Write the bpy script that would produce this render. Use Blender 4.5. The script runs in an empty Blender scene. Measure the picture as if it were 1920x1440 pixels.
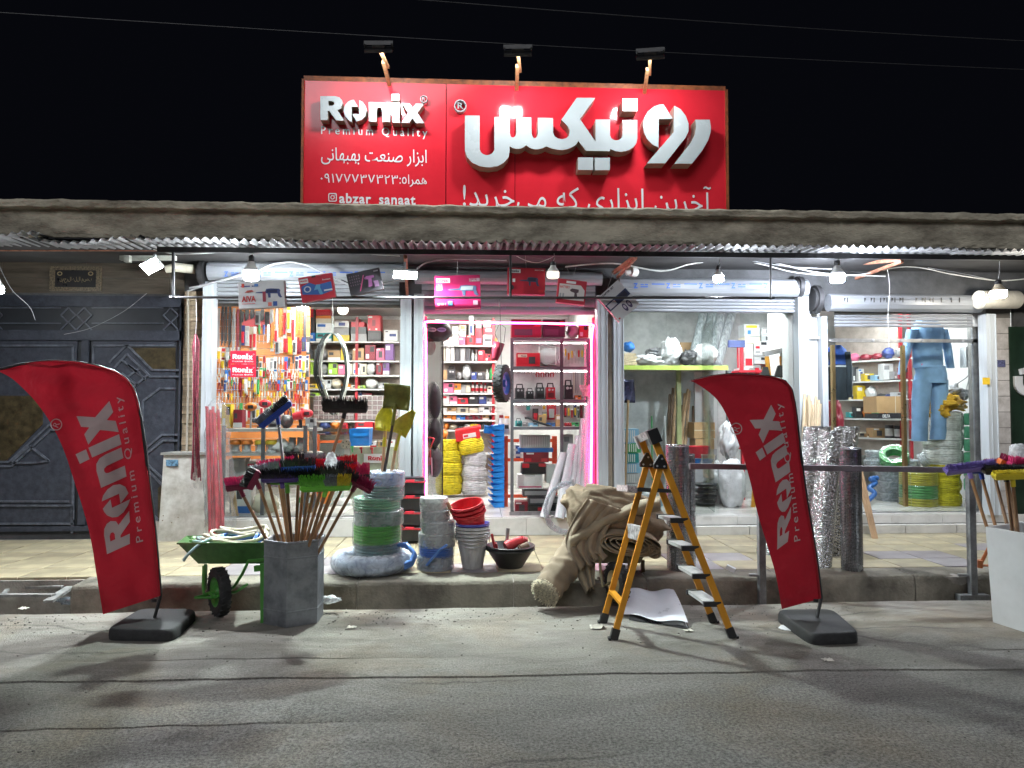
import bpy, bmesh, math, random
from mathutils import Vector, Matrix, geometry
from mathutils import noise as mnoise
R = math.radians
random.seed(11)
SC = bpy.context.scene
COL = SC.collection
# ------------------------------------------------------------------ camera, world, front fill light, exposure
FPX = 1350.0                      # focal length in pixels of a 1920 wide frame
CAMZ = 1.55
YAW, PITCH = R(3.0), R(2.12)
cam_d = bpy.data.cameras.new('camera')
cam = bpy.data.objects.new('camera', cam_d)
COL.objects.link(cam)
cam.location = (0, 0, CAMZ)
cam.rotation_euler = (R(90) + PITCH, 0, -YAW)
cam_d.sensor_width = 36.0
cam_d.lens = 36.0 * FPX / 1920.0
cam_d.clip_start = 0.05
cam_d.clip_end = 500
SC.camera = cam
world = bpy.data.worlds.new('World')
SC.world = world
world.use_nodes = True
bg = world.node_tree.nodes['Background']
bg.inputs['Color'].default_value = (0.55, 0.62, 1.0, 1)
bg.inputs['Strength'].default_value = 0.0035
sun_d = bpy.data.lights.new('street_fill', 'SUN')  # sun lamp added as soft front fill for unseen street light
sun_d.energy = 1.0
sun_d.angle = R(30)
sun_d.color = (0.93, 0.95, 1.0)
sun = bpy.data.objects.new('street_fill', sun_d)
sun.rotation_euler = (R(54), 0, R(-12))
COL.objects.link(sun)
SC.view_settings.view_transform = 'Standard'
SC.view_settings.look = 'None'
SC.view_settings.exposure = 0.0
SC.view_settings.gamma = 1.0
SC.render.engine = 'CYCLES'
cy = SC.cycles
cy.use_denoising = True
try:
 cy.denoiser = 'OPENIMAGEDENOISE'
except Exception:
 pass
cy.max_bounces = 7
cy.diffuse_bounces = 3
cy.glossy_bounces = 3
cy.transmission_bounces = 4
cy.transparent_max_bounces = 16
cy.sample_clamp_indirect = 4.0
cy.sample_clamp_direct = 0.0
cy.caustics_reflective = False
cy.caustics_refractive = False
try:
 cy.use_light_tree = True
except Exception:
 pass
# ------------------------------------------------------------------ where a pixel of the photograph lies in the place
_Rc = cam.rotation_euler.to_matrix()
def ray(px, py):
 return _Rc @ Vector(((px - 960) / FPX, (720 - py) / FPX, -1.0))
def W(px, py, Y):
 d = ray(px, py); t = Y / d.y
 return Vector((d.x * t, Y, CAMZ + d.z * t))
def G(px, py, z=0.0):
 d = ray(px, py); t = (z - CAMZ) / d.z
 return Vector((d.x * t, d.y * t, z))
def V(*a): return Vector(a)
ZS, ZF = 0.16, 0.355              # pavement, shop floor
YR, YK, YF = 5.75, 5.95, 8.15     # road edge, kerb face, shop front
# ------------------------------------------------------------------ materials
MATS = {}
def _nt(name):
 m = bpy.data.materials.new(name); m.use_nodes = True
 return m, m.node_tree, m.node_tree.nodes, m.node_tree.links
def mat(name, col=None, rough=0.5, metal=0.0, var=0.12, scale=6.0, bump=0.0, bscale=60.0, spec=0.5, dark=None, rnd=0.0, rvar=0.12, stretch=None, coat=0.0, sheen=0.0):
 """Principled with a mottled base colour, roughness variation and fine relief."""
 if name in MATS: return MATS[name]
 m, nt, N, L = _nt(name)
 b = N['Principled BSDF']
 tc = N.new('ShaderNodeTexCoord')
 src = tc.outputs['Object']
 if stretch:
  mp = N.new('ShaderNodeMapping'); mp.inputs['Scale'].default_value = stretch
  L.new(src, mp.inputs['Vector']); src = mp.outputs['Vector']
 n1 = N.new('ShaderNodeTexNoise'); n1.inputs['Scale'].default_value = scale; n1.inputs['Detail'].default_value = 6; n1.inputs['Roughness'].default_value = 0.65
 L.new(src, n1.inputs['Vector'])
 rmp = N.new('ShaderNodeValToRGB')
 c = Vector(col)
 d = Vector(dark) if dark else c * (1 - 2.2 * var)
 lo = [max(0.0, q) for q in d]; hi = [min(1.0, q * (1 + var)) for q in c]
 rmp.color_ramp.elements[0].position = 0.3; rmp.color_ramp.elements[1].position = 0.62
 rmp.color_ramp.elements[0].color = (*lo, 1); rmp.color_ramp.elements[1].color = (*hi, 1)
 L.new(n1.outputs['Fac'], rmp.inputs['Fac'])
 out = rmp.outputs['Color']
 if rnd:
  oi = N.new('ShaderNodeObjectInfo'); hs = N.new('ShaderNodeHueSaturation')
  mr = N.new('ShaderNodeMapRange'); mr.inputs['To Min'].default_value = 1 - rnd; mr.inputs['To Max'].default_value = 1 + rnd
  L.new(oi.outputs['Random'], mr.inputs['Value']); L.new(mr.outputs['Result'], hs.inputs['Value']); L.new(out, hs.inputs['Color']); out = hs.outputs['Color']
 L.new(out, b.inputs['Base Color'])
 mr2 = N.new('ShaderNodeMapRange'); mr2.inputs['To Min'].default_value = max(0.02, rough - rvar); mr2.inputs['To Max'].default_value = min(1, rough + rvar)
 L.new(n1.outputs['Fac'], mr2.inputs['Value']); L.new(mr2.outputs['Result'], b.inputs['Roughness'])
 b.inputs['Metallic'].default_value = metal
 b.inputs['Specular IOR Level'].default_value = spec
 if coat: b.inputs['Coat Weight'].default_value = coat
 if sheen: b.inputs['Sheen Weight'].default_value = sheen
 if bump:
  n2 = N.new('ShaderNodeTexNoise'); n2.inputs['Scale'].default_value = bscale; n2.inputs['Detail'].default_value = 4
  L.new(src, n2.inputs['Vector'])
  bp = N.new('ShaderNodeBump'); bp.inputs['Strength'].default_value = bump; bp.inputs['Distance'].default_value = 0.01
  L.new(n2.outputs['Fac'], bp.inputs['Height']); L.new(bp.outputs['Normal'], b.inputs['Normal'])
 MATS[name] = m
 return m
def flat(name, col, rough=0.5, metal=0.0, spec=0.5):
 if name in MATS: return MATS[name]
 m, nt, N, L = _nt(name); b = N['Principled BSDF']
 b.inputs['Base Color'].default_value = (*col, 1); b.inputs['Roughness'].default_value = rough; b.inputs['Metallic'].default_value = metal
 b.inputs['Specular IOR Level'].default_value = spec
 MATS[name] = m
 return m
def emit(name, col, strength):
 if name in MATS: return MATS[name]
 m, nt, N, L = _nt(name); b = N['Principled BSDF']
 b.inputs['Base Color'].default_value = (0.8, 0.8, 0.8, 1)
 b.inputs['Emission Color'].default_value = (*col, 1); b.inputs['Emission Strength'].default_value = strength
 MATS[name] = m
 return m
def glass(name, tint=(0.96, 0.985, 0.975), refl=0.55, rough=0.02):
 """Thin pane: straight-through transparency plus a fresnel reflection."""
 if name in MATS: return MATS[name]
 m, nt, N, L = _nt(name); N.remove(N['Principled BSDF'])
 tr = N.new('ShaderNodeBsdfTransparent'); tr.inputs['Color'].default_value = (*tint, 1)
 gl = N.new('ShaderNodeBsdfGlossy'); gl.inputs['Roughness'].default_value = rough
 fr = N.new('ShaderNodeFresnel'); fr.inputs['IOR'].default_value = 1.45
 mu = N.new('ShaderNodeMath'); mu.operation = 'MULTIPLY'; mu.inputs[1].default_value = refl
 mx = N.new('ShaderNodeMixShader')
 L.new(fr.outputs['Fac'], mu.inputs[0]); L.new(mu.outputs[0], mx.inputs['Fac']); L.new(tr.outputs[0], mx.inputs[1]); L.new(gl.outputs[0], mx.inputs[2])
 L.new(mx.outputs[0], N['Material Output'].inputs['Surface'])
 MATS[name] = m
 return m
def film(name, tint=(0.92, 0.94, 0.95), haze=0.25, bump=0.8, bscale=18.0, rough=0.15, stretch=(1, 1, 1), white=(0.85, 0.87, 0.88)):
 """Crinkled clear plastic wrap: mostly see-through, partly milky, with sharp glints."""
 if name in MATS: return MATS[name]
 m, nt, N, L = _nt(name); N.remove(N['Principled BSDF'])
 tc = N.new('ShaderNodeTexCoord'); mp = N.new('ShaderNodeMapping'); mp.inputs['Scale'].default_value = stretch
 L.new(tc.outputs['Object'], mp.inputs['Vector'])
 n2 = N.new('ShaderNodeTexNoise'); n2.inputs['Scale'].default_value = bscale; n2.inputs['Detail'].default_value = 5; n2.inputs['Distortion'].default_value = 1.2
 L.new(mp.outputs['Vector'], n2.inputs['Vector'])
 bp = N.new('ShaderNodeBump'); bp.inputs['Strength'].default_value = bump * .5; bp.inputs['Distance'].default_value = 0.02
 L.new(n2.outputs['Fac'], bp.inputs['Height'])
 tr = N.new('ShaderNodeBsdfTransparent'); tr.inputs['Color'].default_value = (*tint, 1)
 df = N.new('ShaderNodeBsdfDiffuse'); df.inputs['Color'].default_value = (*white, 1)
 tl = N.new('ShaderNodeBsdfTranslucent'); tl.inputs['Color'].default_value = (*white, 1)
 gl = N.new('ShaderNodeBsdfGlossy'); gl.inputs['Roughness'].default_value = rough
 for q in (df, tl, gl): L.new(bp.outputs['Normal'], q.inputs['Normal'])
 a = N.new('ShaderNodeMixShader'); a.inputs['Fac'].default_value = 0.4; L.new(df.outputs[0], a.inputs[1]); L.new(tl.outputs[0], a.inputs[2])
 hz = N.new('ShaderNodeMapRange'); hz.inputs['From Min'].default_value = 0.35; hz.inputs['From Max'].default_value = 0.7
 hz.inputs['To Min'].default_value = haze * 0.6; hz.inputs['To Max'].default_value = min(1, haze * 1.5)
 L.new(n2.outputs['Fac'], hz.inputs['Value'])
 b = N.new('ShaderNodeMixShader'); L.new(hz.outputs['Result'], b.inputs['Fac']); L.new(tr.outputs[0], b.inputs[1]); L.new(a.outputs[0], b.inputs[2])
 fr = N.new('ShaderNodeFresnel'); fr.inputs['IOR'].default_value = 1.5; L.new(bp.outputs['Normal'], fr.inputs['Normal'])
 fm = N.new('ShaderNodeMath'); fm.operation = 'MULTIPLY'; fm.inputs[1].default_value = .45; fm2 = N.new('ShaderNodeMath'); fm2.operation = 'MINIMUM'; fm2.inputs[1].default_value = .22; L.new(fr.outputs['Fac'], fm.inputs[0]); L.new(fm.outputs[0], fm2.inputs[0])
 c = N.new('ShaderNodeMixShader'); L.new(fm2.outputs[0], c.inputs['Fac']); L.new(b.outputs[0], c.inputs[1]); L.new(gl.outputs[0], c.inputs[2])
 L.new(c.outputs[0], N['Material Output'].inputs['Surface'])
 MATS[name] = m
 return m
def cloth(name, col, trans=0.35, rough=0.8, scale=5.0, var=0.1, bump=0.15, bscale=300.0):
 """Thin woven fabric that lets some light through."""
 if name in MATS: return MATS[name]
 m, nt, N, L = _nt(name); b = N['Principled BSDF']
 tc = N.new('ShaderNodeTexCoord')
 n1 = N.new('ShaderNodeTexNoise'); n1.inputs['Scale'].default_value = scale; n1.inputs['Detail'].default_value = 5; L.new(tc.outputs['Object'], n1.inputs['Vector'])
 rp = N.new('ShaderNodeValToRGB'); c = Vector(col)
 rp.color_ramp.elements[0].color = (*(c * (1 - var * 1.6)), 1); rp.color_ramp.elements[1].color = (*[min(1, q * (1 + var)) for q in c], 1)
 rp.color_ramp.elements[0].position = .3; rp.color_ramp.elements[1].position = .7
 L.new(n1.outputs['Fac'], rp.inputs['Fac']); L.new(rp.outputs['Color'], b.inputs['Base Color'])
 b.inputs['Roughness'].default_value = rough; b.inputs['Specular IOR Level'].default_value = 0.25; b.inputs['Sheen Weight'].default_value = 0.15
 n2 = N.new('ShaderNodeTexNoise'); n2.inputs['Scale'].default_value = bscale; L.new(tc.outputs['Object'], n2.inputs['Vector'])
 bp = N.new('ShaderNodeBump'); bp.inputs['Strength'].default_value = bump; bp.inputs['Distance'].default_value = 0.004 if bscale > 100 else .02
 L.new(n2.outputs['Fac'], bp.inputs['Height']); L.new(bp.outputs['Normal'], b.inputs['Normal'])
 if trans:
  tl = N.new('ShaderNodeBsdfTranslucent'); L.new(rp.outputs['Color'], tl.inputs['Color'])
  mx = N.new('ShaderNodeMixShader'); mx.inputs['Fac'].default_value = trans
  L.new(b.outputs[0], mx.inputs[1]); L.new(tl.outputs[0], mx.inputs[2]); L.new(mx.outputs[0], N['Material Output'].inputs['Surface'])
 MATS[name] = m
 return m
def road_material():
 m, nt, N, L = _nt('worn_asphalt'); b = N['Principled BSDF']
 tc = N.new('ShaderNodeTexCoord'); P = tc.outputs['Object']
 def noise(sc, det=5, ro=0.6, st=None, dist=0):
  src = P
  if st:
   mp = N.new('ShaderNodeMapping'); mp.inputs['Scale'].default_value = st; L.new(P, mp.inputs['Vector']); src = mp.outputs['Vector']
  n = N.new('ShaderNodeTexNoise'); n.inputs['Scale'].default_value = sc; n.inputs['Detail'].default_value = det; n.inputs['Roughness'].default_value = ro; n.inputs['Distortion'].default_value = dist
  L.new(src, n.inputs['Vector']); return n.outputs['Fac']
 def ramp(f, p0, p1, c0, c1):
  r = N.new('ShaderNodeValToRGB'); r.color_ramp.elements[0].position = p0; r.color_ramp.elements[1].position = p1
  r.color_ramp.elements[0].color = (*c0, 1); r.color_ramp.elements[1].color = (*c1, 1); L.new(f, r.inputs['Fac']); return r.outputs['Color']
 def mix(mode, fac, a, c):
  x = N.new('ShaderNodeMix'); x.data_type = 'RGBA'; x.blend_type = mode
  if isinstance(fac, float): x.inputs[0].default_value = fac
  else: L.new(fac, x.inputs[0])
  for s, q in ((6, a), (7, c)):
   if isinstance(q, tuple): x.inputs[s].default_value = (*q, 1)
   else: L.new(q, x.inputs[s])
  return x.outputs[2]
 big = noise(0.55, 6, 0.6, (0.6, 1.5, 1), 0.6)
 grit = noise(62, 4, 0.8)
 fine = noise(260, 2, 0.8)
 asp = ramp(grit, 0.38, 0.62, (0.105, 0.10, 0.092), (0.34, 0.325, 0.30))
 chips = ramp(fine, 0.58, 0.66, (0, 0, 0), (1, 1, 1))
 asp = mix('MIX', chips, asp, (0.42, 0.405, 0.38))
 dust = ramp(noise(3.2, 8, 0.68, (0.7, 1.6, 1), 0.8), 0.32, 0.68, (0.27, 0.255, 0.225), (0.44, 0.415, 0.365))
 # dust settles towards the kerb: broad, ragged edge
 sx = N.new('ShaderNodeSeparateXYZ'); L.new(P, sx.inputs[0])
 ad = N.new('ShaderNodeMath'); ad.operation = 'MULTIPLY_ADD'; ad.inputs[1].default_value = 2.2; L.new(big, ad.inputs[0]); L.new(sx.outputs['Y'], ad.inputs[2])
 mr = N.new('ShaderNodeMapRange'); mr.inputs['From Min'].default_value = 4.9; mr.inputs['From Max'].default_value = 6.3; L.new(ad.outputs[0], mr.inputs['Value'])
 col = mix('MIX', mr.outputs['Result'], asp, dust)
 stain = ramp(noise(1.15, 7, 0.65, (0.5, 1.4, 1), 1.2), 0.30, 0.56, (0.55, 0.53, 0.50), (1, 1, 1))
 col = mix('MULTIPLY', 0.75, col, stain)
 oil = ramp(noise(2.6, 4, 0.55, None, 0.4), 0.24, 0.34, (0.35, 0.33, 0.33), (1, 1, 1))
 col = mix('MULTIPLY', 0.8, col, oil)
 wv = N.new('ShaderNodeTexNoise'); wv.inputs['Scale'].default_value = 2.2; wv.inputs['Detail'].default_value = 5; L.new(P, wv.inputs['Vector'])
 vx = N.new('ShaderNodeMix'); vx.data_type = 'VECTOR'; vx.inputs[0].default_value = .22; L.new(P, vx.inputs[4]); L.new(wv.outputs['Color'], vx.inputs[5])
 vo = N.new('ShaderNodeTexVoronoi'); vo.feature = 'DISTANCE_TO_EDGE'; vo.inputs['Scale'].default_value = 0.8; mpv = N.new('ShaderNodeMapping'); mpv.inputs['Scale'].default_value = (.4, 1.5, 1); L.new(vx.outputs[1], mpv.inputs['Vector']); L.new(mpv.outputs['Vector'], vo.inputs['Vector'])
 crk = ramp(vo.outputs['Distance'], 0.0, 0.012, (0, 0, 0), (1, 1, 1)); cm = ramp(noise(0.45, 3, 0.5), 0.46, 0.58, (1, 1, 1), (0, 0, 0))
 crk = mix('MIX', cm, crk, (1.0, 1.0, 1.0))
 col = mix('MULTIPLY', 0.45, col, crk)
 brn = ramp(noise(0.9, 6, 0.6, (1, 1, 1), .5), 0.5, 0.7, (1, 1, 1), (1.0, .86, .70))
 col = mix('MULTIPLY', 0.8, col, brn)
 L.new(col, b.inputs['Base Color'])
 b.inputs['Roughness'].default_value = 0.88; b.inputs['Specular IOR Level'].default_value = 0.3
 hsum = N.new('ShaderNodeMath'); hsum.operation = 'MULTIPLY_ADD'; hsum.inputs[1].default_value = 0.6; L.new(fine, hsum.inputs[0]); L.new(grit, hsum.inputs[2])
 h2 = N.new('ShaderNodeMath'); h2.operation = 'MULTIPLY_ADD'; h2.inputs[1].default_value = 4.0; L.new(big, h2.inputs[0]); L.new(hsum.outputs[0], h2.inputs[2])
 bp = N.new('ShaderNodeBump'); bp.inputs['Strength'].default_value = 1.0; bp.inputs['Distance'].default_value = 0.016
 L.new(h2.outputs[0], bp.inputs['Height']); L.new(bp.outputs['Normal'], b.inputs['Normal'])
 return m
# ------------------------------------------------------------------ mesh building
def basis(d, up=None):
 d = Vector(d).normalized()
 up = Vector(up) if up is not None else Vector((0, 0, 1))
 if abs(d.dot(up)) > 0.97: up = Vector((0, 1, 0))
 a = up.cross(d).normalized(); b = d.cross(a).normalized()
 return a, b, d
class MB:
 def __init__(s): s.v = []; s.f = []; s.m = []
 def add(s, vs, fs, m=0):
  o = len(s.v); s.v.extend([tuple(q) for q in vs])
  for f in fs: s.f.append(tuple(o + i for i in f)); s.m.append(m)
  return s
 def box(s, x0, x1, y0, y1, z0, z1, m=0):
  return s.add([(x0,y0,z0),(x1,y0,z0),(x1,y1,z0),(x0,y1,z0),(x0,y0,z1),(x1,y0,z1),(x1,y1,z1),(x0,y1,z1)],
      [(0,3,2,1),(4,5,6,7),(0,1,5,4),(1,2,6,5),(2,3,7,6),(3,0,4,7)], m)
 def obox(s, c, size, rot=None, m=0, taper=1.0):
  rot = rot or Matrix.Identity(3); c = Vector(c); x, y, z = [q / 2 for q in size]; t = taper
  P = [(-x*t,-y*t,-z),(x*t,-y*t,-z),(x*t,y*t,-z),(-x*t,y*t,-z),(-x,-y,z),(x,-y,z),(x,y,z),(-x,y,z)]
  return s.add([c + rot @ Vector(p) for p in P], [(0,3,2,1),(4,5,6,7),(0,1,5,4),(1,2,6,5),(2,3,7,6),(3,0,4,7)], m)
 def bar(s, p0, p1, w, h, up=None, m=0):
  p0 = Vector(p0); p1 = Vector(p1); a, b, d = basis(p1 - p0, up)
  P = []
  for p in (p0, p1): P += [p - a*w/2 - b*h/2, p + a*w/2 - b*h/2, p + a*w/2 + b*h/2, p - a*w/2 + b*h/2]
  return s.add(P, [(0,3,2,1),(4,5,6,7),(0,1,5,4),(1,2,6,5),(2,3,7,6),(3,0,4,7)], m)
 def cyl(s, p0, p1, r0, r1=None, n=10, caps=True, m=0):
  p0 = Vector(p0); p1 = Vector(p1); r1 = r0 if r1 is None else r1
  a, b, d = basis(p1 - p0); P = []
  for p, r in ((p0, r0), (p1, r1)):
   for i in range(n):
    t = 2 * math.pi * i / n; P.append(p + a * (r * math.cos(t)) + b * (r * math.sin(t)))
  F = [(i, (i + 1) % n, n + (i + 1) % n, n + i) for i in range(n)]
  if caps: F += [tuple(range(n - 1, -1, -1)), tuple(range(n, 2 * n))]
  return s.add(P, F, m)
 def tube(s, pts, r, n=6, m=0, closed=False, caps=True):
  pts = [Vector(p) for p in pts]; k = len(pts); P = []; F = []; a = None
  for i in range(k):
   if closed: d = pts[(i + 1) % k] - pts[i - 1]
   else: d = pts[min(i + 1, k - 1)] - pts[max(i - 1, 0)]
   if d.length < 1e-9: d = Vector((0, 0, 1))
   d.normalize()
   if a is None: a, b, _ = basis(d)
   else:
    a = a - d * a.dot(d)
    if a.length < 1e-6: a, b, _ = basis(d)
    a.normalize(); b = d.cross(a)
   rr = r[i] if isinstance(r, (list, tuple)) else r
   for j in range(n):
    t = 2 * math.pi * j / n; P.append(pts[i] + a * (rr * math.cos(t)) + b * (rr * math.sin(t)))
  for i in range(k if closed else k - 1):
   i2 = (i + 1) % k
   for j in range(n): F.append((i*n + j, i*n + (j+1) % n, i2*n + (j+1) % n, i2*n + j))
  if caps and not closed: F += [tuple(range(n - 1, -1, -1)), tuple(range((k - 1) * n, k * n))]
  return s.add(P, F, m)
 def lathe(s, prof, c=(0,0,0), n=24, m=0, rot=None, sy=1.0, wob=None):
  c = Vector(c); P = []; F = []; k = len(prof)
  for r, z in prof:
   for i in range(n):
    t = 2 * math.pi * i / n; rr = r * (wob(t, z) if wob else 1)
    q = Vector((rr * math.cos(t), rr * math.sin(t) * sy, z)); P.append(c + (rot @ q if rot else q))
  for j in range(k - 1):
   for i in range(n): F.append((j*n + i, j*n + (i+1) % n, (j+1)*n + (i+1) % n, (j+1)*n + i))
  return s.add(P, F, m)
 def grid(s, fn, nu, nv, m=0, wrap=False):
  P = [fn(i / (nu if wrap else nu - 1), j / (nv - 1)) for j in range(nv) for i in range(nu)]; F = []
  for j in range(nv - 1):
   for i in range(nu if wrap else nu - 1): F.append((j*nu + i, j*nu + (i+1) % nu, (j+1)*nu + (i+1) % nu, (j+1)*nu + i))
  return s.add(P, F, m)
 def ball(s, c, r, n=10, k=7, m=0, sc=(1,1,1), rot=None):
  prof = [(max(1e-4, math.sin(math.pi * j / k)), -math.cos(math.pi * j / k)) for j in range(k + 1)]
  c = Vector(c); P = []; F = []
  for q, z in prof:
   for i in range(n):
    t = 2 * math.pi * i / n; w = Vector((q*math.cos(t)*sc[0]*r, q*math.sin(t)*sc[1]*r, z*sc[2]*r)); P.append(c + (rot @ w if rot else w))
  for j in range(k):
   for i in range(n): F.append((j*n+i, j*n+(i+1) % n, (j+1)*n+(i+1) % n, (j+1)*n+i))
  return s.add(P, F, m)
 def prism(s, loops, mp, back, m=0, mside=None):
  """loops: outer polygon and holes in 2D; mp maps a 2D point to 3D; back is the offset vector of the rear face (None = flat)."""
  flatv = [q for l in loops for q in l]
  tris = geometry.tessellate_polygon([[Vector((q[0], q[1], 0)) for q in l] for l in loops])
  fr = [Vector(mp(q)) for q in flatv]
  s.add(fr, tris, m)
  if back is not None:
   o = 0; bk = [q + back for q in fr]
   for l in loops:
    n = len(l); s.add(fr[o:o+n] + bk[o:o+n], [(i, (i+1) % n, n + (i+1) % n, n + i) for i in range(n)], m if mside is None else mside); o += n
  return s
 def build(s, name, mats, parent=None, smooth=None, origin=None, fix=False):
  me = bpy.data.meshes.new(name)
  og = Vector(parent.matrix_world.translation) if parent is not None and parent.type == 'EMPTY' and origin is None else None
  if og is None:
   if origin is not None: og = Vector(origin)
   elif parent is not None: og = Vector(parent['_o'])
   else:
    xs = [q[0] for q in s.v]; ys = [q[1] for q in s.v]; zs = [q[2] for q in s.v]
    og = Vector(((min(xs)+max(xs))/2, (min(ys)+max(ys))/2, min(zs)))
  me.from_pydata([(q[0]-og.x, q[1]-og.y, q[2]-og.z) for q in s.v], [], s.f)
  if not isinstance(mats, (list, tuple)): mats = [mats]
  for q in mats: me.materials.append(q)
  if len(mats) > 1: me.polygons.foreach_set('material_index', s.m)
  if fix:
   b = bmesh.new(); b.from_mesh(me); bmesh.ops.recalc_face_normals(b, faces=b.faces); b.to_mesh(me); b.free()
  if smooth:
   me.polygons.foreach_set('use_smooth', [True] * len(me.polygons))
   try: me.set_sharp_from_angle(angle=R(smooth))
   except Exception: pass
  me.update()
  o = bpy.data.objects.new(name, me); COL.objects.link(o)
  if parent is not None:
   o.parent = parent
   if parent.type == 'EMPTY': o.location = (0, 0, 0) if origin is None else og - Vector(parent.location)
   else: o.location = (0, 0, 0)
  else: o.location = og
  OG[o.name] = tuple(og)
  o['_o'] = tuple(og)
  return o
OG = {}
def thing(name, label, cat, loc=(0,0,0), group=None):
 o = bpy.data.objects.new(name, None); COL.objects.link(o); o.empty_display_size = 0.1
 o.location = loc; o.matrix_world = Matrix.Translation(Vector(loc))
 o['label'] = label; o['category'] = cat
 if group: o['group'] = group
 return o
def tag(o, label, cat, group=None):
 o['label'] = label; o['category'] = cat
 if group: o['group'] = group
 return o
def struct(o): o['kind'] = 'structure'; return o
def one(mb, name, m, label, cat, group=None, smooth=None, fix=False):
 return tag(mb.build(name, m, None, smooth, fix=fix), label, cat, group)
# ------------------------------------------------------------------ lettering
_TX = {}; _IS = {}
def text2d(body, off=0.0, space=1.0):
 """Glyph outlines as flat triangles, height about 1; joined letters are told apart by a tiny depth step."""
 k = (body, off, space)
 if k in _TX: return _TX[k]
 cu = bpy.data.curves.new('lettering', 'FONT'); cu.body = body; cu.offset = off; cu.space_character = space; cu.resolution_u = 3
 ob = bpy.data.objects.new('lettering', cu)
 me = ob.to_mesh()
 vs = [(q.co.x, q.co.y) for q in me.vertices]; fs = [tuple(p.vertices) for p in me.polygons]
 ob.to_mesh_clear(); bpy.data.objects.remove(ob); bpy.data.curves.remove(cu)
 par = list(range(len(vs)))
 def find(a):
  while par[a] != a: par[a] = par[par[a]]; a = par[a]
  return a
 for f in fs:
  for q in f[1:]: par[find(q)] = find(f[0])
 roots = sorted({find(i) for f in fs for i in f}, key=lambda r: min(vs[i][0] for i in range(len(vs)) if find(i) == r)) if len(vs) < 6000 else []
 step = {r: i % 3 for i, r in enumerate(roots)}
 dz = [step.get(find(i), 0) for i in range(len(vs))]
 x0 = min(q[0] for q in vs); x1 = max(q[0] for q in vs); y0 = min(q[1] for q in vs); y1 = max(q[1] for q in vs)
 _TX[k] = (vs, fs, dz, (x0, x1, y0, y1))
 _IS[k] = [find(f[0]) for f in fs]
 return _TX[k]
def letter(mb, body, mp, m=0, off=0.0, space=1.0, fit=None, depth=None, out=None):
 """Adds lettering mapped by mp((u, v)) with u, v in 0..1 across the text's own box; out = small outward vector for the depth steps."""
 vs, fs, dz, (x0, x1, y0, y1) = text2d(body, off, space)
 P = []
 for (x, y), d in zip(vs, dz):
  q = Vector(mp(((x - x0) / (x1 - x0), (y - y0) / (y1 - y0))))
  if out is not None: q = q + out * d
  P.append(q)
 mb.add(P, fs, m)
 if depth is not None:
  from collections import Counter
  ec = Counter(); dr = {}
  for f in fs:
   for i in range(len(f)):
    e = (f[i], f[(i+1) % len(f)]); ec[tuple(sorted(e))] += 1; dr[tuple(sorted(e))] = e
  o = len(mb.v); bd = [dr[e] for e, c in ec.items() if c == 1]
  mb.v.extend([tuple(q) for q in P] + [tuple(q + depth) for q in P]); n = len(P)
  for a, b in bd: mb.f.append((o + a, o + b, o + n + b, o + n + a)); mb.m.append(m)
def letters(body, mp, name, m, parent, off=0.0, space=1.0, out=None, smooth=None):
 """Lettering with every glyph piece as a part of its own."""
 vs, fs, dz, (x0, x1, y0, y1) = text2d(body, off, space); isl = _IS[(body, off, space)]
 for r in sorted(set(isl)):
  ff = [f for f, i in zip(fs, isl) if i == r]; ids = sorted({i for f in ff for i in f}); ix = {v: k for k, v in enumerate(ids)}; P = []
  for i in ids:
   q = Vector(mp(((vs[i][0] - x0) / (x1 - x0), (vs[i][1] - y0) / (y1 - y0)))); P.append(q + out * dz[i] if out is not None else q)
  MB().add(P, [tuple(ix[i] for i in f) for f in ff]).build(name, m, parent, smooth)
def quad(p00, p10, p11, p01):
 """Bilinear map of the unit square onto four 3D corners."""
 a, b, c, d = [Vector(q) for q in (p00, p10, p11, p01)]
 return lambda q: a*(1-q[0])*(1-q[1]) + b*q[0]*(1-q[1]) + c*q[0]*q[1] + d*(1-q[0])*q[1]
AR = {'آ':(0xFE81,0xFE82),'ا':(0xFE8D,0xFE8E),'ب':(0xFE8F,0xFE90,0xFE91,0xFE92),'ت':(0xFE95,0xFE96,0xFE97,0xFE98),'خ':(0xFEA5,0xFEA6,0xFEA7,0xFEA8),
'د':(0xFEA9,0xFEAA),'ر':(0xFEAD,0xFEAE),'ز':(0xFEAF,0xFEB0),'ص':(0xFEB9,0xFEBA,0xFEBB,0xFEBC),'ع':(0xFEC9,0xFECA,0xFECB,0xFECC),
'م':(0xFEE1,0xFEE2,0xFEE3,0xFEE4),'ن':(0xFEE5,0xFEE6,0xFEE7,0xFEE8),'ه':(0x0665,0xFEEA,0xFEEB,0xFEEC),'ک':(0xFB8E,0xFB8F,0xFB90,0xFB91),'ی':(0xFBFC,0xFBFD,0xFBFE,0xFBFF)}
def persian(s):
 out = []
 for i, c in enumerate(s):
  if c not in AR: out.append(c); continue
  prev = i > 0 and s[i-1] in AR and len(AR[s[i-1]]) == 4
  nxt = len(AR[c]) == 4 and i + 1 < len(s) and s[i+1] in AR
  out.append(chr(AR[c][3 if prev and nxt else 1 if prev else 2 if nxt else 0]))
 return ''.join(reversed(out)).replace('\u200c', '')
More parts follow.
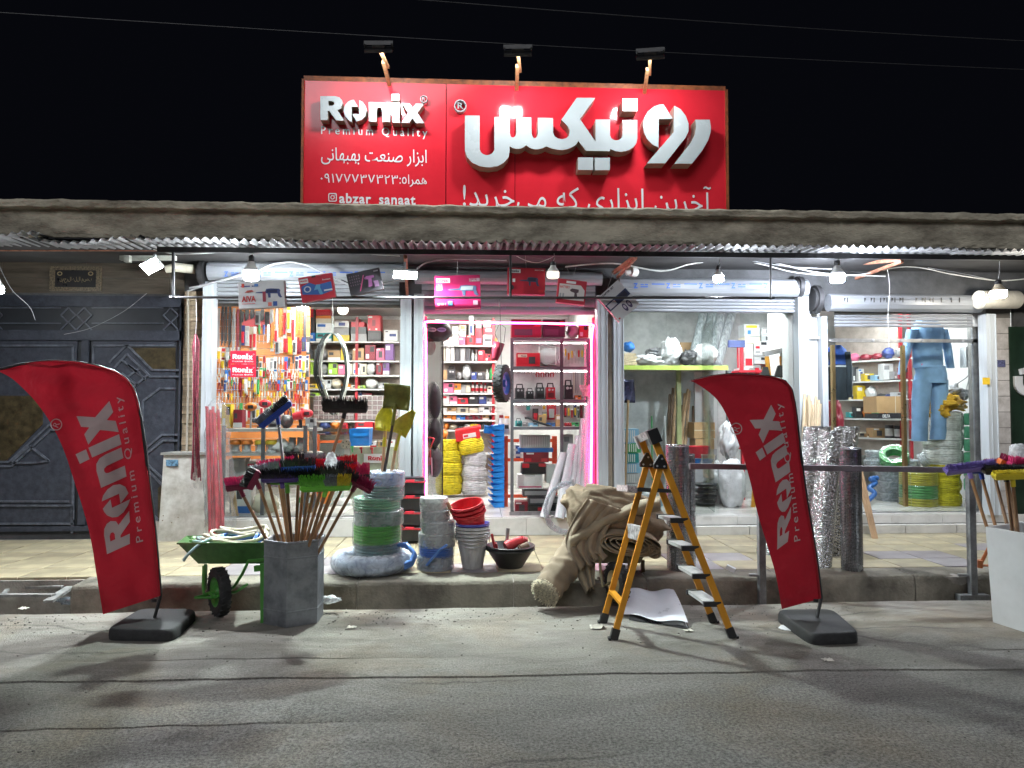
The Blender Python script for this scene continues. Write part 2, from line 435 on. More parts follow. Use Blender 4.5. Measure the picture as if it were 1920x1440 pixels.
# word mark outline, in hundredths of its own width: letters as (outer, hole...) loops
_C = lambda *q: [((x - 160) / 1495.0, (545 - y) / 1495.0) for x, y in q]
LOGO = [
 [_C((160,155),(370,155),(430,170),(470,212),(482,265),(455,330),(405,355),(500,506),(385,506),(290,370),(265,370),(265,500),(160,500)),
  _C((275,225),(330,225),(360,245),(358,275),(330,293),(275,293))],
 [_C((640,203),(700,308),(608,308),(612,530),(560,497),(512,435),(492,360),(510,290),(555,235),(600,212))],
 [_C((718,210),(770,240),(812,300),(828,370),(808,440),(760,492),(680,518),(612,412),(718,412))],
 [_C((855,240),(1040,245),(1110,265),(1150,310),(1162,370),(1162,528),(1050,526),(1045,350),(1030,322),(1005,315),(980,325),(970,350),(970,524),(855,522))],
 [_C((1190,248),(1300,248),(1300,538),(1190,536))],
 [_C((1182,125),(1292,125),(1295,225),(1185,222))],
 [_C((1330,258),(1445,260),(1490,320),(1530,262),(1650,265),(1560,395),(1655,545),(1535,545),(1485,475),(1440,542),(1320,540),(1420,395))],
]
LOGO_H = 420 / 1495.0
def ring2d(cx, cy, r0, r1, n=20):
 return [[(cx + r1*math.cos(2*math.pi*i/n), cy + r1*math.sin(2*math.pi*i/n)) for i in range(n)],
   [(cx + r0*math.cos(2*math.pi*i/n), cy + r0*math.sin(2*math.pi*i/n)) for i in range(n)][::-1]]
def add_logo(mb, mp, back=None, m=0, reg=True):
 for l in LOGO: mb.prism(l, mp, back, m)
 if reg:
  mb.prism(ring2d(1.04, .25, .028, .036), mp, back, m)
# ================================================================== THE SETTING
concrete = mat('old_concrete', (0.33, 0.31, 0.275), 0.85, var=0.22, scale=3.2, bump=0.6, bscale=45, spec=0.25)
plaster = mat('rough_render', (0.47, 0.43, 0.335), 0.9, var=0.25, scale=3.5, bump=1.0, bscale=48, spec=0.2, dark=(0.15, 0.13, 0.10), stretch=(.6, 1, 1.6))
darkwall = mat('sooty_wall', (0.085, 0.088, 0.092), 0.85, var=0.2, scale=3, bump=0.4, bscale=40)  # dark grey wall plaster
whitepaint = mat('white_paint', (0.58, 0.59, 0.59), 0.45, var=0.05, scale=2.0, bump=0.05, bscale=30)
innerwall = mat('inner_wall', (0.72, 0.71, 0.69), 0.7, var=0.08, scale=1.6, bump=0.1, bscale=30)
alu = mat('white_aluminium', (0.50, 0.54, 0.57), 0.33, metal=0.0, var=0.05, scale=5, stretch=(8, 8, 0.4), spec=0.6)
black = mat('black_iron', (0.022, 0.022, 0.024), 0.45, var=0.2, scale=14, bump=0.15, bscale=80)
steel = mat('grey_steel', (0.34, 0.35, 0.36), 0.42, metal=0.8, var=0.16, scale=9, bump=0.1, bscale=50)
# --- ground: road with seams, gutter channel, and on under the houses
def wig(x, s): return 0.035 * mnoise.noise(V(x * 0.9, s, 0)) + 0.016 * mnoise.noise(V(x * 4.1, s, 3)) + 0.006 * mnoise.noise(V(x * 17, s, 5))
SEAMS = [(3.66, 0.006, 0.005), (4.27, 0.010, 0.012), (4.62, 0.007, 0.008)]
xs = [-60, -30, -15, -9] + [-7 + 0.06 * i for i in range(240)] + [9, 15, 30, 60]
rows = [(-40, None), (-12, None), (0, None), (1.2, None), (1.8, None), (2.4, None), (3.0, None), (3.4, None)]
for s, w, d in SEAMS:
 rows += [(s - w, (s, 0)), (s, (s, -d)), (s + w, (s, 0.004))]
rows += [(4.95, None), (5.25, None), (5.5, None), (YR - 0.02, (9.0, 0)), (YR, (9.0, -0.015)), (YR + 0.02, (9.0, -0.12)), (YR + 0.06, (9.0, -0.2)), (YK + 0.3, None), (9, None), (14, None), (60, None)]
rows.sort(key=lambda r: r[0])
mb = MB(); P = []
for y, k in rows:
 for x in xs:
  z = 0.0; yy = y
  if k:
   a = 1.0
   if k[0] in (4.62, 3.66): a = max(0.0, min(1, 0.25 + 1.8 * mnoise.noise(V(x * 0.35, k[0], 1))))
   yy = y + wig(x, k[0]) * (1 if k[0] != 9.0 else 0.9) - 0.012 * x * (k[0] < 6)
   z = k[1] * a
  if y <= YR: z += 0.010 * mnoise.noise(V(x * 0.7, y * 1.1, 2)) * (1 if y > 1 else 0)
  if y > YR + 0.05: z = -0.2
  P.append((x, yy, z))
nx = len(xs); F = [(j*nx+i, j*nx+i+1, (j+1)*nx+i+1, (j+1)*nx+i) for j in range(len(rows)-1) for i in range(nx-1)]
mb.add(P, F)
ground = struct(mb.build('road', road_material(), None, 40, origin=(0, 0, 0)))
# --- pavement: concrete body and kerb, cream tiles with grey ones between
pave = struct(MB().box(-3.2, 9.5, YK + 0.02, YF + 0.1, -0.3, ZS - 0.022).box(-9, -3.2, YK + .29, YF + 0.1, -0.3, ZS - 0.022).build('pavement', concrete, None, origin=(0, 0, 0)))
def kerb_fn(u, v, x0=0, x1=1):
 x = x0 + (x1 - x0) * u; t = v * 4
 pr = [(0, -0.3), (0.0, ZS - 0.035), (0.02, ZS - 0.004), (0.30, ZS), (0.30, ZS - 0.1)]
 i = min(3, int(t)); f = t - i; y = pr[i][0] * (1-f) + pr[i+1][0] * f; z = pr[i][1] * (1-f) + pr[i+1][1] * f
 n = mnoise.noise(V(x * 5, z * 6, 1)) * 0.006 + mnoise.noise(V(x * 22, z * 16, 4)) * 0.0035
 chip = max(0, mnoise.noise(V(x * 2.3, 0, 7)) - 0.1) * 0.07 if 0.2 < v < 0.6 else 0
 return (x, YK + y + n + chip * 0.8, z + n * 0.6 - chip * 0.6)
kmat = mat('dirty_kerb', (0.20, 0.185, 0.15), 0.9, var=0.3, scale=2.6, bump=0.7, bscale=40, spec=.2, dark=(.07, .065, .055))
kx = -3.2
while kx < 9.4:
 kl = random.uniform(.95, 1.3); MB().grid(lambda u, v: kerb_fn(u, v, kx, kx + kl - .008), 30, 13).build('kerb_stone', kmat, pave, 60); kx += kl
tile_c = mat('cream_tile', (0.34, 0.295, 0.19), 0.42, var=0.14, scale=3.5, bump=0.12, bscale=22, rnd=0.12, dark=(0.19, 0.165, 0.115))
tile_g = mat('grey_tile', (0.24, 0.22, 0.23), 0.45, var=0.14, scale=4, bump=0.12, bscale=22, rnd=0.10)
def bevel_tile(w, d, h, b=0.004):
 m = MB(); x, y = w/2, d/2
 P = [(-x,-y,0),(x,-y,0),(x,y,0),(-x,y,0),(-x,-y,h-b),(x,-y,h-b),(x,y,h-b),(-x,y,h-b),(-x+b,-y+b,h),(x-b,-y+b,h),(x-b,y-b,h),(-x+b,y-b,h)]
 return m.add(P, [(0,1,5,4),(1,2,6,5),(2,3,7,6),(3,0,4,7),(4,5,9,8),(5,6,10,9),(6,7,11,10),(7,4,8,11),(8,9,10,11)])
TD = (YF - 0.1 - (YK + 0.31)) / 5.0; TW = 0.40
for cl, m_ in (('c', tile_c), ('g', tile_g)):
 o = bevel_tile(TW - 0.006, TD - 0.006, 0.022).build('paving_tile', m_, None, origin=(0, 0, 0))
 if cl == 'c': tc_me = o.data
 else: tg_me = o.data
 bpy.data.objects.remove(o)
for j in range(5):
 for i in range(34):
  x = -6.6 + i * TW + (0.0 if j % 2 == 0 else 0.0)
  grey = (j == 1 and (i < 5 or i in (11, 12, 13, 21, 22, 26, 27))) or (j == 2 and i in (29, 30)) or (j == 0 and random.random() < .12)
  o = bpy.data.objects.new('paving_tile', tg_me if grey else tc_me); COL.objects.link(o); o.parent = pave
  o.location = (x + TW/2, YK + 0.31 + TD * (j + 0.5), ZS - 0.020 + random.uniform(-0.0015, 0.0015)); o.rotation_euler = (random.uniform(-.004, .004), random.uniform(-.004, .004), 0)
# --- pixel columns of the shop front, and the building itself
def X(px, Y=YF, py=800): return W(px, py, Y).x
def Z(py, Y=YF, px=960): return W(px, py, Y).z
ZSLAB, YSLAB = 3.20, 6.95
XL, XRT = -9.0, 9.5
house = thing('shop_building', 'low concrete shop building with a heavy roof slab and four shop bays', 'building', (0, 10.5, 0))
def slab_fn(u, v):
 x = XL + (XRT - XL) * u
 pr = [(0.9, 0.0), (0.06, 0.0), (0.05, 0.04), (0.055, 0.265), (-0.015, 0.272), (-0.02, 0.33), (0.0, 0.345), (0.9, 0.35)]
 t = v * 7; i = min(6, int(t)); f = t - i
 y = pr[i][0]*(1-f) + pr[i+1][0]*f; z = pr[i][1]*(1-f) + pr[i+1][1]*f
 n = 0.006 * mnoise.noise(V(x*2.2, z*3, 1)) + 0.007 * mnoise.noise(V(x*11, z*18, 2)) + 0.007 * mnoise.noise(V(x*34, z*40, 4)) + (0.008 * abs(mnoise.noise(V(x*19, z*25, 8))) if 2 < i < 6 else 0)
 br = max(0, mnoise.noise(V(x * 1.7, 2, 9)) - 0.05) * 0.05 if 0.12 < v < 0.4 else 0
 return (x, YSLAB + y + n * 1.6 + br, ZSLAB + z + n * 0.9 + (0.012 * mnoise.noise(V(x*6, 3, 1)) if i >= 4 else 0))
MB().grid(slab_fn, 900, 36).build('roof_slab', plaster, house, 70)
MB().box(XL, XRT, 7.85, 13.0, ZSLAB + 0.004, ZSLAB + 0.335).build('roof', concrete, house)
wl = MB(); wl.box(XL, XRT, YF + 0.03, YF + 0.3, Z(572), ZSLAB); wl.build('upper_wall', darkwall, house)
# piers between the bays (px left, px right)
xp = {k: X(k) for k in (342, 384, 412, 750, 775, 795, 1115, 1135, 1147, 1165, 1488, 1508, 1532, 1543, 1836, 1856, 1900)}
pier = mat('beige_pier', (0.5, 0.45, 0.37), 0.6, var=0.14, scale=3, bump=0.15, bscale=40)
for a, b_, m_ in ((750, 795, darkwall), (1115, 1165, pier), (1488, 1543, whitepaint)):
 MB().box(xp[a] + .01, xp[b_] - .01, YF + 0.02, YF + 0.30, 0.1, Z(560)).build('pier', m_, house)
MB().box(xp[342] - 0.75, xp[342] - 0.65, YF + 0.31, 12.2, 0.1, 3.2).build('side_wall', innerwall, house)
MB().box(6.75, 6.85, YF + 0.36, 12.2, 0.1, 3.2).build('side_wall', innerwall, house)
MB().box(xp[342] - .64, 6.74, 12.0, 12.2, 0.1, 3.2).build('back_wall', innerwall, house)
MB().box(xp[342] - .64, 6.84, YF + 0.3, 12.2, 3.12, 3.19).build('ceiling', innerwall, house)
stained = mat('stained_plaster', (0.52, 0.53, 0.52), 0.75, var=0.2, scale=2.2, bump=0.3, bscale=20, dark=(0.30, 0.31, 0.31))
MB().box(xp[1165] - .11, xp[1165] - .03, YF + 0.31, 11.98, 0.1, 3.11).build('partition_wall', stained, house)
MB().box(xp[1508] + .02, xp[1508] + .10, YF + 0.31, 9.2, 0.1, 3.11).build('partition_wall', innerwall, house)
MB().box(xp[1165] - .02, 4.9, 10.6, 10.7, 0.1, 3.11).build('partition_wall', stained, house)
MB().box(4.8, 4.9, 10.71, 11.98, 0.1, 3.11).build('partition_wall', innerwall, house)
# stone facing of the pier left of the bays: courses of thin stones
stone = mat('brown_ledge_stone', (0.30, 0.235, 0.155), 0.8, var=0.25, scale=9, bump=0.5, bscale=40, rnd=0.25)
MB().box(xp[342], xp[384] - .005, YF + 0.02, YF + 0.3, 0.1, Z(552)).build('stone_pier', mat('mortar', (0.2, 0.18, 0.15), 0.9), house)
z = ZS + 0.02
while z < Z(555):
 h = random.uniform(0.035, 0.06); x = xp[342]
 while x < xp[384] - 0.02:
  w = min(random.uniform(0.10, 0.26), xp[384] - 0.006 - x)
  if w > 0.02:
   MB().box(x, x + w - 0.004, YF - random.uniform(0.0, 0.018), YF + 0.03, z, z + h - 0.004).build('ledge_stone', stone, house, origin=(x, YF, z)).location = (V(x, YF, z) - V(0, 10.5, 0))
  x += w
 z += h
# white tiled pier at the end of the row
wt = mat('marble_tile', (0.62, 0.60, 0.60), 0.4, var=0.12, scale=7, bump=0.08, bscale=30, rnd=0.08, dark=(0.40, 0.38, 0.37))
MB().box(xp[1856], X(1902), YF + 0.02, YF + 0.35, 0.1, Z(560)).build('tiled_pier', mat('grout', (0.18, 0.17, 0.16), 0.9), house)
zt = Z(590); k = 0
while zt > ZS + 0.1:
 h = 0.185
 for a, b_ in ((1857, 1899),):
  o = MB().box(X(a), X(b_), YF - 0.004, YF + 0.02, zt - h + 0.006, zt).build('wall_tile', wt, house)
 zt -= h; k += 1
# --- shop floor with step
floor = struct(MB().box(xp[342] - .64, 6.74, YF - 0.06, 12.2, -0.1, ZF - 0.018).build('shop_floor', concrete, None, origin=(0, 0, 0)))
fl = mat('glossy_floor_tile', (0.55, 0.54, 0.51), 0.22, var=0.06, scale=2, bump=0.03, bscale=10, rnd=0.05)
fw = 0.45
o = bevel_tile(fw - 0.004, fw - 0.004, 0.018, 0.003).build('floor_tile', fl, None, origin=(0, 0, 0)); ft_me = o.data; bpy.data.objects.remove(o)
nxt = int((6.7 - xp[412]) / fw) + 1
for j in range(8):
 for i in range(nxt):
  o = bpy.data.objects.new('floor_tile', ft_me); COL.objects.link(o); o.parent = floor
  o.location = (xp[412] - 0.02 + fw * (i + 0.5), YF - 0.02 + fw * (j + 0.5), ZF - 0.018 + random.uniform(-.0008, .0008))
rt = mat('riser_tile', (0.62, 0.61, 0.58), 0.3, var=0.08, scale=4, rnd=0.06)
x = xp[412] - 0.2
while x < X(1165):
 MB().box(x, x + 0.596, YF - 0.085, YF - 0.064, ZS + 0.004, ZF - 0.004).build('riser_tile', rt, floor); x += 0.6
while x < xp[1856]:
 MB().box(x, x + 0.596, YF - 0.085, YF - 0.064, ZS + 0.1, ZF - 0.004).build('riser_tile', rt, floor)
 MB().box(x + .1, x + 0.69, YF - 0.19, YF - 0.10, ZS + 0.003, ZS + 0.095).build('riser_tile', rt, floor); x += 0.6
# --- cladding and gate of the house next door
nb = thing('neighbour_house_front', 'dark travertine-clad house front above a metal gate', 'building', (X(170), YF + .2, 0))
trav = mat('brown_travertine', (0.085, 0.07, 0.052), 0.55, var=0.28, scale=4, stretch=(0.5, 1, 5), bump=0.2, bscale=30)
zc = [Z(556), Z(528), Z(500), ZSLAB + .02]
for a, b_ in zip(zc, zc[1:]):
 x = X(-330)
 while x < xp[342] - .02:
  x2 = min(x + 0.9, xp[342] - .01)
  MB().box(x, x2 - 0.004, YF + 0.02, YF + 0.07, a, b_ - 0.004).build('cladding_slab', trav, nb); x = x2
MB().box(X(-330), xp[342] - .01, YF + .075, YF + .3, 0.1, ZSLAB).build('wall', darkwall, nb)
pl = thing('calligraphy_plaque', 'small dark tile plaque with ornamental script above the metal gate', 'plaque', W(141, 545, YF))
qd = lambda x0, y0, x1, y1, Y: (W(x0, y1, Y), W(x1, y1, Y), W(x1, y0, Y), W(x0, y0, Y))
def panel(x0, y0, x1, y1, Y, th=0.01, mbx=None, m=0):
 a = W(x0, y1, Y); b = W(x1, y0, Y); return (mbx or MB()).box(a.x, b.x, Y, Y + th, a.z, b.z, m)
panel(92, 500, 190, 545, YF + 0.0, 0.03).build('border', mat('plaque_border', (0.15, 0.12, 0.08), 0.4, var=.4, scale=60), pl)
panel(103, 507, 180, 538, YF - 0.004, 0.004).build('field', mat('plaque_field', (0.02, 0.02, 0.022), 0.3), pl)
m2 = MB()
gold = mat('dull_gold_print', (0.30, 0.24, 0.13), 0.4)
letter(m2, 'بسم الله الرحمن'[::-1], quad(*qd(112, 519, 172, 530, YF - 0.006)))
for cx in (112, 170): m2.prism(ring2d(0, 0, .6, 1, 14), (lambda q, cx=cx: W(cx + q[0]*5, 513 + q[1]*4, YF - 0.006)), None)
m2.build('script', gold, pl)
YG = YF + 0.05
gate = thing('metal_gate', 'dark blue-grey metal double gate with diamond lattice transom and moulded panels', 'gate', (X(170), YG, ZS))
gm = mat('gate_paint', (0.034, 0.038, 0.05), 0.5, var=0.35, scale=16, bump=0.3, bscale=50, spec=0.35, dark=(0.022, 0.026, 0.036))
gm2 = mat('gate_moulding_paint', (0.085, 0.095, 0.118), 0.42, var=0.25, scale=16, bump=0.15, bscale=50)
gold_glass = mat('amber_sheet', (0.05, 0.038, 0.018), 0.35, var=0.3, scale=12, bump=0.2, bscale=40)
gx0, gx1 = -230, 340
panel(gx0, 556, gx1, 1003, YG + 0.005, 0.02).build('back_sheet', mat('gate_dark', (0.022, 0.025, 0.03), 0.5), gate)
for (a, b_, c, d, nm) in ((gx0, 556, gx1, 572, 'top_rail'), (gx0, 620, gx1, 636, 'transom_rail'), (gx0, 985, gx1, 999, 'bottom_rail'), (145, 637, 166, 984, 'meeting_stile'), (330, 573, 341, 1000, 'stile'), (-170, 637, -150, 984, 'stile')):
 panel(a, b_, c, d, YG - 0.03, 0.034).build(nm, gm, gate)
def pbar(mbx, pts, w=0.02, d=0.02, Y=YG, closed=False):
 for a, b_ in zip(pts, pts[1:]): mbx.bar(W(*a, Y), W(*b_, Y), w, d, up=(0, 1, 0))
 return mbx
for x0 in (-40, 128, 320):
 for k in range(2):
  for dx, dy in ((0, 0), (30, 0), (0, 30), (30, 30)):
   if k: continue
   cx, cy_ = x0 + dx, 577 + dy * 0.9
   pbar(MB(), [(cx, cy_), (cx+14, cy_+14), (cx, cy_+28), (cx-14, cy_+14), (cx, cy_)], 0.012, 0.014, YG - .01).build('lattice_diamond', gm2, gate)
for y in (577, 606):
 for a, b_ in ((-26, 114), (172, 306)): pbar(MB(), [(a, y), (b_, y)], 0.012, 0.012, YG - .01).build('lattice_bar', gm2, gate)
# leaf sheets and raised mouldings
for (a, b_, c, d, m_) in ((166, 637, 330, 985, gm), (-150, 637, 145, 985, gm)):
 panel(a, b_, c, d, YG - 0.012, 0.015).build('leaf_sheet', m_, gate)
for pts in ([(246, 652), (329, 652), (329, 692), (286, 692)], [(12, 742), (80, 742), (80, 795), (10, 866), (-20, 866), (-20, 742)], [(329, 890), (296, 915), (296, 975), (329, 975)]):
 m2 = MB(); m2.prism([pts], lambda q: W(q[0], q[1], YG - 0.018), V(0, .01, 0)); m2.build('amber_panel', gold_glass, gate)
for pts in ([(175, 975), (175, 648), (329, 648)], [(205, 680), (238, 646), (286, 694), (338, 694)], [(214, 690), (238, 664), (282, 706), (338, 706)], [(329, 728), (300, 728), (268, 752), (268, 790)],
   [(338, 815), (304, 815), (268, 845), (268, 872), (330, 936)], [(335, 826), (306, 826), (276, 850), (276, 870), (335, 924)], [(137, 975), (137, 648), (-20, 648)],
   [(-20, 874), (22, 874), (95, 806), (137, 806)], [(-20, 866), (18, 866), (92, 797), (137, 797)], [(20, 868), (56, 836), (92, 864), (60, 868), (20, 868)], [(-20, 940), (130, 940)], [(-20, 948), (135, 948), (135, 1000)], [(-20, 982), (138, 982)],
   [(175, 940), (262, 940), (296, 974)], [(230, 676), (262, 700)], [(228, 700), (258, 722)], [(240, 684), (274, 712)], [(222, 720), (262, 690)], [(240, 735), (276, 704)]):
 pbar(MB(), pts, 0.022, 0.018, YG - .018).build('moulding', gm2, gate)
# --- dark green wall with a white letter beyond the tiled pier
gs = thing('green_shop_sign', 'dark green neighbouring shop sign with part of a white letter', 'sign', W(1960, 900, YF))
panel(1902, 615, 2300, 1002, YF - .02, 0.05).build('board', mat('dark_green_board', (0.012, 0.03, 0.018), 0.45, var=.2), gs)
panel(1902, 560, 2300, 613, YF + .0, 0.05).build('top_band', darkwall, gs)
m2 = MB(); cr = [(1906 + 30 - 30*math.cos(t), 722 + 18*math.sin(t) * 1.0) for t in [math.pi * i / 10 for i in range(11)]]
outer = [(1904, 705)] + [(1934 - 30*math.cos(math.pi*i/12), 718 + 26*math.sin(math.pi*i/12)) for i in range(13)] + [(1952, 705)] + [(1934 + 16*math.cos(math.pi*i/12), 718 + 12*math.sin(math.pi*i/12)) for i in range(13)] + [(1918, 705)]
m2.prism([outer], lambda q: W(q[0], q[1], YF - .06), V(0, .04, 0))
m2.prism([[(1914, 692), (1940, 686), (1942, 700), (1916, 702)]], lambda q: W(q[0], q[1], YF - .06), V(0, .04, 0))
m2.build('letter', whitepaint, gs, fix=True)
panel(1866, 675, 1885, 688, YF - .012, .006).build('house_number', mat('number_plate_blue', (0.12, 0.13, 0.26), .3, var=.4, scale=70), house)
panel(1843, 708, 1856, 721, YF - .16, .006).build('warning_sticker', mat('yellow_sticker', (0.75, 0.5, 0.04), .4), house)
# --- canopy of corrugated sheets under the slab edge, with black beam
galv = mat('galvanised_sheet', (0.24, 0.245, 0.25), 0.5, metal=0.4, var=0.22, scale=5, bump=0.1, bscale=20, rnd=0.2)
def sheet_px(px): return W(px, 455, 6.88).x
edges = [-420, -140, 60, 250, 420, 590, 760, 930, 1110, 1290, 1470, 1640, 1800, 1990, 2180]
where = ['over the far end of the gate', 'bent over the gate lattice', 'over the calligraphy plaque', 'beside the square floodlight', 'over the first hanging bulb', 'over the red case and black box', 'over the short tube lamp', 'over the pink drill box', 'over the wide red drill box', 'over the tilted grey box', 'over the blue-printed shutter', 'over the brightest bulb', 'over the sloping strut', 'over the tiled pier']
for i, (a, b_) in enumerate(zip(edges, edges[1:])):
 x0, x1 = sheet_px(a), sheet_px(b_ + 14); ds = random.uniform(-.006, .008) + (0.006 if i % 2 else 0); yj = random.uniform(-.025, .03); bend = 0.05 if i in (1,) else 0.0; tw = random.uniform(-.012, .012)
 if i == 2: bend, yj = 0.03, 0.05
 n = int((x1 - x0) / 0.0125)
 def fn(u, v, x0=x0, x1=x1, ds=ds, yj=yj, bend=bend, tw=tw):
  x = x0 + (x1-x0)*u
  return (x, 6.86 + yj + .5*v, 3.158 + ds + 0.017*math.sin(2*math.pi*x/0.088) - bend*math.sin(u*5)*(1-v) + tw*(u-.5) + 0.03*v + 0.006*mnoise.noise(V(x*3, v, i)))
 m2 = MB().grid(fn, n, 5)
 one(m2, 'corrugated_sheet', galv, 'corrugated roofing sheet ' + where[i], 'roofing sheet', 'corrugated sheets under the slab edge', 60)
MB().box(XL, XRT, 7.02, YF + .02, ZSLAB - .012, ZSLAB - .002).build('soffit_shade', mat('painted_soffit_shade', (.05, .05, .052), .9), house)  # added dark sheet: shade under the slab put into its colour
bm = MB(); bm.bar(W(296, 468, 7.15), W(2150, 486, 7.15), 0.04, 0.05)
one(bm, 'canopy_beam', black, 'long black iron beam under the corrugated sheets', 'beam')
bm = MB(); bm.bar(W(322, 464, 7.35), W(460, 466, 7.35), .03, .04); bm.bar(W(-80, 470, 7.5), W(300, 470, 7.5), .012, .012)
one(bm, 'bracket_bar', mat('rusty_primer', (0.36, 0.16, 0.10), .6, var=.25, scale=14), 'short rust-red bar under the corrugated sheets near the gate', 'bar')
rust = MATS['rusty_primer']
def bracket(px0, py0, px1, py1, px2, py2, lab):
 t = thing('canopy_bracket', lab, 'bracket', W(px0, py0, 7.9), 'rust-red canopy brackets')
 MB().bar(W(px0, py0, 8.1), W(px1, py1, 7.2), .035, .035).build('top_arm', rust, t)
 MB().bar(W(px2, py2, 8.12), W(px1, py1 + 3, 7.22), .03, .03).build('diagonal_strut', rust, t)
bracket(1150, 512, 1192, 480, 1158, 520, 'rust-red canopy bracket above the tilted grey box')
bracket(1590, 496, 1692, 487, 1605, 522, 'long rust-red canopy bracket above the last bay')
bracket(762, 505, 760, 480, 764, 560, 'rust-red canopy bracket behind the short tube lamp')
rl = thing('hanging_rail', 'thin black rail hung across the first three bays with boxes tied to it', 'rail', W(890, 556, 7.15))
MB().cyl(W(318, 557.5, 7.15), W(1452, 558.5, 7.15), 0.0125, n=8).build('rail', black, rl, 40)
for (a, b_, c) in ((325, 466, 558), (957, 476, 556), (1445, 480, 562)):
 MB().cyl(W(a, b_, 7.15), W(a, c, 7.15), 0.013 if a != 325 else .016, n=8).build('drop_rod', black, rl, 40)
# ------------------------------------------------------------------ white channels and roller shutters
white_rail = alu; shut = mat('shutter_film', (0.25, 0.265, 0.285), 0.3, var=0.07, scale=5, stretch=(.3, 4, 4), spec=.5)
def shutter(lab, x0, x1, ytop, ymid, ybot, rails, filmlet, rollY=8.02, n_slat=5, fcol=(0.05, 0.14, 0.5), kind='z'):
 t = thing('roller_shutter', lab, 'roller shutter', W((x0+x1)/2, 975, YF), 'roller shutters of the shop bays')
 zc = (Z(ytop, rollY) + Z(ymid, rollY)) / 2; r = (Z(ytop, rollY) - Z(ymid, rollY)) / 2
 a = X(x0, rollY, ytop); b_ = X(x1, rollY, ytop)
 ang = [math.pi * 2 * i / 12 + 0.26 for i in range(12)]
 P = []; m2 = MB()
 for xx in (a, b_):
  for q in ang: P.append((xx, rollY + r*0.9 * math.cos(q), zc + r * math.sin(q)))
 m2.add(P, [(i, (i+1) % 12, 12 + (i+1) % 12, 12 + i) for i in range(12)] + [tuple(range(12)), tuple(range(23, 11, -1))])
 rollo = m2.build('roll', shut, t, fix=True)
 zs = [Z(ymid - 2, YF - .03)]; zb = Z(ybot, YF - .03); h = (zs[0] - zb) / n_slat
 for k in range(n_slat):
  m2 = MB(); z1 = zs[0] - k*h; z0 = z1 - h + 0.004; nn = 6
  P = []; xa, xb = X(x0 + 12), X(x1 - 12)
  for xx in (xa, xb):
   for j in range(nn + 1):
    u = j / nn; P.append((xx, YF - 0.035 - 0.012 * math.sin(math.pi*u) ** 0.6, z0 + (z1-z0)*u))
  m2.add(P, [(j, j+1, nn+2+j, nn+1+j) for j in range(nn)])
  m2.build('slat' if k < n_slat - 1 else 'bottom_bar', shut, t, 50)
 for (a_, b2, y0, y1) in rails:
  m2 = MB(); xa, xb = X(a_), X(b2); z0, z1 = ZS + .19 if y1 > 960 else Z(y1), Z(y0)
  m2.box(xa, xb, YF - 0.14, YF - 0.002, z0, z1)
  m2.box(xa + (xb-xa)*.36, xa + (xb-xa)*.42, YF - 0.146, YF - 0.14, z0, z1 - .01); m2.box(xb - .012, xb - .004, YF - 0.15, YF - 0.14, z0, z1 - .01)
  m2.build('guide_rail', white_rail, t)
 # printed protective film
 blue = flat('film_print_' + kind, fcol, .4)
 m2 = MB(); Yf = rollY - r*0.9 - 0.004
 if kind == 'z':
  x = x0 + 28; yy = ytop + (ymid - ytop) * 0.52; s = 1.0
  while x < x1 - 60:
   s = (x1-x0)/350.0
   letter(m2, 'Z', quad(*qd(x, yy - 6, x + 8, yy + 4, Yf)), off=0.04)
   for k in range(2): panel(x + 13, yy - 4 + k*4, x + 19 + 2*k, yy - 2 + k*4, Yf, 0.002, m2); panel(x + 21, yy - 4 + k*4, x + 27, yy - 2 + k*4, Yf, 0.002, m2)
   panel(x + 34, yy - 5, x + 58, yy - 3, Yf, 0.002, m2); x += 61
 elif kind == 'arrow':
  x = x0 + 30; yy = (ytop + ymid) / 2
  while x < x1 - 40:
   if random.random() < .8: m2.prism([[(x, yy - 5), (x + 4, yy - 4), (x + 1, yy + 4)]], lambda q: W(q[0], q[1], Yf), None)
   if random.random() < .6: m2.prism([[(x + 6, yy - 5), (x + 8, yy - 5), (x + 8, yy + 4), (x + 6, yy + 4)]], lambda q: W(q[0], q[1], Yf), None)
   x += random.choice([12, 15, 19])
 if m2.v: m2.build('film_print', blue, t)
 return t
S1 = shutter('roller shutter with blue-lettered film above the tool display window', 392, 760, 497, 531, 567, [(385, 405, 537, 975), (752, 773, 560, 975)], 1)
S2 = shutter('plain white roller shutter above the pink-lit doorway', 778, 1128, 508, 534, 590, [(777, 795, 556, 975), (1117, 1136, 556, 975)], 1, kind='plain', n_slat=4)
S3 = shutter('roller shutter with blue-lettered film above the bay with the green shelf', 1160, 1512, 519, 553, 583, [(1147, 1166, 560, 975), (1490, 1509, 550, 975)], 1, fcol=(0.10, 0.22, 0.55))
S4 = shutter('roller shutter with black arrow film above the clothing bay', 1552, 1836, 546, 580, 610, [(1533, 1543, 592, 975), (1838, 1856, 585, 975)], 1, fcol=(0.03, 0.03, 0.03), kind='arrow')
m2 = MB()
for k, x in enumerate(range(800, 1120, 46)):
 if k % 2: letter(m2, 'LU', quad(*qd(x, 575, x + 10, 580, YF - .055)), off=.02)
 else: letter(m2, 'CO', quad(*qd(x, 575, x + 13, 581, YF - .055)), off=.02)
m2.build('film_print', flat('film_print_grey', (0.22, 0.27, 0.36), .4), S2)
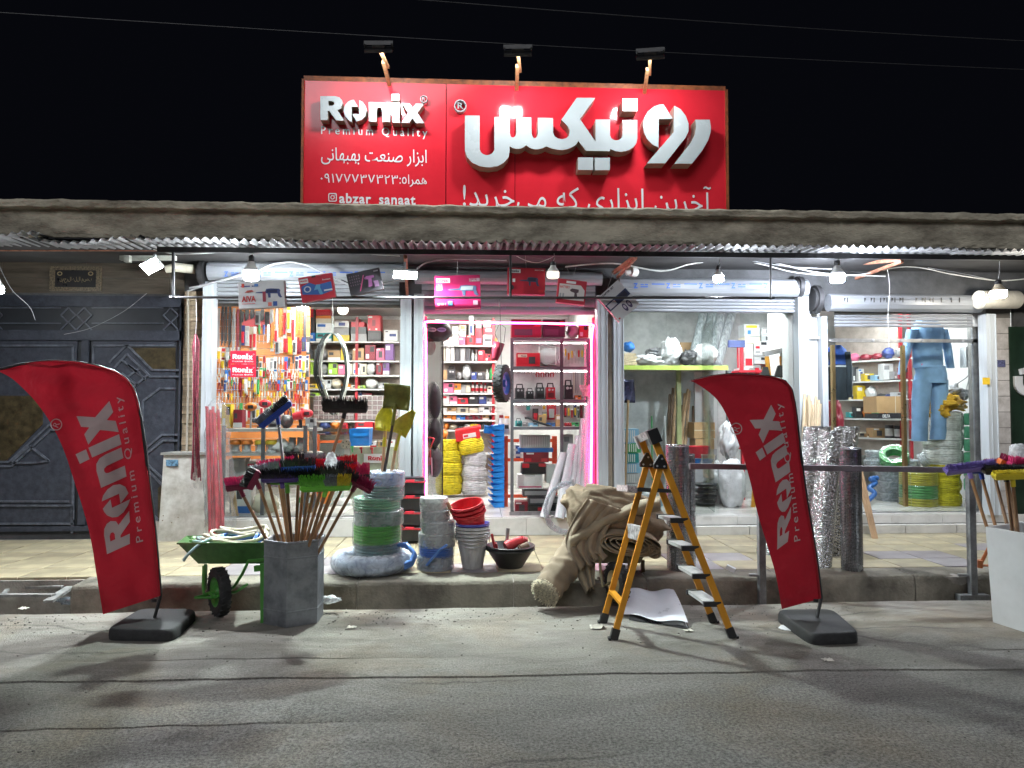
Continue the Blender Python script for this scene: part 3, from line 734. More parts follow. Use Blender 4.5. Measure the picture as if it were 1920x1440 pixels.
# drum ends of the rolls
for (px, py, rr, lab) in ((380, 512, .13, 'black round end plate of the roller above the tool window'), (1497, 538, .12, 'black end plate of the roller above the green shelf bay'), (1528, 562, .165, 'large black end disc of the roller above the clothing bay')):
 c = W(px, py, 8.02); m2 = MB(); m2.cyl(c + V(-.02, 0, 0), c + V(.03, 0, 0), rr, n=24); m2.cyl(c + V(-.045, 0, 0), c + V(-.02, 0, 0), rr * .8, n=24)
 one(m2, 'roller_end_plate', mat('end_plate_black', (0.03, 0.03, 0.032), .5), lab, 'end plate', 'roller end plates', 40)
m2 = MB(); m2.cyl(W(1836, 562, 7.85), W(1905, 562, 7.95), .105, n=28); m2.cyl(W(1836, 562, 7.85) - V(.006, 0, 0), W(1836, 562, 7.85), .098, n=28)
one(m2, 'motor_cover', mat('cream_motor_cover', (0.62, 0.60, 0.54), .5, var=.1), 'cream cylinder motor cover at the end of the last shutter', 'motor cover', None, 40)
m2 = MB(); m2.cyl(W(322, 500, 7.9), W(372, 506, 8.02), .05, n=18); m2.cyl(W(310, 505, 7.88), W(330, 501, 7.9), .04, .05, n=18)
one(m2, 'plastic_pipe', mat('cream_pipe', (0.60, 0.57, 0.47), .5), 'cream plastic pipe stub beside the square floodlight', 'pipe', None, 40)
m2 = MB(); m2.box(X(1137), X(1146), YF - .06, YF - .01, ZF - .1, Z(600))
for y in (688, 700): m2.box(X(1135), X(1149), YF - .075, YF - .05, Z(y), Z(y - 3))
one(m2, 'downpipe', mat('beige_downpipe', (0.46, 0.40, 0.31), .5, var=.15), 'beige square downpipe between doorway and green shelf bay', 'pipe')
m2 = MB(); m2.box(X(1509), X(1531), YF - .05, YF + .02, ZF, Z(549)); m2.box(X(1509) - .01, X(1531) + .01, YF - .08, YF - .05, Z(634), Z(629))
one(m2, 'white_pilaster', whitepaint, 'narrow white painted pilaster between the third and fourth bay', 'pilaster')
# ------------------------------------------------------------------ glazing
pane = glass('shop_glass')
def window(lab, panes, Y, y0, y1, frame=None):
 t = thing('shop_window', lab, 'window', W((panes[0][0] + panes[-1][1])/2, y1, Y))
 for (a, b_) in panes:
  panel(a, y0, b_, y1, Y, 0.008).build('pane', pane, t)
 for f in frame or []:
  panel(*f, Y - .012, .032).build('frame_bar', steel if len(f) < 5 else steel, t)
 return t
window('glass display window in front of the tool wall', [(413, 583), (585, 749)], YF + .12, 570, 968, [(412, 966, 750, 971), (412, 567, 750, 570)])
window('glass window of the bay with the green shelf', [(1167, 1250), (1252, 1344), (1392, 1487)], YF + .12, 585, 968, [(1167, 582, 1488, 585), (1486, 586, 1489, 966)])
w4 = window('glass front of the clothing bay with brass door rails', [(1545, 1702), (1706, 1834)], YF + .12, 612, 958, [(1545, 636, 1834, 641), (1545, 958, 1836, 964), (1832, 612, 1836, 957)])
brass = mat('brass', (0.48, 0.36, 0.17), .3, metal=.9, var=.1)
for a in (1571, 1704): MB().box(X(a - 3), X(a + 3), YF + .07, YF + .118, Z(957), Z(643)).build('brass_stile', brass, w4)
for a in (1556, 1637, 1690, 1729, 1806): MB().cyl(W(a, 638.5, YF + .09), W(a, 638.5, YF + .107), .014, n=12).build('fixing', steel, w4)
gd = thing('open_glass_door', 'frameless glass door swung open beside the doorway with a steel pull bar', 'door', W(1362, 965, 8.6))
MB().bar(V(X(1346), YF + .15, 0) + V(0, 0, (ZF + Z(590)) / 2), V(X(1366), YF + 0.95, (ZF + Z(590)) / 2), 0.008, Z(590) - ZF - .03, up=(0, 0, 1)).build('pane', pane, gd)
MB().cyl(V(X(1364) + .05, YF + .8, 1.0), V(X(1364) + .05, YF + .8, 1.55), .016, n=10).build('pull_bar', steel, gd, 40)
gd2 = thing('door_leaf', 'glass door leaf standing open inside the pink-lit doorway', 'door', W(815, 960, 8.5))
MB().bar(V(X(797), YF + .12, 1.48), V(X(822), YF + 1.0, 1.48), 0.010, 2.2, up=(0, 0, 1)).build('pane', pane, gd2)
MB().cyl(V(X(822) - .01, YF + .9, 1.0), V(X(822) - .01, YF + .9, 1.45), .016, n=10).build('pull_bar', steel, gd2, 40)
MB().bar(V(X(826) - .02, YF + .98, .36), V(X(826) - .02, YF + .98, 2.62), .018, .018).build('edge_strip', black, gd2)
# ------------------------------------------------------------------ the roof sign
YS = 7.62
sign = thing('shop_sign', 'large red shop sign with raised white letters standing on the roof slab', 'sign', W(965, 392, YS))
red = mat('sign_red', (0.60, 0.022, 0.036), 0.10, rvar=.04, var=0.06, scale=1.4, spec=0.5, coat=0.2)
zt_l, zt_r = W(569, 150, YS), W(1361, 170, YS)
pts = [zt_l, W(965, 160, YS), zt_r]
for (a, b_, c, d) in ((570, 836, 151, 157.5), (837.5, 965, 157.5, 161), (966, 1360, 161, 170)):
 m2 = MB(); p = [W(a, c, YS), W(b_, d, YS)]; zb = ZSLAB + .34
 q = [V(p[0].x, YS, zb), V(p[1].x, YS, zb), p[1], p[0]]
 m2.add(q + [w + V(0, .06, 0) for w in q], [(0,1,2,3),(4,7,6,5),(0,4,5,1),(1,5,6,2),(2,6,7,3),(3,7,4,0)]); m2.build('panel', red, sign)
frm = mat('orange_frame', (0.22, 0.06, 0.015), .5, var=.3, scale=12)
for a, b_ in ((W(569, 149.5, YS), W(1361, 169.5, YS)), (W(569, 150, YS), V(zt_l.x, YS, ZSLAB + .34)), (W(1361, 170, YS), V(zt_r.x, YS, ZSLAB + .34))):
 MB().bar(a + V(0, .02, 0), b_ + V(0, .02, 0), .022, .10, up=(0, 0, 1) if abs(a.x - b_.x) > 1 else (0, 1, 0)).build('frame', frm, sign)
face = mat('letter_face', (0.38, 0.42, 0.43), .25, var=.04, scale=2, spec=.5)
side = mat('letter_side', (0.40, 0.34, 0.26), .35, metal=.5, var=.15)
A = lambda *q: [(860 + x/7.68, 160 + y/7.68) for x, y in q]
B = lambda *q: [(1070 + x/6.4, 160 + y/6.4) for x, y in q]
word = (A((90,435),(303,435),(303,920),(318,960),(345,985),(380,1002),(410,1005),(445,1000),(475,985),(500,958),(515,920),(515,455),(735,455),(737,690),(748,730),(762,746),(780,752),(800,745),(818,725),(830,680),(832,462),(1045,462),(1050,690),(1062,735),(1078,754),(1097,760),(1115,754),(1130,735),(1140,690),(1140,468),(1358,468),(1362,690),(1385,735),(1430,765),(1490,775),(1550,760),(1585,725),(1600,680),(1598,640),(1575,592),(1480,495),(1700,180))
  + B((295,150),(112,405),(298,675),(298,410),(473,410),(473,600),(488,636),(515,654),(545,660),(578,654),(605,634),(622,600),(622,415),(800,415),(800,640),(790,690),(755,742),(690,780),(610,797),(540,790),(473,765),(473,790),(185,785),(92,665),(60,715),(0,752))
  + A((1560,918),(1490,930),(1420,926),(1340,908),(1262,878),(1210,904),(1150,920),(1090,920),(1030,903),(968,862),(925,896),(880,912),(830,913),(780,902),(735,880),(733,960),(715,1040),(650,1115),(560,1165),(430,1182),(300,1165),(190,1110),(118,1030),(90,940)))
DEP = 0.16
def sl(loop, name='raised_letter', dep=DEP):
 m2 = MB(); m2.prism([loop] if isinstance(loop[0][0], (int, float)) else loop, lambda q: W(q[0], q[1], YS - dep), V(0, dep - .002, 0), 0, 1)
 return m2.build(name, [face, side], sign, fix=True)
sl(word)
def ellr(x0, y0, x1, y1): return B((x0, y0), (x1, y0), (x1, y1), (x0, y1))
for r_ in ((88,865,270,1015), (288,868,470,1018), (622,158,800,308)): sl(ellr(*r_))
sl(B((1115,228),(1225,400),(1058,405),(1055,745),(980,710),(915,640),(880,560),(868,480),(880,400),(925,315),(1000,255),(1060,232)))
sl(B((1240,245),(1320,285),(1385,370),(1415,460),(1415,550),(1375,630),(1135,935),(915,935),(1237,560)))
sl(B((1495,412),(1670,412),(1683,500),(1678,570),(1650,660),(1580,780),(1455,940),(1245,940),(1440,690),(1490,590),(1505,500)))
for l in LOGO: sl([[(580 + (160 + u*1495)/7.68, 160 + (545 - v*1495)/7.68) for u, v in lp] for lp in l], dep=.11)
def circR(cx, cy, r, dep, Yo):
 m2 = MB(); m2.prism(ring2d(cx, cy, r*.84, r, 28), lambda q: W(q[0], q[1], Yo), V(0, dep, 0))
 letter(m2, 'R', quad(*qd(cx - r*.42, cy - r*.5, cx + r*.46, cy + r*.5, Yo)))
 return m2.build('registered_mark', face, sign)
circR(863, 198, 11.5, .06, YS - .07); circR(794.5, 185.5, 6.8, .04, YS - .06)
pr = flat('white_print', (0.62, 0.63, 0.65), .4)
def sign_text(body, x0, y0, x1, y1, off=0.0, space=1.0, y0r=None, y1r=None):
 m2 = MB(); Yt = YS - .006; s = 0.02 * (x1 - x0)
 letters(body, quad(W(x0, y1, Yt), W(x1, y1 + (x1-x0)*.0255, Yt), W(x1, y0 + (x1-x0)*.0255, Yt), W(x0, y0, Yt)), 'printed_letter', pr, sign, off, space, V(0, -.0012, 0))
sign_text('Premium Quality', 602, 236, 801, 256, .008, 1.5)
sign_text(persian('ابزار صنعت بهبهانی'), 602, 276, 800, 308, 0)
sign_text('۰۹۱۷۷۷۳۷۳۲۳', 601, 325, 746, 342, 0, 1.1)
sign_text(persian('همراه:'), 749, 327, 800, 350, 0)
sign_text('abzar_sanaat', 636, 362, 779, 384, .025, 1.12)
sign_text(persian('آخرین ابزاری که می\u200cخرید!'), 868, 338, 1333, 399, 0, 1.06)
m2 = MB(); Yt = YS - .006
def rr(cx, cy, w, r, n=5):
 P = []
 for k, (sx, sy) in enumerate(((1, 1), (-1, 1), (-1, -1), (1, -1))):
  for i in range(n): t = math.pi/2*(k + i/(n-1)); P.append((cx + sx*(w-r) + r*math.cos(t), cy + sy*(w-r) + r*math.sin(t)))
 return P
m2.prism([rr(623.5, 370, 8, 3), rr(623.5, 370, 6.2, 2)[::-1]], lambda q: W(q[0], q[1], Yt), None); m2.prism(ring2d(623.5, 370, 2.6, 4, 18), lambda q: W(q[0], q[1], Yt), None); m2.prism([rr(628, 365.8, .9, .8)], lambda q: W(q[0], q[1], Yt), None)
m2.build('camera_icon', pr, sign)
# --- three floodlights on arms above the sign
prim = mat('orange_arm', (0.62, 0.36, 0.17), .5, var=.2, scale=20)
sign_led = emit('sign_led', (0.93, 0.97, 1.0), 280.0)
def sign_lamp(base, tip, lab):
 b0 = W(*base, YS + .03); t0 = W(*tip, 6.93)
 t = thing('sign_floodlight', lab, 'floodlight', b0, 'floodlights on arms above the sign')
 MB().bar(b0 - V(0, 0, .06), b0 + (t0-b0)*.62, .035, .035).build('arm', prim, t)
 MB().bar(b0 + (t0-b0)*.45 + V(.03, 0, .0), t0, .028, .028).build('arm_extension', prim, t)
 tgt = V(b0.x + .02, YS, b0.z - .75); d = (tgt - t0).normalized(); c = t0 + V(0, 0, -.01)
 a, b_, d = basis(d, (0, 0, 1)); rot = Matrix((a, b_, d)).transposed()
 MB().obox(c, (.27, .13, .025), rot).build('housing', black, t)
 m2 = MB(); m2.add([c + d*.0135 + a*sx*.12 + b_*sy*.055 for sx, sy in ((-1, -1), (1, -1), (1, 1), (-1, 1))], [(0, 1, 2, 3)]); m2.build('led_panel', sign_led, t)
 m2 = MB(); m2.obox(c - d*.03, (.12, .02, .04), rot); m2.obox(c - d*.03 + b_*.03, (.12, .012, .04), rot); m2.obox(c - d*.03 - b_*.03, (.12, .012, .04), rot); m2.build('heat_sink', black, t)
 m2 = MB(); m2.bar(c + a*.13 - d*.02, c + a*.13 - d*.06, .012, .04); m2.bar(c - a*.13 - d*.02, c - a*.13 - d*.06, .012, .04); m2.bar(c - a*.14 - d*.06, c + a*.14 - d*.06, .012, .04); m2.build('bracket', black, t)
sign_lamp((731, 152), (711, 91), 'sign floodlight above the latin word mark')
sign_lamp((969, 160), (971, 98), 'sign floodlight above the middle of the red sign')
sign_lamp((1208, 166), (1219, 104), 'sign floodlight above the two last raised letters')
# --- overhead cables against the sky
cab = mat('sky_cable', (0.06, 0.06, 0.065), .5)
def cable(pts, r, name, m_, lab, cat='cable', group=None, n=5, sub=14, sag=0.0):
 P = []
 for i in range(len(pts) - 1):
  a, b_ = pts[i], pts[i+1]
  for k in range(sub):
   u = k / sub; q = a.lerp(b_, u); q = q + V(0, 0, -sag * 4 * u * (1-u) * (a-b_).length); P.append(q)
 P.append(pts[-1])
 return one(MB().tube(P, r, n), name, m_, lab, cat, group, 40)
cable([W(650, -12, 9), W(1950, 78, 11)], .006, 'overhead_cable', cab, 'upper overhead cable crossing the night sky', group='overhead cables', sag=.004)
cable([W(-20, 22, 9), W(1960, 132, 11)], .005, 'overhead_cable', cab, 'lower overhead cable passing behind the sign floodlights', group='overhead cables', sag=.003)
# ------------------------------------------------------------------ lamps under the canopy
def hang_bulb(px, py, Y, r, h, col, strength, lab, cord_py, cap=(0.75, 0.75, 0.73), lit=True):
 c = W(px, py, Y)
 t = thing('hanging_bulb', lab, 'light bulb', c - V(0, 0, h/2), 'bulbs hanging under the canopy')
 prof = [(r*.05, -h/2), (r*.8, -h/2 + .004), (r, -h/2 + .018), (r, h*.2), (r*.97, h*.25)]
 MB().lathe(prof, c, 20).build('diffuser', emit('bulb_' + str(px), col, strength) if lit else mat('bulb_off', (0.72, 0.68, 0.62), .3), t, 40)
 MB().lathe([(r*.99, h*.22), (r*.96, h*.34), (r*.55, h*.72), (r*.42, h*.95), (r*.02, h*.96)], c, 20).build('housing', mat('bulb_housing_%d%d' % (cap[0]*100, cap[2]*100), cap, .4), t, 40)
 MB().lathe([(r*.42, h*.9), (r*.42, h*1.35), (r*.2, h*1.45), (r*.01, h*1.46)], c, 14).build('socket', black, t, 40)
 p0 = c + V(0, 0, h*1.4); p1 = W(px + 2, cord_py, Y)
 MB().tube([p0, p0.lerp(p1, .4) + V(.01, 0, 0), p1], .004, 5).build('cord', mat('grey_cord', (0.4, 0.4, 0.4), .5), t)
cool = (0.90, 0.96, 1.0)
hang_bulb(471, 514, 7.2, .07, .13, cool, 750.0, 'bright bulb hanging in front of the first blue-lettered shutter', 470)
hang_bulb(1347, 521, 7.25, .05, .09, (0.86, 0.93, 1.0), 480.0, 'small lit bulb on a black socket in front of the third shutter', 485)
hang_bulb(1570, 519, 7.2, .07, .12, (0.82, 0.88, 1.0), 1200.0, 'brightest bluish bulb hanging before the fourth bay', 484)
hang_bulb(1872, 550, 7.3, .076, .10, (1.0, 0.93, 0.8), 260.0, 'dim yellowish bulb hanging in front of the tiled pier', 490, cap=(0.5, 0.42, 0.3))
hang_bulb(1037, 514, 7.1, .062, .09, (1, .75, .6), 1.2, 'unlit round bulb with an added faint glow between two red drill boxes', 475, cap=(0.55, 0.53, 0.5))  # switched-off bulb, its diffuser given a weak warm emission
hang_bulb(-6, 541, 7.2, .06, .10, cool, 120.0, 'bulb hanging at the edge of the view before the metal gate', 480)
def led_flood(px, py, Y, w, h, nrm, roll, strength, lab, col=cool):
 c = W(px, py, Y)
 t = thing('floodlight', lab, 'floodlight', c, 'led floodlights under the canopy')
 a, b_, d = basis(Vector(nrm), (0, 0, 1)); rot = Matrix((a, b_, d)).transposed() @ Matrix.Rotation(roll, 3, 'Z')
 MB().obox(c - d*.02, (w + .02, h + .02, .035), rot).build('housing', mat('floodlight_housing', (0.5, 0.52, 0.52), .4), t)
 MB().obox(c + d*.001, (w, h, .004), rot).build('led_panel', emit('flood_%d' % px, col, strength), t)
 m2 = MB(); m2.bar(c - d*.03 + b_*.0, c - d*.10 + V(0, 0, .06), .02, .03); m2.build('bracket', steel, t)
led_flood(283, 500, 6.95, .17, .10, (-.1, -.75, -.75), R(24), 3300.0, 'square lit floodlight over the metal gate')
led_flood(760, 516, 7.05, .21, .075, (0.12, -.62, -.8), 0, 4900.0, 'short wide lit floodlight between tool window and doorway', (0.86, 1.0, 0.97))
gb = MB(); gb.bar(W(226, 484, 7.6), W(330, 484, 7.6), .05, .045); gb.box(*[q for q in (W(246, 0, 7.55).x, W(256, 0, 7.55).x)], 7.5, 7.56, Z(500, 7.55), Z(488, 7.55))
one(gb, 'lamp_bracket', mat('pale_bracket', (0.5, 0.52, 0.47), .5, var=.2), 'pale square bar with lamp bracket over the gate', 'bracket')
# --- cables draped under the canopy
cw = mat('white_cable', (0.62, 0.62, 0.60), .45); cg = mat('grey_cable', (0.30, 0.31, 0.32), .45); cbk = mat('black_cable', (0.04, 0.04, 0.045), .45)
def drape(pts, Y, r, m_, lab):
 P = [W(a, b_, Y) for a, b_ in pts]
 out = []
 for i in range(len(P) - 1):
  p0 = P[max(0, i-1)]; p1 = P[i]; p2 = P[i+1]; p3 = P[min(len(P)-1, i+2)]
  for k in range(8):
   u = k/8; out.append(0.5*((2*p1) + (p2-p0)*u + (2*p0-5*p1+4*p2-p3)*u*u + (3*p1-p0-3*p2+p3)*u**3))
 out.append(P[-1])
 return one(MB().tube(out, r, 6), 'cable', m_, lab, 'cable', 'cables draped under the canopy', 50)
drape([(288, 468), (330, 476), (400, 474), (465, 468), (560, 475), (640, 474), (750, 480)], 7.3, .0045, cw, 'wavy white cable under the first corrugated sheets')
drape([(355, 540), (400, 530), (470, 512), (520, 494), (570, 496), (640, 528), (680, 540), (760, 520), (800, 492), (850, 486), (950, 488)], 7.75, .009, cg, 'thick grey cable looping over the first shutter')
drape([(352, 546), (420, 524), (480, 506)], 7.8, .008, cg, 'second grey cable beside the stone pier')
drape([(640, 525), (680, 541), (700, 545)], 7.7, .007, cbk, 'short black cable behind the black tool box')
drape([(1060, 500), (1150, 494), (1240, 508), (1300, 494), (1380, 486), (1440, 490), (1540, 512), (1660, 518)], 7.8, .008, cw, 'long pale cable sagging over the third shutter')
drape([(1370, 485), (1430, 496), (1500, 512), (1600, 516), (1700, 500), (1790, 515), (1870, 526), (1930, 522)], 7.8, .006, cw, 'pale cable running on to the tiled pier')
drape([(1380, 484), (1480, 500), (1570, 505)], 7.7, .005, cg, 'thin grey cable behind the brightest bulb')
drape([(1740, 502), (1800, 512), (1860, 525)], 7.9, .005, cg, 'thin grey cable behind the cream motor cover')
drape([(-10, 480), (20, 540), (55, 575), (66, 600)], 7.6, .0025, cg, 'loose white wire hanging in front of the gate')
drape([(275, 550), (230, 585), (170, 615), (120, 627)], 7.9, .0025, cg, 'thin wire slanting across the gate lattice')
drape([(1664, 505), (1668, 540), (1665, 590), (1667, 650)], 7.6, .003, cw, 'string hanging before the clothing bay glass')
drape([(960, 475), (985, 488), (1010, 492), (1040, 480)], 7.2, .004, cw, 'tangled white wire under the pink-tinted sheets')
drape([(352, 545), (353, 700), (350, 850), (352, 950)], 8.08, .012, mat('conduit', (.35, .32, .27), .5), 'grey conduit running down the stone pier')
# ================================================================== GOODS IN FRONT OF THE SHOP
wood = mat('pale_wood', (0.47, 0.31, 0.17), .55, var=.2, scale=5, stretch=(6, 6, .7), bump=.1, bscale=30, rnd=.2)
rub = mat('black_rubber', (0.022, 0.022, 0.023), .75, var=.25, scale=20, bump=.3, bscale=90)
wht = flat('white_plastic', (.75, .76, .77), .4)
# --- feather flags
flag_red = cloth('flag_red', (0.36, 0.010, 0.022), trans=.08, rough=.75, scale=3, bump=.85, bscale=11)
flag_wht = cloth('flag_print', (0.47, 0.38, 0.37), trans=.1, rough=.8, scale=3)
hem = cloth('flag_hem', (0.33, 0.01, 0.02), trans=.2)
def cr(P, t):
 """Point at t in 0..1 on a smooth curve through pixel points."""
 k = len(P) - 1; f = min(t * k, k - 1e-6); i = int(f); u = f - i
 p0, p1, p2, p3 = P[max(0, i-1)], P[i], P[i+1], P[min(k, i+2)]
 return tuple(.5*((2*p1[j]) + (p2[j]-p0[j])*u + (2*p0[j]-5*p1[j]+4*p2[j]-p3[j])*u*u + (3*p1[j]-p0[j]-3*p2[j]+p3[j])*u**3) for j in (0, 1))
def subdiv_tris(vs, fs, mx):
 out_v = list(vs); F = []
 for f in fs: F += [(f[0], f[i], f[i+1]) for i in range(1, len(f)-1)]
 mid = {}
 for _ in range(5):
  NF = []; ch = False
  for a, b_, c in F:
   e = [(a, b_), (b_, c), (c, a)]; L = [math.dist(out_v[p], out_v[q]) for p, q in e]; k = L.index(max(L))
   if L[k] <= mx: NF.append((a, b_, c)); continue
   p, q = e[k]; o = (set((a, b_, c)) - {p, q}).pop(); key = (min(p, q), max(p, q))
   if key not in mid: out_v.append(tuple((out_v[p][j] + out_v[q][j])/2 for j in range(2))); mid[key] = len(out_v) - 1
   m_ = mid[key]; NF += [(p, m_, o), (m_, q, o)]; ch = True
  F = NF
  if not ch: break
 return out_v, F
def feather_flag(lab, Yf, pole, free, basepx, poot, Bq, Dq, small, seed):
 base = G(*poot, .07); Y0 = base.y
 t = thing('feather_flag', lab, 'flag', (base.x, base.y, 0), 'red feather flags by the road')
 def dep(px, py):
  a = mnoise.noise(V(px*.011 + seed, py*.006, seed)); b_ = math.sin(px*.045 + py*.017 + seed)*.5
  c = mnoise.noise(V(px*.03, py*.03, seed + 4)); tp = max(0, (800 - py)/110.0)
  d = math.sin((py - px*.22)*.13 + seed) * .5 * min(1, tp)
  e = mnoise.noise(V((px - py*.35)*.022 + seed, (py + px*.3)*.004, seed + 9)); f = abs(mnoise.noise(V((px*.5 + py*.9)*.017, seed, 3)))
  return Y0 + .06*a + .022*b_ + .014*c + .022*d + .05*e + .03*f
 def S(px, py, off=0): return W(px, py, dep(px, py) - off)
 def fn(u, v):
  a = cr(pole, v); b_ = cr(free, v); return S(b_[0] + (a[0]-b_[0])*u, b_[1] + (a[1]-b_[1])*u)
 MB().grid(fn, 34, 70).build('banner', flag_red, t, 80)
 m2 = MB(); m2.grid(lambda u, v: (lambda a: S(a[0] - 5*u, a[1] + 2*u*(v > .6), .004 + .006*math.sin(u*math.pi)))(cr(pole, v)), 5, 70); m2.build('pole_sleeve', hem, t, 80)
 def B2(u):   # quadratic through three given points at u = 0, .776, 1
  (x0, y0), (x1, y1), (x2, y2) = Bq; k = .776
  l0 = (u-k)*(u-1)/((0-k)*(0-1)); l1 = u*(u-1)/(k*(k-1)); l2 = u*(u-k)/(1*(1-k))
  return x0*l0 + x1*l1 + x2*l2, y0*l0 + y1*l1 + y2*l2
 def mp(q):
  u, v = q; x, y = B2(u); dx = Dq[0][0]*(1-u) + Dq[1][0]*u; dy = Dq[0][1]*(1-u) + Dq[1][1]*u
  return S(x + dx*v, y + dy*v, .005)
 m2 = MB()
 for l in LOGO:
  fl_ = [q for lp in l for q in lp]; tr = geometry.tessellate_polygon([[V(a, b_, 0) for a, b_ in lp] for lp in l])
  vv, ff = subdiv_tris(fl_, tr, .05); m2.add([mp(q) for q in vv], ff)
 m2.build('printed_word_mark', flag_wht, t, 80)
 (sx0, sy0), (sx1, sy1), hgt = small
 def mp2(q):
  x = sx0 + (sx1-sx0)*q[0] + 3*math.sin(q[0]*3); y = sy0 + (sy1-sy0)*q[0]
  return S(x - hgt*(q[1] - .2), y + hgt*.25*(q[1] - .2), .005)
 letters('Premium Quality', mp2, 'slogan_letter', flag_wht, t, .004, 1.45)
 m2 = MB(); rg = Bq[2]; cx, cy_ = rg[0] + Dq[1][0]*.30, rg[1] + Dq[1][1]*.30
 m2.prism(ring2d(cx, cy_, 9.2, 11.2, 24), lambda q: S(q[0], q[1], .005), None)
 vs, fs, dz, (x0, x1, y0, y1) = text2d('R')
 def mpr(x, y): a, b_ = (x-x0)/(x1-x0) - .5, (y-y0)/(y1-y0) - .5; c, s = math.cos(R(68)), math.sin(R(68)); p, q = a*9, b_*11; return S(cx + p*c - q*s, cy_ - p*s - q*c, .005)
 m2.add([mpr(x, y) for x, y in vs], fs); m2.build('registered_mark', flag_wht, t)
 pc = [V(base.x, base.y, .05)] + [W(*cr(pole, k/14), Y0 + .04) for k in range(15)]
 MB().tube(pc, [.012]*6 + [.009]*(len(pc)-6), 8).build('pole', black, t, 50)
 MB().cyl(V(base.x, base.y, .19), V(base.x, base.y, .21), .02, n=10).build('pole_collar', black, t, 40)
 bp = [G(*q, .075) for q in basepx]; bot = [G(*q, .075) + V(0, 0, -.07) for q in basepx]
 m2 = MB(); c = sum(bp, V(0,0,0)) / 4
 ring = lambda k, z: [V(c.x + (p.x-c.x)*k, c.y + (p.y-c.y)*k, z) for p in rounded(bp)]
 def rounded(P, n=5, f=.18):
  out = []
  for i in range(4):
   p, a, b_ = P[i], P[i-1], P[(i+1) % 4]; s, e = p.lerp(a, f), p.lerp(b_, f)
   for k in range(n): u = k/(n-1); out.append((s*(1-u)**2) + (p*2*u*(1-u)) + (e*u*u))
  return out
 L_ = [ring(1, 0), ring(1.01, .02), ring(1.0, .055), ring(.965, .072), ring(.93, .077)]; n = len(L_[0])
 for r_ in L_: m2.v.extend([tuple(q) for q in r_])
 for j in range(len(L_)-1):
  for i in range(n): m2.f.append((j*n+i, j*n+(i+1) % n, (j+1)*n+(i+1) % n, (j+1)*n+i)); m2.m.append(0)
 m2.f.append(tuple(range((len(L_)-1)*n, len(L_)*n))); m2.m.append(0)
 m2.build('base', rub, t, 50)
k3 = lambda x, y: (x/2.571, 660 + y/2.571)
feather_flag('red feather flag in front of the metal gate', 5.15,
 [(301, 1117), (292, 1010), (280, 905), (270, 820), (261, 765), (250, 728), (228, 703), (190, 688), (130, 677), (60, 679), (-8, 694)],
 [(193, 1152), (183, 1090), (170, 1010), (156, 955), (140, 905), (120, 845), (96, 795), (70, 757), (45, 730), (20, 708), (-8, 694)],
 [(196, 1180), (262, 1140), (372, 1141), (326, 1182)], (288, 1160),
 [k3(640, 918), k3(575, 385), k3(527, 236)], [(-477/2.571, 218/2.571), (-853/2.571, 379/2.571)], (k3(692, 912), k3(585, 212), 17), 1.3)
k4 = lambda x, y: (1280 + x/2.666, 680 + y/2.666)
feather_flag('red feather flag between the ladder and the foil rolls', 5.15,
 [(1540, 1122), (1530, 1040), (1516, 960), (1506, 890), (1497, 810), (1490, 755), (1480, 722), (1455, 708), (1400, 702), (1345, 703), (1296, 714)],
 [(1466, 1142), (1455, 1080), (1441, 1030), (1420, 960), (1406, 900), (1390, 845), (1370, 795), (1352, 760), (1335, 740), (1315, 725), (1296, 714)],
 [(1520, 1190), (1452, 1142), (1562, 1141), (1614, 1186)], (1530, 1160),
 [k4(532, 890), k4(500, 340), k4(442, 210)], [(-230/2.666, 172/2.666), (-580/2.666, 400/2.666)], (k4(590, 888), k4(495, 200), 15), 7.7)
# --- brooms
def bcol(name, c): return mat('bristle_' + name, c, .55, var=.2, scale=40)
PLAS = dict(maroon=(.16, .012, .04), black=(.02, .02, .022), lime=(.16, .52, .05), blue=(.02, .06, .33), purple=(.09, .05, .24), pink=(.62, .03, .16), red=(.55, .02, .03), yellow=(.62, .50, .03), grey=(.18, .19, .22), orange=(.6, .14, .02), lilac=(.22, .16, .46), wine=(.30, .01, .07))
def plas(n): return mat('plastic_' + n, PLAS[n], .35, var=.08, rnd=.06)
bwood = mat('brown_broomstick', (.30, .165, .08), .45, var=.2, scale=5, stretch=(6, 6, .7), rnd=.35)
def broom(foot, head, axis, width, block, bristles, lab, grp, bl=.06, hcol=bwood, tilt=(0, 0, 1), dep=.055):
 """foot and head are the ends of the handle; the head block lies along axis, bristles point along tilt."""
 foot, head = Vector(foot), Vector(head)
 t = thing('broom', lab, 'broom', foot, grp)
 ax = Vector(axis).normalized(); up = Vector(tilt); up = (up - ax*up.dot(ax)).normalized(); sd = ax.cross(up)
 MB().cyl(foot, head + (head-foot).normalized()*.01, .0118, n=8).build('handle', hcol, t, 40)
 rot = Matrix((ax, sd, up)).transposed()
 m2 = MB(); m2.obox(head + up*.015, (width, dep, .03), rot, taper=.9); m2.cyl(head - (head-foot).normalized()*.06, head + up*.005, .017, n=8); m2.obox(head + up*.037, (width*.97, dep*.92, .016), rot)
 m2.build('head_block', plas(block), t)
 m2 = MB(); mats = [bcol(b_, PLAS[b_]) for b_ in bristles]; nb_ = max(22, int(width*150))
 for i in range(nb_):
  u = (i + .5)/nb_; k = min(len(bristles)-1, int(u*len(bristles)))
  for j in range(4):
   o = head + ax*((u-.5)*width*.95 + random.uniform(-.003, .003)) + sd*((j-1.5)*dep*.23) + up*.04
   tip = o + (up + ax*((u-.5)*.3 + random.uniform(-.08, .08)) + sd*((j-1.5)*.10 + random.uniform(-.08, .08))) * (bl*random.uniform(.86, 1.06))
   m2.cyl(o, tip, .0036, .0026, n=3, caps=False, m=k)
 m2.build('bristles', mats, t)
 return t
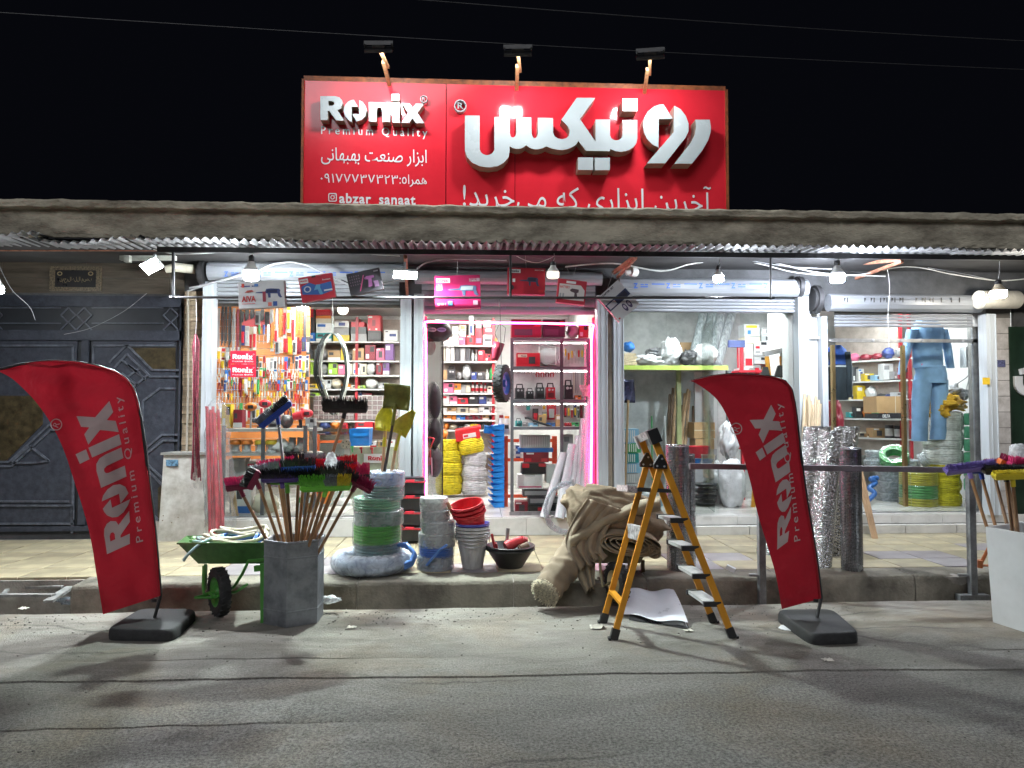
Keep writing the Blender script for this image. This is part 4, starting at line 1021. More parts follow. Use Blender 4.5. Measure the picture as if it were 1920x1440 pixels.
DC = W(552, 1100, 5.5); DC = V(DC.x, 5.5, 0)
grpD = 'brooms in the galvanised drum'
def drum_broom(px, py, Y, ang, w, block, br, lab, tl=(0, -.25, 1), hcol=bwood, yaw=0.0, bl=.06):
 h = W(px, py, Y); d = V(h.x - DC.x, h.y - DC.y, 0); f = V(DC.x, DC.y, .06) - d * min(.55, .13/max(.13, d.length)) * .55
 # keep the shaft inside the rim
 ax = V(math.cos(R(ang))*math.cos(yaw), math.sin(yaw), math.sin(R(ang)))
 broom(f, h, ax, w, block, br, lab, grpD, hcol=hcol, tilt=tl, bl=bl)
drum_broom(450, 918, 5.42, 6, .20, 'maroon', ['pink'], 'maroon broom with pink bristles leaning farthest towards the wheelbarrow', (-.75, -.3, .65), yaw=.3)
drum_broom(482, 902, 5.35, 62, .15, 'maroon', ['black'], 'dark maroon broom head standing on edge behind the pink broom', (-.8, -.3, .3))
drum_broom(528, 900, 5.22, 1, .27, 'purple', ['black'], 'purple broom with black bristles at the front of the drum', (0, -.85, .8))
drum_broom(538, 909, 5.30, 0, .24, 'lime', ['lime'], 'lime green broom head under the purple broom', (0, .2, 1), bl=.02)
drum_broom(560, 884, 5.55, 2, .26, 'blue', ['black'], 'blue broom with black bristles at the back of the drum', (0, -.2, 1))
drum_broom(520, 884, 5.60, 8, .28, 'wine', ['pink'], 'wine red broom with pink bristles at the back of the drum', (0, -.3, 1))
drum_broom(582, 899, 5.25, 3, .17, 'black', ['black'], 'short black broom between purple and yellow ones', (0, -.8, .9))
drum_broom(612, 917, 5.20, 2, .36, 'lime', ['lime', 'lime', 'grey', 'yellow'], 'lime broom with grey and yellow bristles at the front of the drum', (.1, -.7, .9), bl=.075)
drum_broom(650, 898, 5.36, 3, .36, 'black', ['black', 'black', 'red', 'pink'], 'long broom with black and red bristles leaning towards the hose stack', (.1, -.5, .9), bl=.075)
drum_broom(668, 908, 5.26, -28, .25, 'maroon', ['black', 'wine'], 'maroon broom tilted down towards the green hose stack', (.5, -.7, .6))
drum_broom(597, 884, 5.62, 0, .22, 'red', ['red'], 'bright red broom in the middle of the drum', (0, -.3, 1))
drum_broom(636, 888, 5.52, -4, .2, 'black', ['grey', 'black'], 'black and grey broom behind the yellow bristles', (0, -.3, 1))
drum_broom(500, 893, 5.5, 12, .22, 'black', ['grey'], 'black broom with grey bristles behind the maroon head', (-.2, -.3, 1))
drum_broom(612, 880, 5.7, 5, .2, 'blue', ['black'], 'small blue broom farthest back in the drum', (0, -.2, 1))
drum_broom(572, 876, 5.68, 0, .3, 'black', ['black', 'grey'], 'wide black broom rising at the back of the drum', (0, -.1, 1), bl=.07)
drum_broom(642, 880, 5.6, 8, .25, 'wine', ['pink', 'red'], 'wine red broom with red bristles at the back towards the hoses', (.2, -.2, 1))
metal_h = mat('aluminium_tube', (.62, .62, .62), .3, metal=.8, var=.1)
drum_broom(521, 781, 5.55, 39, .30, 'blue', ['grey', 'black'], 'tall blue push broom raised above the other brooms', (-.45, -.3, .75), hcol=metal_h, bl=.055)
drum_broom(648, 770, 5.5, -1, .34, 'black', ['black'], 'tall black broom head raised in front of the hanging wire coil', (0, -.75, .8), hcol=mat('brown_wood', (.33, .19, .10), .5, var=.2, scale=8), bl=.07)
# crumpled plastic on the brooms
def crumple(c, r, sc, m_, name, lab, cat, seed, n=22, k=14, amp=.35, grp=None):
 m2 = MB(); c = Vector(c)
 def fn(u, v):
  a = 2*math.pi*u; b_ = math.pi*(v*.999 + .0005); d = V(math.sin(b_)*math.cos(a), math.sin(b_)*math.sin(a), -math.cos(b_))
  q = 1 + amp*mnoise.noise(d*2.1 + V(seed, 0, 0)) + amp*.7*abs(mnoise.noise(d*4.7 + V(0, seed, 0))) + amp*.4*abs(mnoise.noise(d*10 + V(0, 0, seed)))
  return c + V(d.x*sc[0], d.y*sc[1], d.z*sc[2])*r*q
 m2.grid(fn, n, k, wrap=True); return one(m2, name, m_, lab, cat, grp, 179) if name else m2
pw = film('white_film', haze=.75, bump=.9, bscale=30)
crumple(W(620, 866, 5.4), .05, (.8, .6, 1.2), pw, 'plastic_bag', 'scrap of clear bag caught on the brooms in the drum', 'plastic bag', 3)
# --- galvanised drum
dr = thing('metal_drum', 'dull galvanised angular drum full of brooms', 'drum', DC)
zinc = mat('dull_zinc', (.25, .265, .285), .48, metal=.55, var=.22, scale=7, bump=.12, bscale=18, dark=(.13, .14, .155))
prof = [(.205, .0), (.206, .10), (.209, .103), (.209, .11), (.206, .113), (.206, .48), (.209, .483), (.209, .49), (.206, .493), (.207, .585), (.213, .592), (.213, .605), (.205, .607), (.20, .60), (.19, .02), (.001, .02)]
rz = Matrix.Rotation(R(-90), 3, 'Z')
def hexw(t, z):
 s = math.pi/3; f = (t % s) - s/2; return .94/max(.8, math.cos(f)) * (1.0 - .0)
MB().lathe(prof, DC, 72, rot=rz, wob=hexw).build('shell', zinc, dr, 24)
cpt = MB(); cpt.ball(W(515, 1062, 5.31), .06, sc=(.7, .05, .8));
zin2 = mat('worn_patch', (.40, .33, .31), .55, var=.2, scale=20)
m2 = MB(); m2.obox(W(603, 1106, 5.7) , (.012, .03, .26), None); one(m2, 'spirit_level', mat('yellow_level', (.75, .45, .03), .4), 'yellow bar standing behind the galvanised drum', 'bar')
crumple(W(618, 1124, 5.68), .05, (1.5, .7, .55), pw, 'plastic_bag', 'clear plastic scrap on the ground beside the galvanised drum', 'plastic bag', 8)
# --- coiled hoses
def coil(cx, cy_, z0, z1, ro, ri, col, lab, grp, wrap=.3, rows_=6, tint=None, tiltx=0, tilty=0, mname=None, wob=.012, name='hose_coil', cat='hose coil', rot=None):
 """A flat coil of hose: rounded rows of windings, and a clear wrapper when wrap > 0."""
 c = V(cx, cy_, z0); t = thing(name, lab, cat, c, grp); h = z1 - z0
 prof = []; seg = 5
 for k in range(rows_):
  for j in range(seg): a = -math.pi/2 + math.pi*(j/seg); prof.append((ro - h/rows_*.35 + math.cos(a)*h/rows_*.35, h*(k + .5)/rows_ + math.sin(a)*h/rows_*.5))
 prof.append((ro - h/rows_*.35, h))
 nt = max(2, int((ro-ri)/(h/rows_)))
 for k in range(nt):
  for j in range(1, 4): u = (k + j/3)/nt; prof.append((ro - .01 - (ro-ri-.01)*u, h - .006*(1 - abs(math.sin(math.pi*(k + j/3))) ** .5)*1.0 - .002))
 prof += [(ri, h*.5), (ri, 0), (ro - h/rows_*.35, 0)]
 rot = rot or (Matrix.Rotation(tiltx, 3, 'X') @ Matrix.Rotation(tilty, 3, 'Y')); sd = random.random()*50
 w = lambda a, z: 1 + wob*mnoise.noise(V(math.cos(a)*1.5 + sd, math.sin(a)*1.5, z*25)) + wob*.5*math.sin(a*1 + z*90)
 MB().lathe(prof, c, 40, rot=rot, wob=w).build('windings', mat('hose_' + (mname or '%d_%d_%d' % tuple(int(q*99) for q in col)), col, .35, var=.12, scale=8, rnd=.06), t, 50)
 if wrap:
  e = .006; pf = [(ri - e, h*.3), (ri - e, h + e), (ro*.8, h + e*1.5), (ro + e, h + e*.3), (ro + e*1.6, h*.5), (ro + e, -e*.2), (ro*.8, -e*.1 + .001)]
  pf2 = []
  for a, b_ in zip(pf, pf[1:]):
   for k in range(4): u = k/4; pf2.append((a[0] + (b_[0]-a[0])*u, a[1] + (b_[1]-a[1])*u))
  pf2.append(pf[-1])
  w2 = lambda a, z: 1 + .022*mnoise.noise(V(a*6 + sd, z*10, 2)) + .018*abs(mnoise.noise(V(a*11, z*20, sd))) + .01
  MB().lathe(pf2, c, 72, rot=rot, wob=w2).build('plastic_wrap', film('wrap_%d' % int(wrap*100), haze=wrap*.62, bump=.8, bscale=11, stretch=(1, 1, 1.5), rough=.2), t, 80)
 return t
SX, SY = W(707, 1050, 6.42).x, 6.42
def zz(py, Y=SY): return W(707, py, Y).z
ringc = thing('wrapped_hose_ring', 'wide hose ring wound in clear and white plastic at the bottom of the tall stack', 'hose coil', (W(700, 1075, 6.42).x, SY, ZS), 'hoses stacked at the kerb')
RC = V(W(700, 1075, 6.42).x, SY - .02, ZS + .085)
def ring_fn(u, v):
 a = 2*math.pi*u; b_ = 2*math.pi*v; r = .082*(1 + .10*mnoise.noise(V(math.cos(a)*5, math.sin(a)*5, math.cos(b_))) + .09*abs(math.sin(a*19)) ** 3 * .6)
 q = .27 + r*math.cos(b_)*1.12; return RC + V(q*math.cos(a)*1.0, q*math.sin(a), r*math.sin(b_))
MB().grid(ring_fn, 120, 17, wrap=True).build('wrapping', film('ring_wrap', haze=.5, bump=.9, bscale=16, white=(.8, .83, .86), rough=.2), ringc, 80)
m2 = MB()
for k in range(9):
 a0 = k*.7; m2.tube([RC + V((.27 + .045*math.cos(k*2.4))*math.cos(a), (.27 + .045*math.cos(k*2.4))*math.sin(a), .045*math.sin(k*2.4) + .004*math.sin(a*5 + k)) for a in [2*math.pi*i/40 for i in range(40)]], .017, 6, closed=True)
m2.build('hose', mat('pale_blue_hose', (.30, .42, .60), .35), ringc, 50)
m2 = MB()
for k in range(3): m2.tube([W(745 + 8*k, 1022 + 2*k, 6.35 - .02*k), W(762 + 4*k, 1020 + 4*k, 6.3), W(776 + 1.5*k, 1036 + 3*k, 6.26), W(772, 1052 + 3*k, 6.22 + .01*k), W(757, 1058 + 4*k, 6.2)], .018, 8)
m2.build('loose_hose', mat('blue_hose', (.10, .22, .56), .35), ringc, 60)
g1 = 'hoses stacked at the kerb'
coil(SX, SY, zz(1046), zz(1034), .195, .12, (.34, .44, .60), 'thin pale blue hose coil just above the wide wrapped ring', g1, .5, 2)
coil(SX + .005, SY, zz(1038), zz(1014), .202, .12, (.16, .30, .29), 'grey-green wrapped hose coil under the bright green one', g1, .35, 4)
coil(SX, SY, zz(1017), zz(979), .204, .12, (.10, .46, .06), 'bright green hose coil in the middle of the tall stack', g1, .16, 7)
coil(SX + .012, SY, zz(981), zz(955), .205, .12, (.17, .33, .27), 'grey-green hose coil with torn white plastic in the tall stack', g1, .55, 5)
coil(SX - .004, SY, zz(957), zz(931), .198, .12, (.12, .38, .20), 'light green hose coil third from the top of the tall stack', g1, .26, 5)
coil(SX + .05, SY, zz(934), zz(908), .17, .11, (.12, .24, .22), 'dark grey-green hose coil second from the top of the tall stack', g1, .3, 5, tilty=R(2))
coil(SX + .068, SY, zz(910), zz(884), .16, .10, (.26, .36, .58), 'pale blue hose coil on top of the tall stack holding shovels', g1, .55, 4)
PX, PY = W(818, 1060, 6.43).x, 6.43
g2 = 'hoses stacked beside the buckets'
for (y1, y0, r_, dx, col, lab, wr, rw) in ((1069, 1041, .153, -.01, (.30, .35, .42), 'grey hose coil at the bottom of the short stack', .5, 4), (1044, 1021, .15, .0, (.03, .13, .50), 'deep blue hose coil in the short stack', .12, 5), (1024, 999, .152, .005, (.42, .43, .40), 'grey wrapped coil above the blue one in the short stack', .6, 4),
  (1002, 976, .14, .01, (.44, .45, .44), 'grey wrapped coil third from the top of the short stack', .6, 4), (978, 956, .122, -.012, (.40, .42, .40), 'grey wrapped coil second from the top of the short stack', .6, 4), (957, 933, .115, -.022, (.46, .48, .42), 'pale wrapped coil on top of the short stack', .65, 4)):
 coil(PX + dx, PY, zz(y1, PY), zz(y0, PY), r_, r_*.55, col, lab, g2, wr, rw)
m2 = MB(); m2.tube([W(800, 1060, 6.25), W(812, 1045, 6.22), W(826, 1030, 6.2), W(838, 1022, 6.25)], .012, 6); one(m2, 'hose_end', mat('blue_hose', (.10, .22, .56), .35), 'short blue hose end slanting across the short stack', 'hose', None, 40)
# --- shovels in the tall stack
def blade(t, c, w, h, d, m_, curve=.03, point=0.0, sd=None, name='blade'):
 d = Vector(d).normalized(); sdv = Vector(sd or (1, 0, 0)); sdv = (sdv - d*sdv.dot(d)).normalized(); nr = sdv.cross(d)
 def fn(u, v):
  a = (u-.5)*w*(1 - point*max(0, v-.45)*1.6); return Vector(c) + sdv*a + d*(v*h - point*abs(u-.5)*.0) - nr*(curve*(1-(2*u-1)**2)) - nr*(.03*math.sin(v*math.pi)) * .6
 m2 = MB().grid(fn, 11, 9); o = m2.build(name, m_, t, 70); md = o.modifiers.new('thickness', 'SOLIDIFY'); md.thickness = .003; return o
def shovel(lab, foot, neck, tip_dir, w, h, m_, hm, point=0.0, sd=(1, 0, 0), grp='shovels standing in the hose stack'):
 foot, neck = Vector(foot), Vector(neck); t = thing('shovel', lab, 'shovel', foot, grp)
 MB().cyl(foot, neck, .0145, .013, n=8).build('handle', hm, t, 40)
 MB().cyl(neck - (neck-foot).normalized()*.14, neck + Vector(tip_dir).normalized()*.05, .018, .012, n=8).build('socket', m_, t, 40)
 blade(t, neck, w, h, tip_dir, m_, point=point, sd=sd)
olive = mat('olive_shovel_steel', (.16, .17, .035), .4, metal=.3, var=.2, scale=10)
yel = mat('yellow_spade_steel', (.52, .48, .04), .35, metal=.2, var=.2, scale=8)
shovel('square olive shovel standing tallest in the hose stack', W(718, 900, 6.4), W(741, 768, 6.35), V(.08, -.1, 1), .25, .22, olive, mat('dark_handle', (.05, .04, .035), .4), sd=(1, -.35, .12))
shovel('yellow pointed spade nearer the tool window in the hose stack', W(716, 900, 6.5), W(722, 808, 6.5), V(.08, .1, 1), .2, .24, yel, wood, .8, sd=(.8, .6, .1))
shovel('yellow pointed spade leaning towards the pink neon', W(732, 900, 6.45), W(746, 815, 6.42), V(.55, -.1, .8), .19, .25, yel, wood, .8, sd=(.7, .7, -.35))
# --- buckets and bowls
def bucket(c, r0, r1, h, m_, lab, grp, rot=None, ears=True, rim=.008):
 t = thing('bucket', lab, 'bucket', c, grp); c = Vector(c)
 MB().lathe([(.001, .004), (r0, 0), (r0 + .003, .006), (r1, h), (r1 + rim, h), (r1 + rim, h - .014), (r1 + rim*1.4, h - .016), (r1 + rim*1.4, h - .02), (r1 + .001, h - .022)], c, 36, rot=rot).build('body', m_, t, 40)
 MB().lathe([(r1 - .004, h - .001), (r0 - .003, .012), (.001, .012)], c, 36, rot=rot).build('inside', m_, t, 40)
 if ears:
  m2 = MB(); q = [V((r1 + .012)*math.cos(a), (r1 + .012)*math.sin(a), h - .03 - .045*math.sin(max(0, (a + math.pi) if a < 0 else 0))) for a in [-math.pi*i/14 for i in range(15)]]
  m2.tube([c + (rot @ p if rot else p) for p in q], .003, 5); m2.build('handle', steel, t, 40)
grey_b = mat('grey_bucket', (.50, .50, .49), .4, var=.14, scale=6, stretch=(3, 3, .6), dark=(.34, .34, .33)); red_b = mat('red_bucket', (.52, .02, .03), .35, var=.06)
BX, BY = W(886, 1068, 6.42).x, 6.45
for k in range(4): bucket((BX, BY, ZS + .002 + .03*k), .088, .142, .275, grey_b, ['white-grey bucket at the bottom of the nested stack', 'white-grey bucket second from the bottom of the nested stack', 'white-grey bucket third from the bottom of the nested stack', 'white-grey bucket under the red and blue rims'][k], 'nested white-grey buckets')
bucket((BX, BY, ZS + .125), .09, .142, .272, mat('blue_bucket', (.10, .10, .40), .4), 'blue-violet bucket whose rim shows above the white-grey ones', 'nested white-grey buckets', ears=False)
rt_ = Matrix.Rotation(R(-12), 3, 'Y') @ Matrix.Rotation(R(12), 3, 'X')
for k in range(3): bucket(V(BX + .012 - .012*k, BY + .01, ZS + .29 + .035*k), .095, .142, .22, red_b, ['lowest tilted red bucket above the white-grey stack', 'middle tilted red bucket above the white-grey stack', 'top tilted red bucket above the white-grey stack'][k], 'tilted red buckets', rot=rt_, ears=False)
m2 = MB(); m2.cyl(W(838, 942, 6.4), W(852, 966, 6.4), .018, .02, n=10); one(m2, 'wooden_stub', wood, 'short wooden stub sticking out of the red buckets', 'handle', None, 40)
LX, LY = W(957, 1068, 6.42).x, 6.45
blk_b = mat('black_rubber_bowl', (.03, .031, .033), .42, var=.2, scale=10)
for k in range(2):
 t = thing('rubber_bowl', ['lower black rubber bowl on the pavement', 'upper black rubber bowl holding red parts'][k], 'bowl', (LX, LY, ZS + .024*k), 'nested rubber bowls'); c = V(LX, LY, ZS + .024*k)
 MB().lathe([(.001, .003), (.105, 0), (.112, .008), (.205, .155), (.215, .162), (.222, .160), (.222, .17), (.212, .175), (.20, .163), (.10, .02), (.001, .02)], c, 44).build('body', blk_b, t, 40)
def litem(m2, nm, m_, lab, cat): one(m2, nm, m_, lab, cat, 'things lying in the rubber bowl', 40)
c0 = V(LX, LY, ZS + .17)
m2 = MB(); m2.cyl(c0 + V(-.02, -.06, .03), c0 + V(.10, -.02, .075), .05, .035, n=14); m2.cyl(c0 + V(.10, -.02, .075), c0 + V(.15, .0, .07), .035, .02, n=12); m2.cyl(c0 + V(-.045, -.07, .02), c0 + V(-.02, -.06, .03), .042, .05, n=14); litem(m2, 'red_funnel', mat('red_tool', (.52, .05, .06), .35), 'red nozzle-shaped part lying in the rubber bowl', 'funnel')
m2 = MB(); m2.tube([c0 + V(-.14, -.02, .0), c0 + V(-.15, -.03, .06), c0 + V(-.165, -.03, .13)], [.01, .013, .011], 8); m2.tube([c0 + V(-.12, .0, .0), c0 + V(-.13, -.03, .05)], .012, 8); litem(m2, 'pliers', MATS['red_tool'], 'red-handled pliers standing in the rubber bowl', 'pliers')
m2 = MB(); m2.cyl(c0 + V(.08, -.10, .01), c0 + V(.15, -.06, .03), .034, n=16); m2.cyl(c0 + V(.079, -.101, .01), c0 + V(.07, -.106, .008), .02, n=12); litem(m2, 'tape_roll', mat('brown_tape', (.16, .10, .07), .4), 'dark brown tape roll in the rubber bowl', 'tape roll')
m2 = MB(); m2.cyl(c0 + V(-.04, .05, -.03), c0 + V(-.015, .08, .16), .014, .018, n=8); litem(m2, 'chisel', steel, 'grey chisel standing up in the rubber bowl', 'chisel')
m2 = MB(); m2.obox(c0 + V(-.05, -.11, -.01), (.12, .05, .04), Matrix.Rotation(.3, 3, 'Z')); litem(m2, 'plane_block', black, 'black block lying in the front of the rubber bowl', 'block')
# --- red and black tool crates by the doorway
cg_ = 'red and black tool crates stacked by the doorway'; CX = W(771, 1000, 7.7).x
for k in range(4):
 z0 = ZS + .03 + k*.163; t = thing('tool_crate', ['black tool crate with red handle at the bottom of the doorway stack', 'black tool crate with red handle second from the bottom', 'black tool crate with red handle third from the bottom', 'black tool crate with red handle on top of the doorway stack'][k], 'tool crate', (CX, 7.75, z0), cg_)
 m2 = MB(); m2.box(CX - .15, CX + .13, 7.62, 7.9, z0, z0 + .10); m2.box(CX - .16, CX + .14, 7.605, 7.91, z0 + .10, z0 + .12); m2.box(CX - .15, CX + .13, 7.75, 7.9, z0 + .12, z0 + .158); m2.build('body', mat('black_crate', (.022, .022, .026), .4), t)
 m2 = MB(); m2.box(CX - .165, CX + .145, 7.598, 7.62, z0 + .118, z0 + .130); m2.box(CX - .05, CX + .04, 7.57, 7.6, z0 + .125, z0 + .15); m2.add([(CX - .15, 7.60, z0 + .13), (CX - .06, 7.60, z0 + .13), (CX - .11, 7.60, z0 + .19), (CX - .15, 7.60, z0 + .19), (CX - .15, 7.64, z0 + .13), (CX - .06, 7.64, z0 + .13), (CX - .11, 7.64, z0 + .19), (CX - .15, 7.64, z0 + .19)], [(0,1,2,3),(4,7,6,5),(0,4,5,1),(1,5,6,2),(2,6,7,3),(3,7,4,0)]); m2.build('handle', mat('crate_red', (.6, .03, .05), .35), t)
 MB().cyl(V(CX - .14, 7.60, z0 + .142), V(CX + .14, 7.60, z0 + .142), .006, n=6).build('hinge_rod', black, t)
# --- wheelbarrow with hoses
gp = mat('green_barrow_paint', (.055, .155, .04), .4, var=.2, scale=8, bump=.08, bscale=40, coat=.2); gp2 = mat('green_frame_paint', (.06, .24, .04), .35, var=.12, scale=8)
wb = thing('wheelbarrow', 'green wheelbarrow full of hoses beside the galvanised drum', 'wheelbarrow', G(412, 1150, 0))
YB = 5.75
T0 = [W(333, 1019, 5.62), W(505, 1019, 5.45), W(505, 1004, 6.05), W(350, 1006, 6.15)]
Bt = [W(372, 1057, 5.68), W(497, 1057, 5.55), W(497, 1040, 5.95), W(382, 1043, 6.0)]
m2 = MB(); m2.add(T0 + Bt, [(4,5,6,7)] + [(i, (i+1) % 4, 4 + (i+1) % 4, 4 + i) for i in range(4)]); o = m2.build('tray', gp, wb, fix=True); md = o.modifiers.new('thickness', 'SOLIDIFY'); md.thickness = .006
m2 = MB(); m2.tube(T0 + [T0[0]], .008, 6); m2.build('tray_rim', gp, wb, 50)
for (a, b_) in ((380, 392), (425, 425), (460, 458)): MB().bar(W(a, 1021, 5.6), W(b_, 1056, 5.645), .006, .004, up=(0, 1, 0)).build('tray_rib', gp, wb)
wc = W(411, 1109, 5.6); wr = .178; ax = V(.80, .6, 0).normalized(); fwd = V(-.6, .8, 0)
def tyre(t, c, axv, ro, wd, rim_m, tread=22):
 axv = Vector(axv).normalized(); a, b_, d = basis(axv); rot = Matrix((a, b_, d)).transposed()
 pf = [(ro*.62, -wd*.42), (ro*.80, -wd*.5), (ro*.93, -wd*.42), (ro, -wd*.22), (ro*1.005, 0), (ro, wd*.22), (ro*.93, wd*.42), (ro*.80, wd*.5), (ro*.62, wd*.42)]
 ty = MB().lathe(pf, c, 40, rot=rot).build('tyre', rub, t, 50)
 m2 = MB()
 for i in range(tread):
  q = 2*math.pi*i/tread
  for s in (-1, 1):
   q2 = q + (0 if s > 0 else math.pi/tread); rd = a*math.cos(q2) + b_*math.sin(q2); tg = d.cross(rd)
   m2.obox(Vector(c) + rd*ro*.985 + d*s*wd*.2, (ro*.06, wd*.42, ro*.16), Matrix((rd, d, tg)).transposed() @ Matrix.Rotation(.4*s, 3, 'X'))
 m2.build('tread_block', rub, ty)
 m3 = MB(); m3.lathe([(ro*.64, -wd*.40), (ro*.60, -wd*.3), (ro*.5, -wd*.12), (ro*.2, -wd*.15), (ro*.16, -wd*.4), (.001, -wd*.4)], c, 28, rot=rot); m3.lathe([(ro*.64, wd*.40), (ro*.60, wd*.3), (ro*.5, wd*.12), (ro*.2, wd*.15), (ro*.16, wd*.4), (.001, wd*.4)], c, 28, rot=rot)
 m3.build('rim', rim_m, t, 40)
wh = bpy.data.objects.new('wheel', None); COL.objects.link(wh); wh.parent = wb; wh.matrix_world = Matrix.Translation(wb.location); wh.location = (0, 0, 0)
tyre(wh, wc, ax, wr, .085, gp2)
for o in wh.children: o.location = (0, 0, 0)
m2 = MB(); s1 = wc + ax*.075; s0 = wc - ax*.075
m2.tube([s0, s0 + V(-.03, -.02, .0), s0 + V(-.05, .02, .05), W(382, 1062, 5.7)], .011, 8); m2.tube([s1, s1 + V(.03, .02, .02), W(455, 1075, 5.55), W(466, 1052, 5.5), W(505, 1048, 5.4)], .012, 8); m2.tube([s0 - fwd*.16, s0 - fwd*.0, s0], .01, 6)
m2.tube([wc - ax*.08 + V(0, 0, -.01), wc - ax*.085 + V(-.05, -.1, -.005), wc + V(-.0, -.17, -.005), wc + ax*.09 + V(.06, -.07, 0), wc + ax*.1 + V(.1, .03, .03)], .011, 6); m2.cyl(s0, s1, .012, n=8); m2.build('fork', gp2, wb, 50)
m2 = MB(); m2.bar(W(386, 1058, 5.66), W(384, 1106, 5.66), .022, .018); m2.build('front_stay', gp, wb)
m2 = MB(); p0, p1, p2 = W(482, 1054, 5.45), W(493, 1056, 5.45), W(494, 1131, 5.42); m2.bar(p1, V(p2.x, p2.y, .0), .032, .03); m2.bar(W(478, 1066, 5.46), W(503, 1064, 5.44), .03, .04); m2.build('leg', gp2, wb)
m2 = MB(); m2.bar(W(497, 1049, 6.0), V(W(497, 1049, 6.0).x, 6.0, ZS), .03, .03); m2.build('leg', gp2, wb)
def hose(pts, r, m_, lab, grp, n=7, name='garden_hose', cat='hose'):
 P = [Vector(p) for p in pts]; out = []
 for i in range(len(P)-1):
  p0, p1, p2, p3 = P[max(0, i-1)], P[i], P[i+1], P[min(len(P)-1, i+2)]
  for k in range(7): u = k/7; out.append(.5*((2*p1) + (p2-p0)*u + (2*p0-5*p1+4*p2-p3)*u*u + (3*p1-p0-3*p2+p3)*u**3))
 out.append(P[-1]); return one(MB().tube(out, r, n), name, m_, lab, cat, grp, 60)
clr_t = mat('pale_teal_hose', (.36, .50, .50), .25, var=.1); blu = mat('blue_hose', (.10, .22, .56), .35); clr = mat('cream_clear_hose', (.58, .55, .42), .25, var=.1); lim = mat('lime_hose', (.30, .55, .25), .3)
def loops(c, rx, ry, n, dz, seed, zw=.02):
 random.seed(seed); P = []
 for i in range(n*9): a = 2*math.pi*i/9; P.append(Vector(c) + V(rx*(1 - .12*(i//9))*math.cos(a) + random.uniform(-.015, .015), ry*(1 - .1*(i//9))*math.sin(a), dz*(i//9) + zw*math.sin(a*2 + i//9)))
 return P
hc = W(432, 1010, 5.8)
gh = 'hoses lying in the wheelbarrow'
hose([W(343, 1052, 5.5), W(352, 1040, 5.52), W(372, 1022, 5.58), W(395, 1010, 5.65), W(420, 1003, 5.75), W(455, 1000, 5.8), W(480, 1006, 5.85)], .012, clr_t, 'pale teal hose end drooping over the front of the wheelbarrow', gh)
hose(loops(hc + V(.06, -.03, .0), .27, .15, 3, .022, 4), .013, clr, 'cream clear hose looped on top of the wheelbarrow load', gh)
hose(loops(hc + V(.10, -.06, -.005), .17, .10, 3, .014, 5), .014, blu, 'blue hose looped in the wheelbarrow', gh)
hose(loops(hc + V(-.02, .0, -.02), .26, .17, 2, .016, 6), .012, clr_t, 'pale teal hose looped under the blue one', gh)
hose(loops(hc + V(-.12, .02, -.02), .18, .12, 2, .012, 8), .011, lim, 'pale green hose at the front of the wheelbarrow load', gh)
hose(loops(hc + V(.08, .05, .05), .2, .1, 2, .016, 9), .012, clr, 'second cream hose behind the blue loops', gh)
random.seed(21)
# --- white cabinet side, bungee cords, wrapped red poles beside the stone pier
wcab = thing('metal_cabinet', 'scuffed white metal cabinet standing against the stone pier', 'cabinet', G(342, 1015, ZS))
scuf = mat('scuffed_white', (.50, .50, .465), .5, var=.16, scale=5, bump=.15, bscale=25, dark=(.27, .25, .21))
pa, pb = G(296, 1016, ZS), G(382, 1014, ZS)
zh = W(302, 853, pa.y).z
m2 = MB(); m2.add([pa, pb, V(pb.x, pb.y + .35, ZS), V(pa.x + .05, pa.y + .35, ZS), V(pa.x + .045, pa.y, zh), V(pb.x + .01, pb.y, zh), V(pb.x + .01, pb.y + .35, zh), V(pa.x + .09, pa.y + .35, zh)], [(0,3,2,1),(4,5,6,7),(0,1,5,4),(1,2,6,5),(2,3,7,6),(3,0,4,7)]); m2.build('body', scuf, wcab)
m2 = MB(); m2.add([V(pa.x + .02, pa.y - .02, zh), V(pb.x + .03, pb.y - .02, zh), V(pb.x + .03, pb.y + .36, zh), V(pa.x + .06, pa.y + .36, zh), V(pa.x + .02, pa.y - .02, zh + .025), V(pb.x + .03, pb.y - .02, zh + .025), V(pb.x + .03, pb.y + .36, zh + .025), V(pa.x + .06, pa.y + .36, zh + .025)], [(0,3,2,1),(4,5,6,7),(0,1,5,4),(1,2,6,5),(2,3,7,6),(3,0,4,7)]); m2.build('lid', mat('lid_grey', (.25, .25, .23), .5, var=.2), wcab)
yl = pa.y - .004; panel(311, 862, 334, 874, yl, .003).build('label', mat('blue_label', (.10, .20, .30), .4, var=.5, scale=40), wcab)
for (a, b_) in ((305, 976), (306, 967), (322, 980), (334, 970), (300, 940)): MB().cyl(W(a, b_, yl), W(a, b_, yl + .01), .006, n=8).build('rust_spot', mat('rust_spot', (.12, .06, .03), .8), wcab)
bc = thing('bungee_cords', 'bundle of dark red bungee cords hanging from the rail before the stone pier', 'cords', W(368, 920, 7.15))
for k in range(16):
 x0 = 361 + 12*random.random(); dy = random.uniform(-.05, .05); ln = random.uniform(870, 905); xm = 366 + random.uniform(-7, 7)
 P = [W(367, 626, 7.15), W(x0, 640 + random.uniform(0, 14), 7.15 + dy*.5), W((x0 + xm)/2, 740, 7.15 + dy), W(xm, 840, 7.15 + dy), W(xm + random.uniform(-4, 4), ln, 7.15 + dy)]
 MB().tube(P, .0068, 6).build('cord', mat('cord_wine', (.22, .025, .05), .6, var=.3, scale=60, rnd=.35) if k % 4 else mat('cord_white', (.5, .42, .42), .6, var=.3, scale=80), bc, 60)
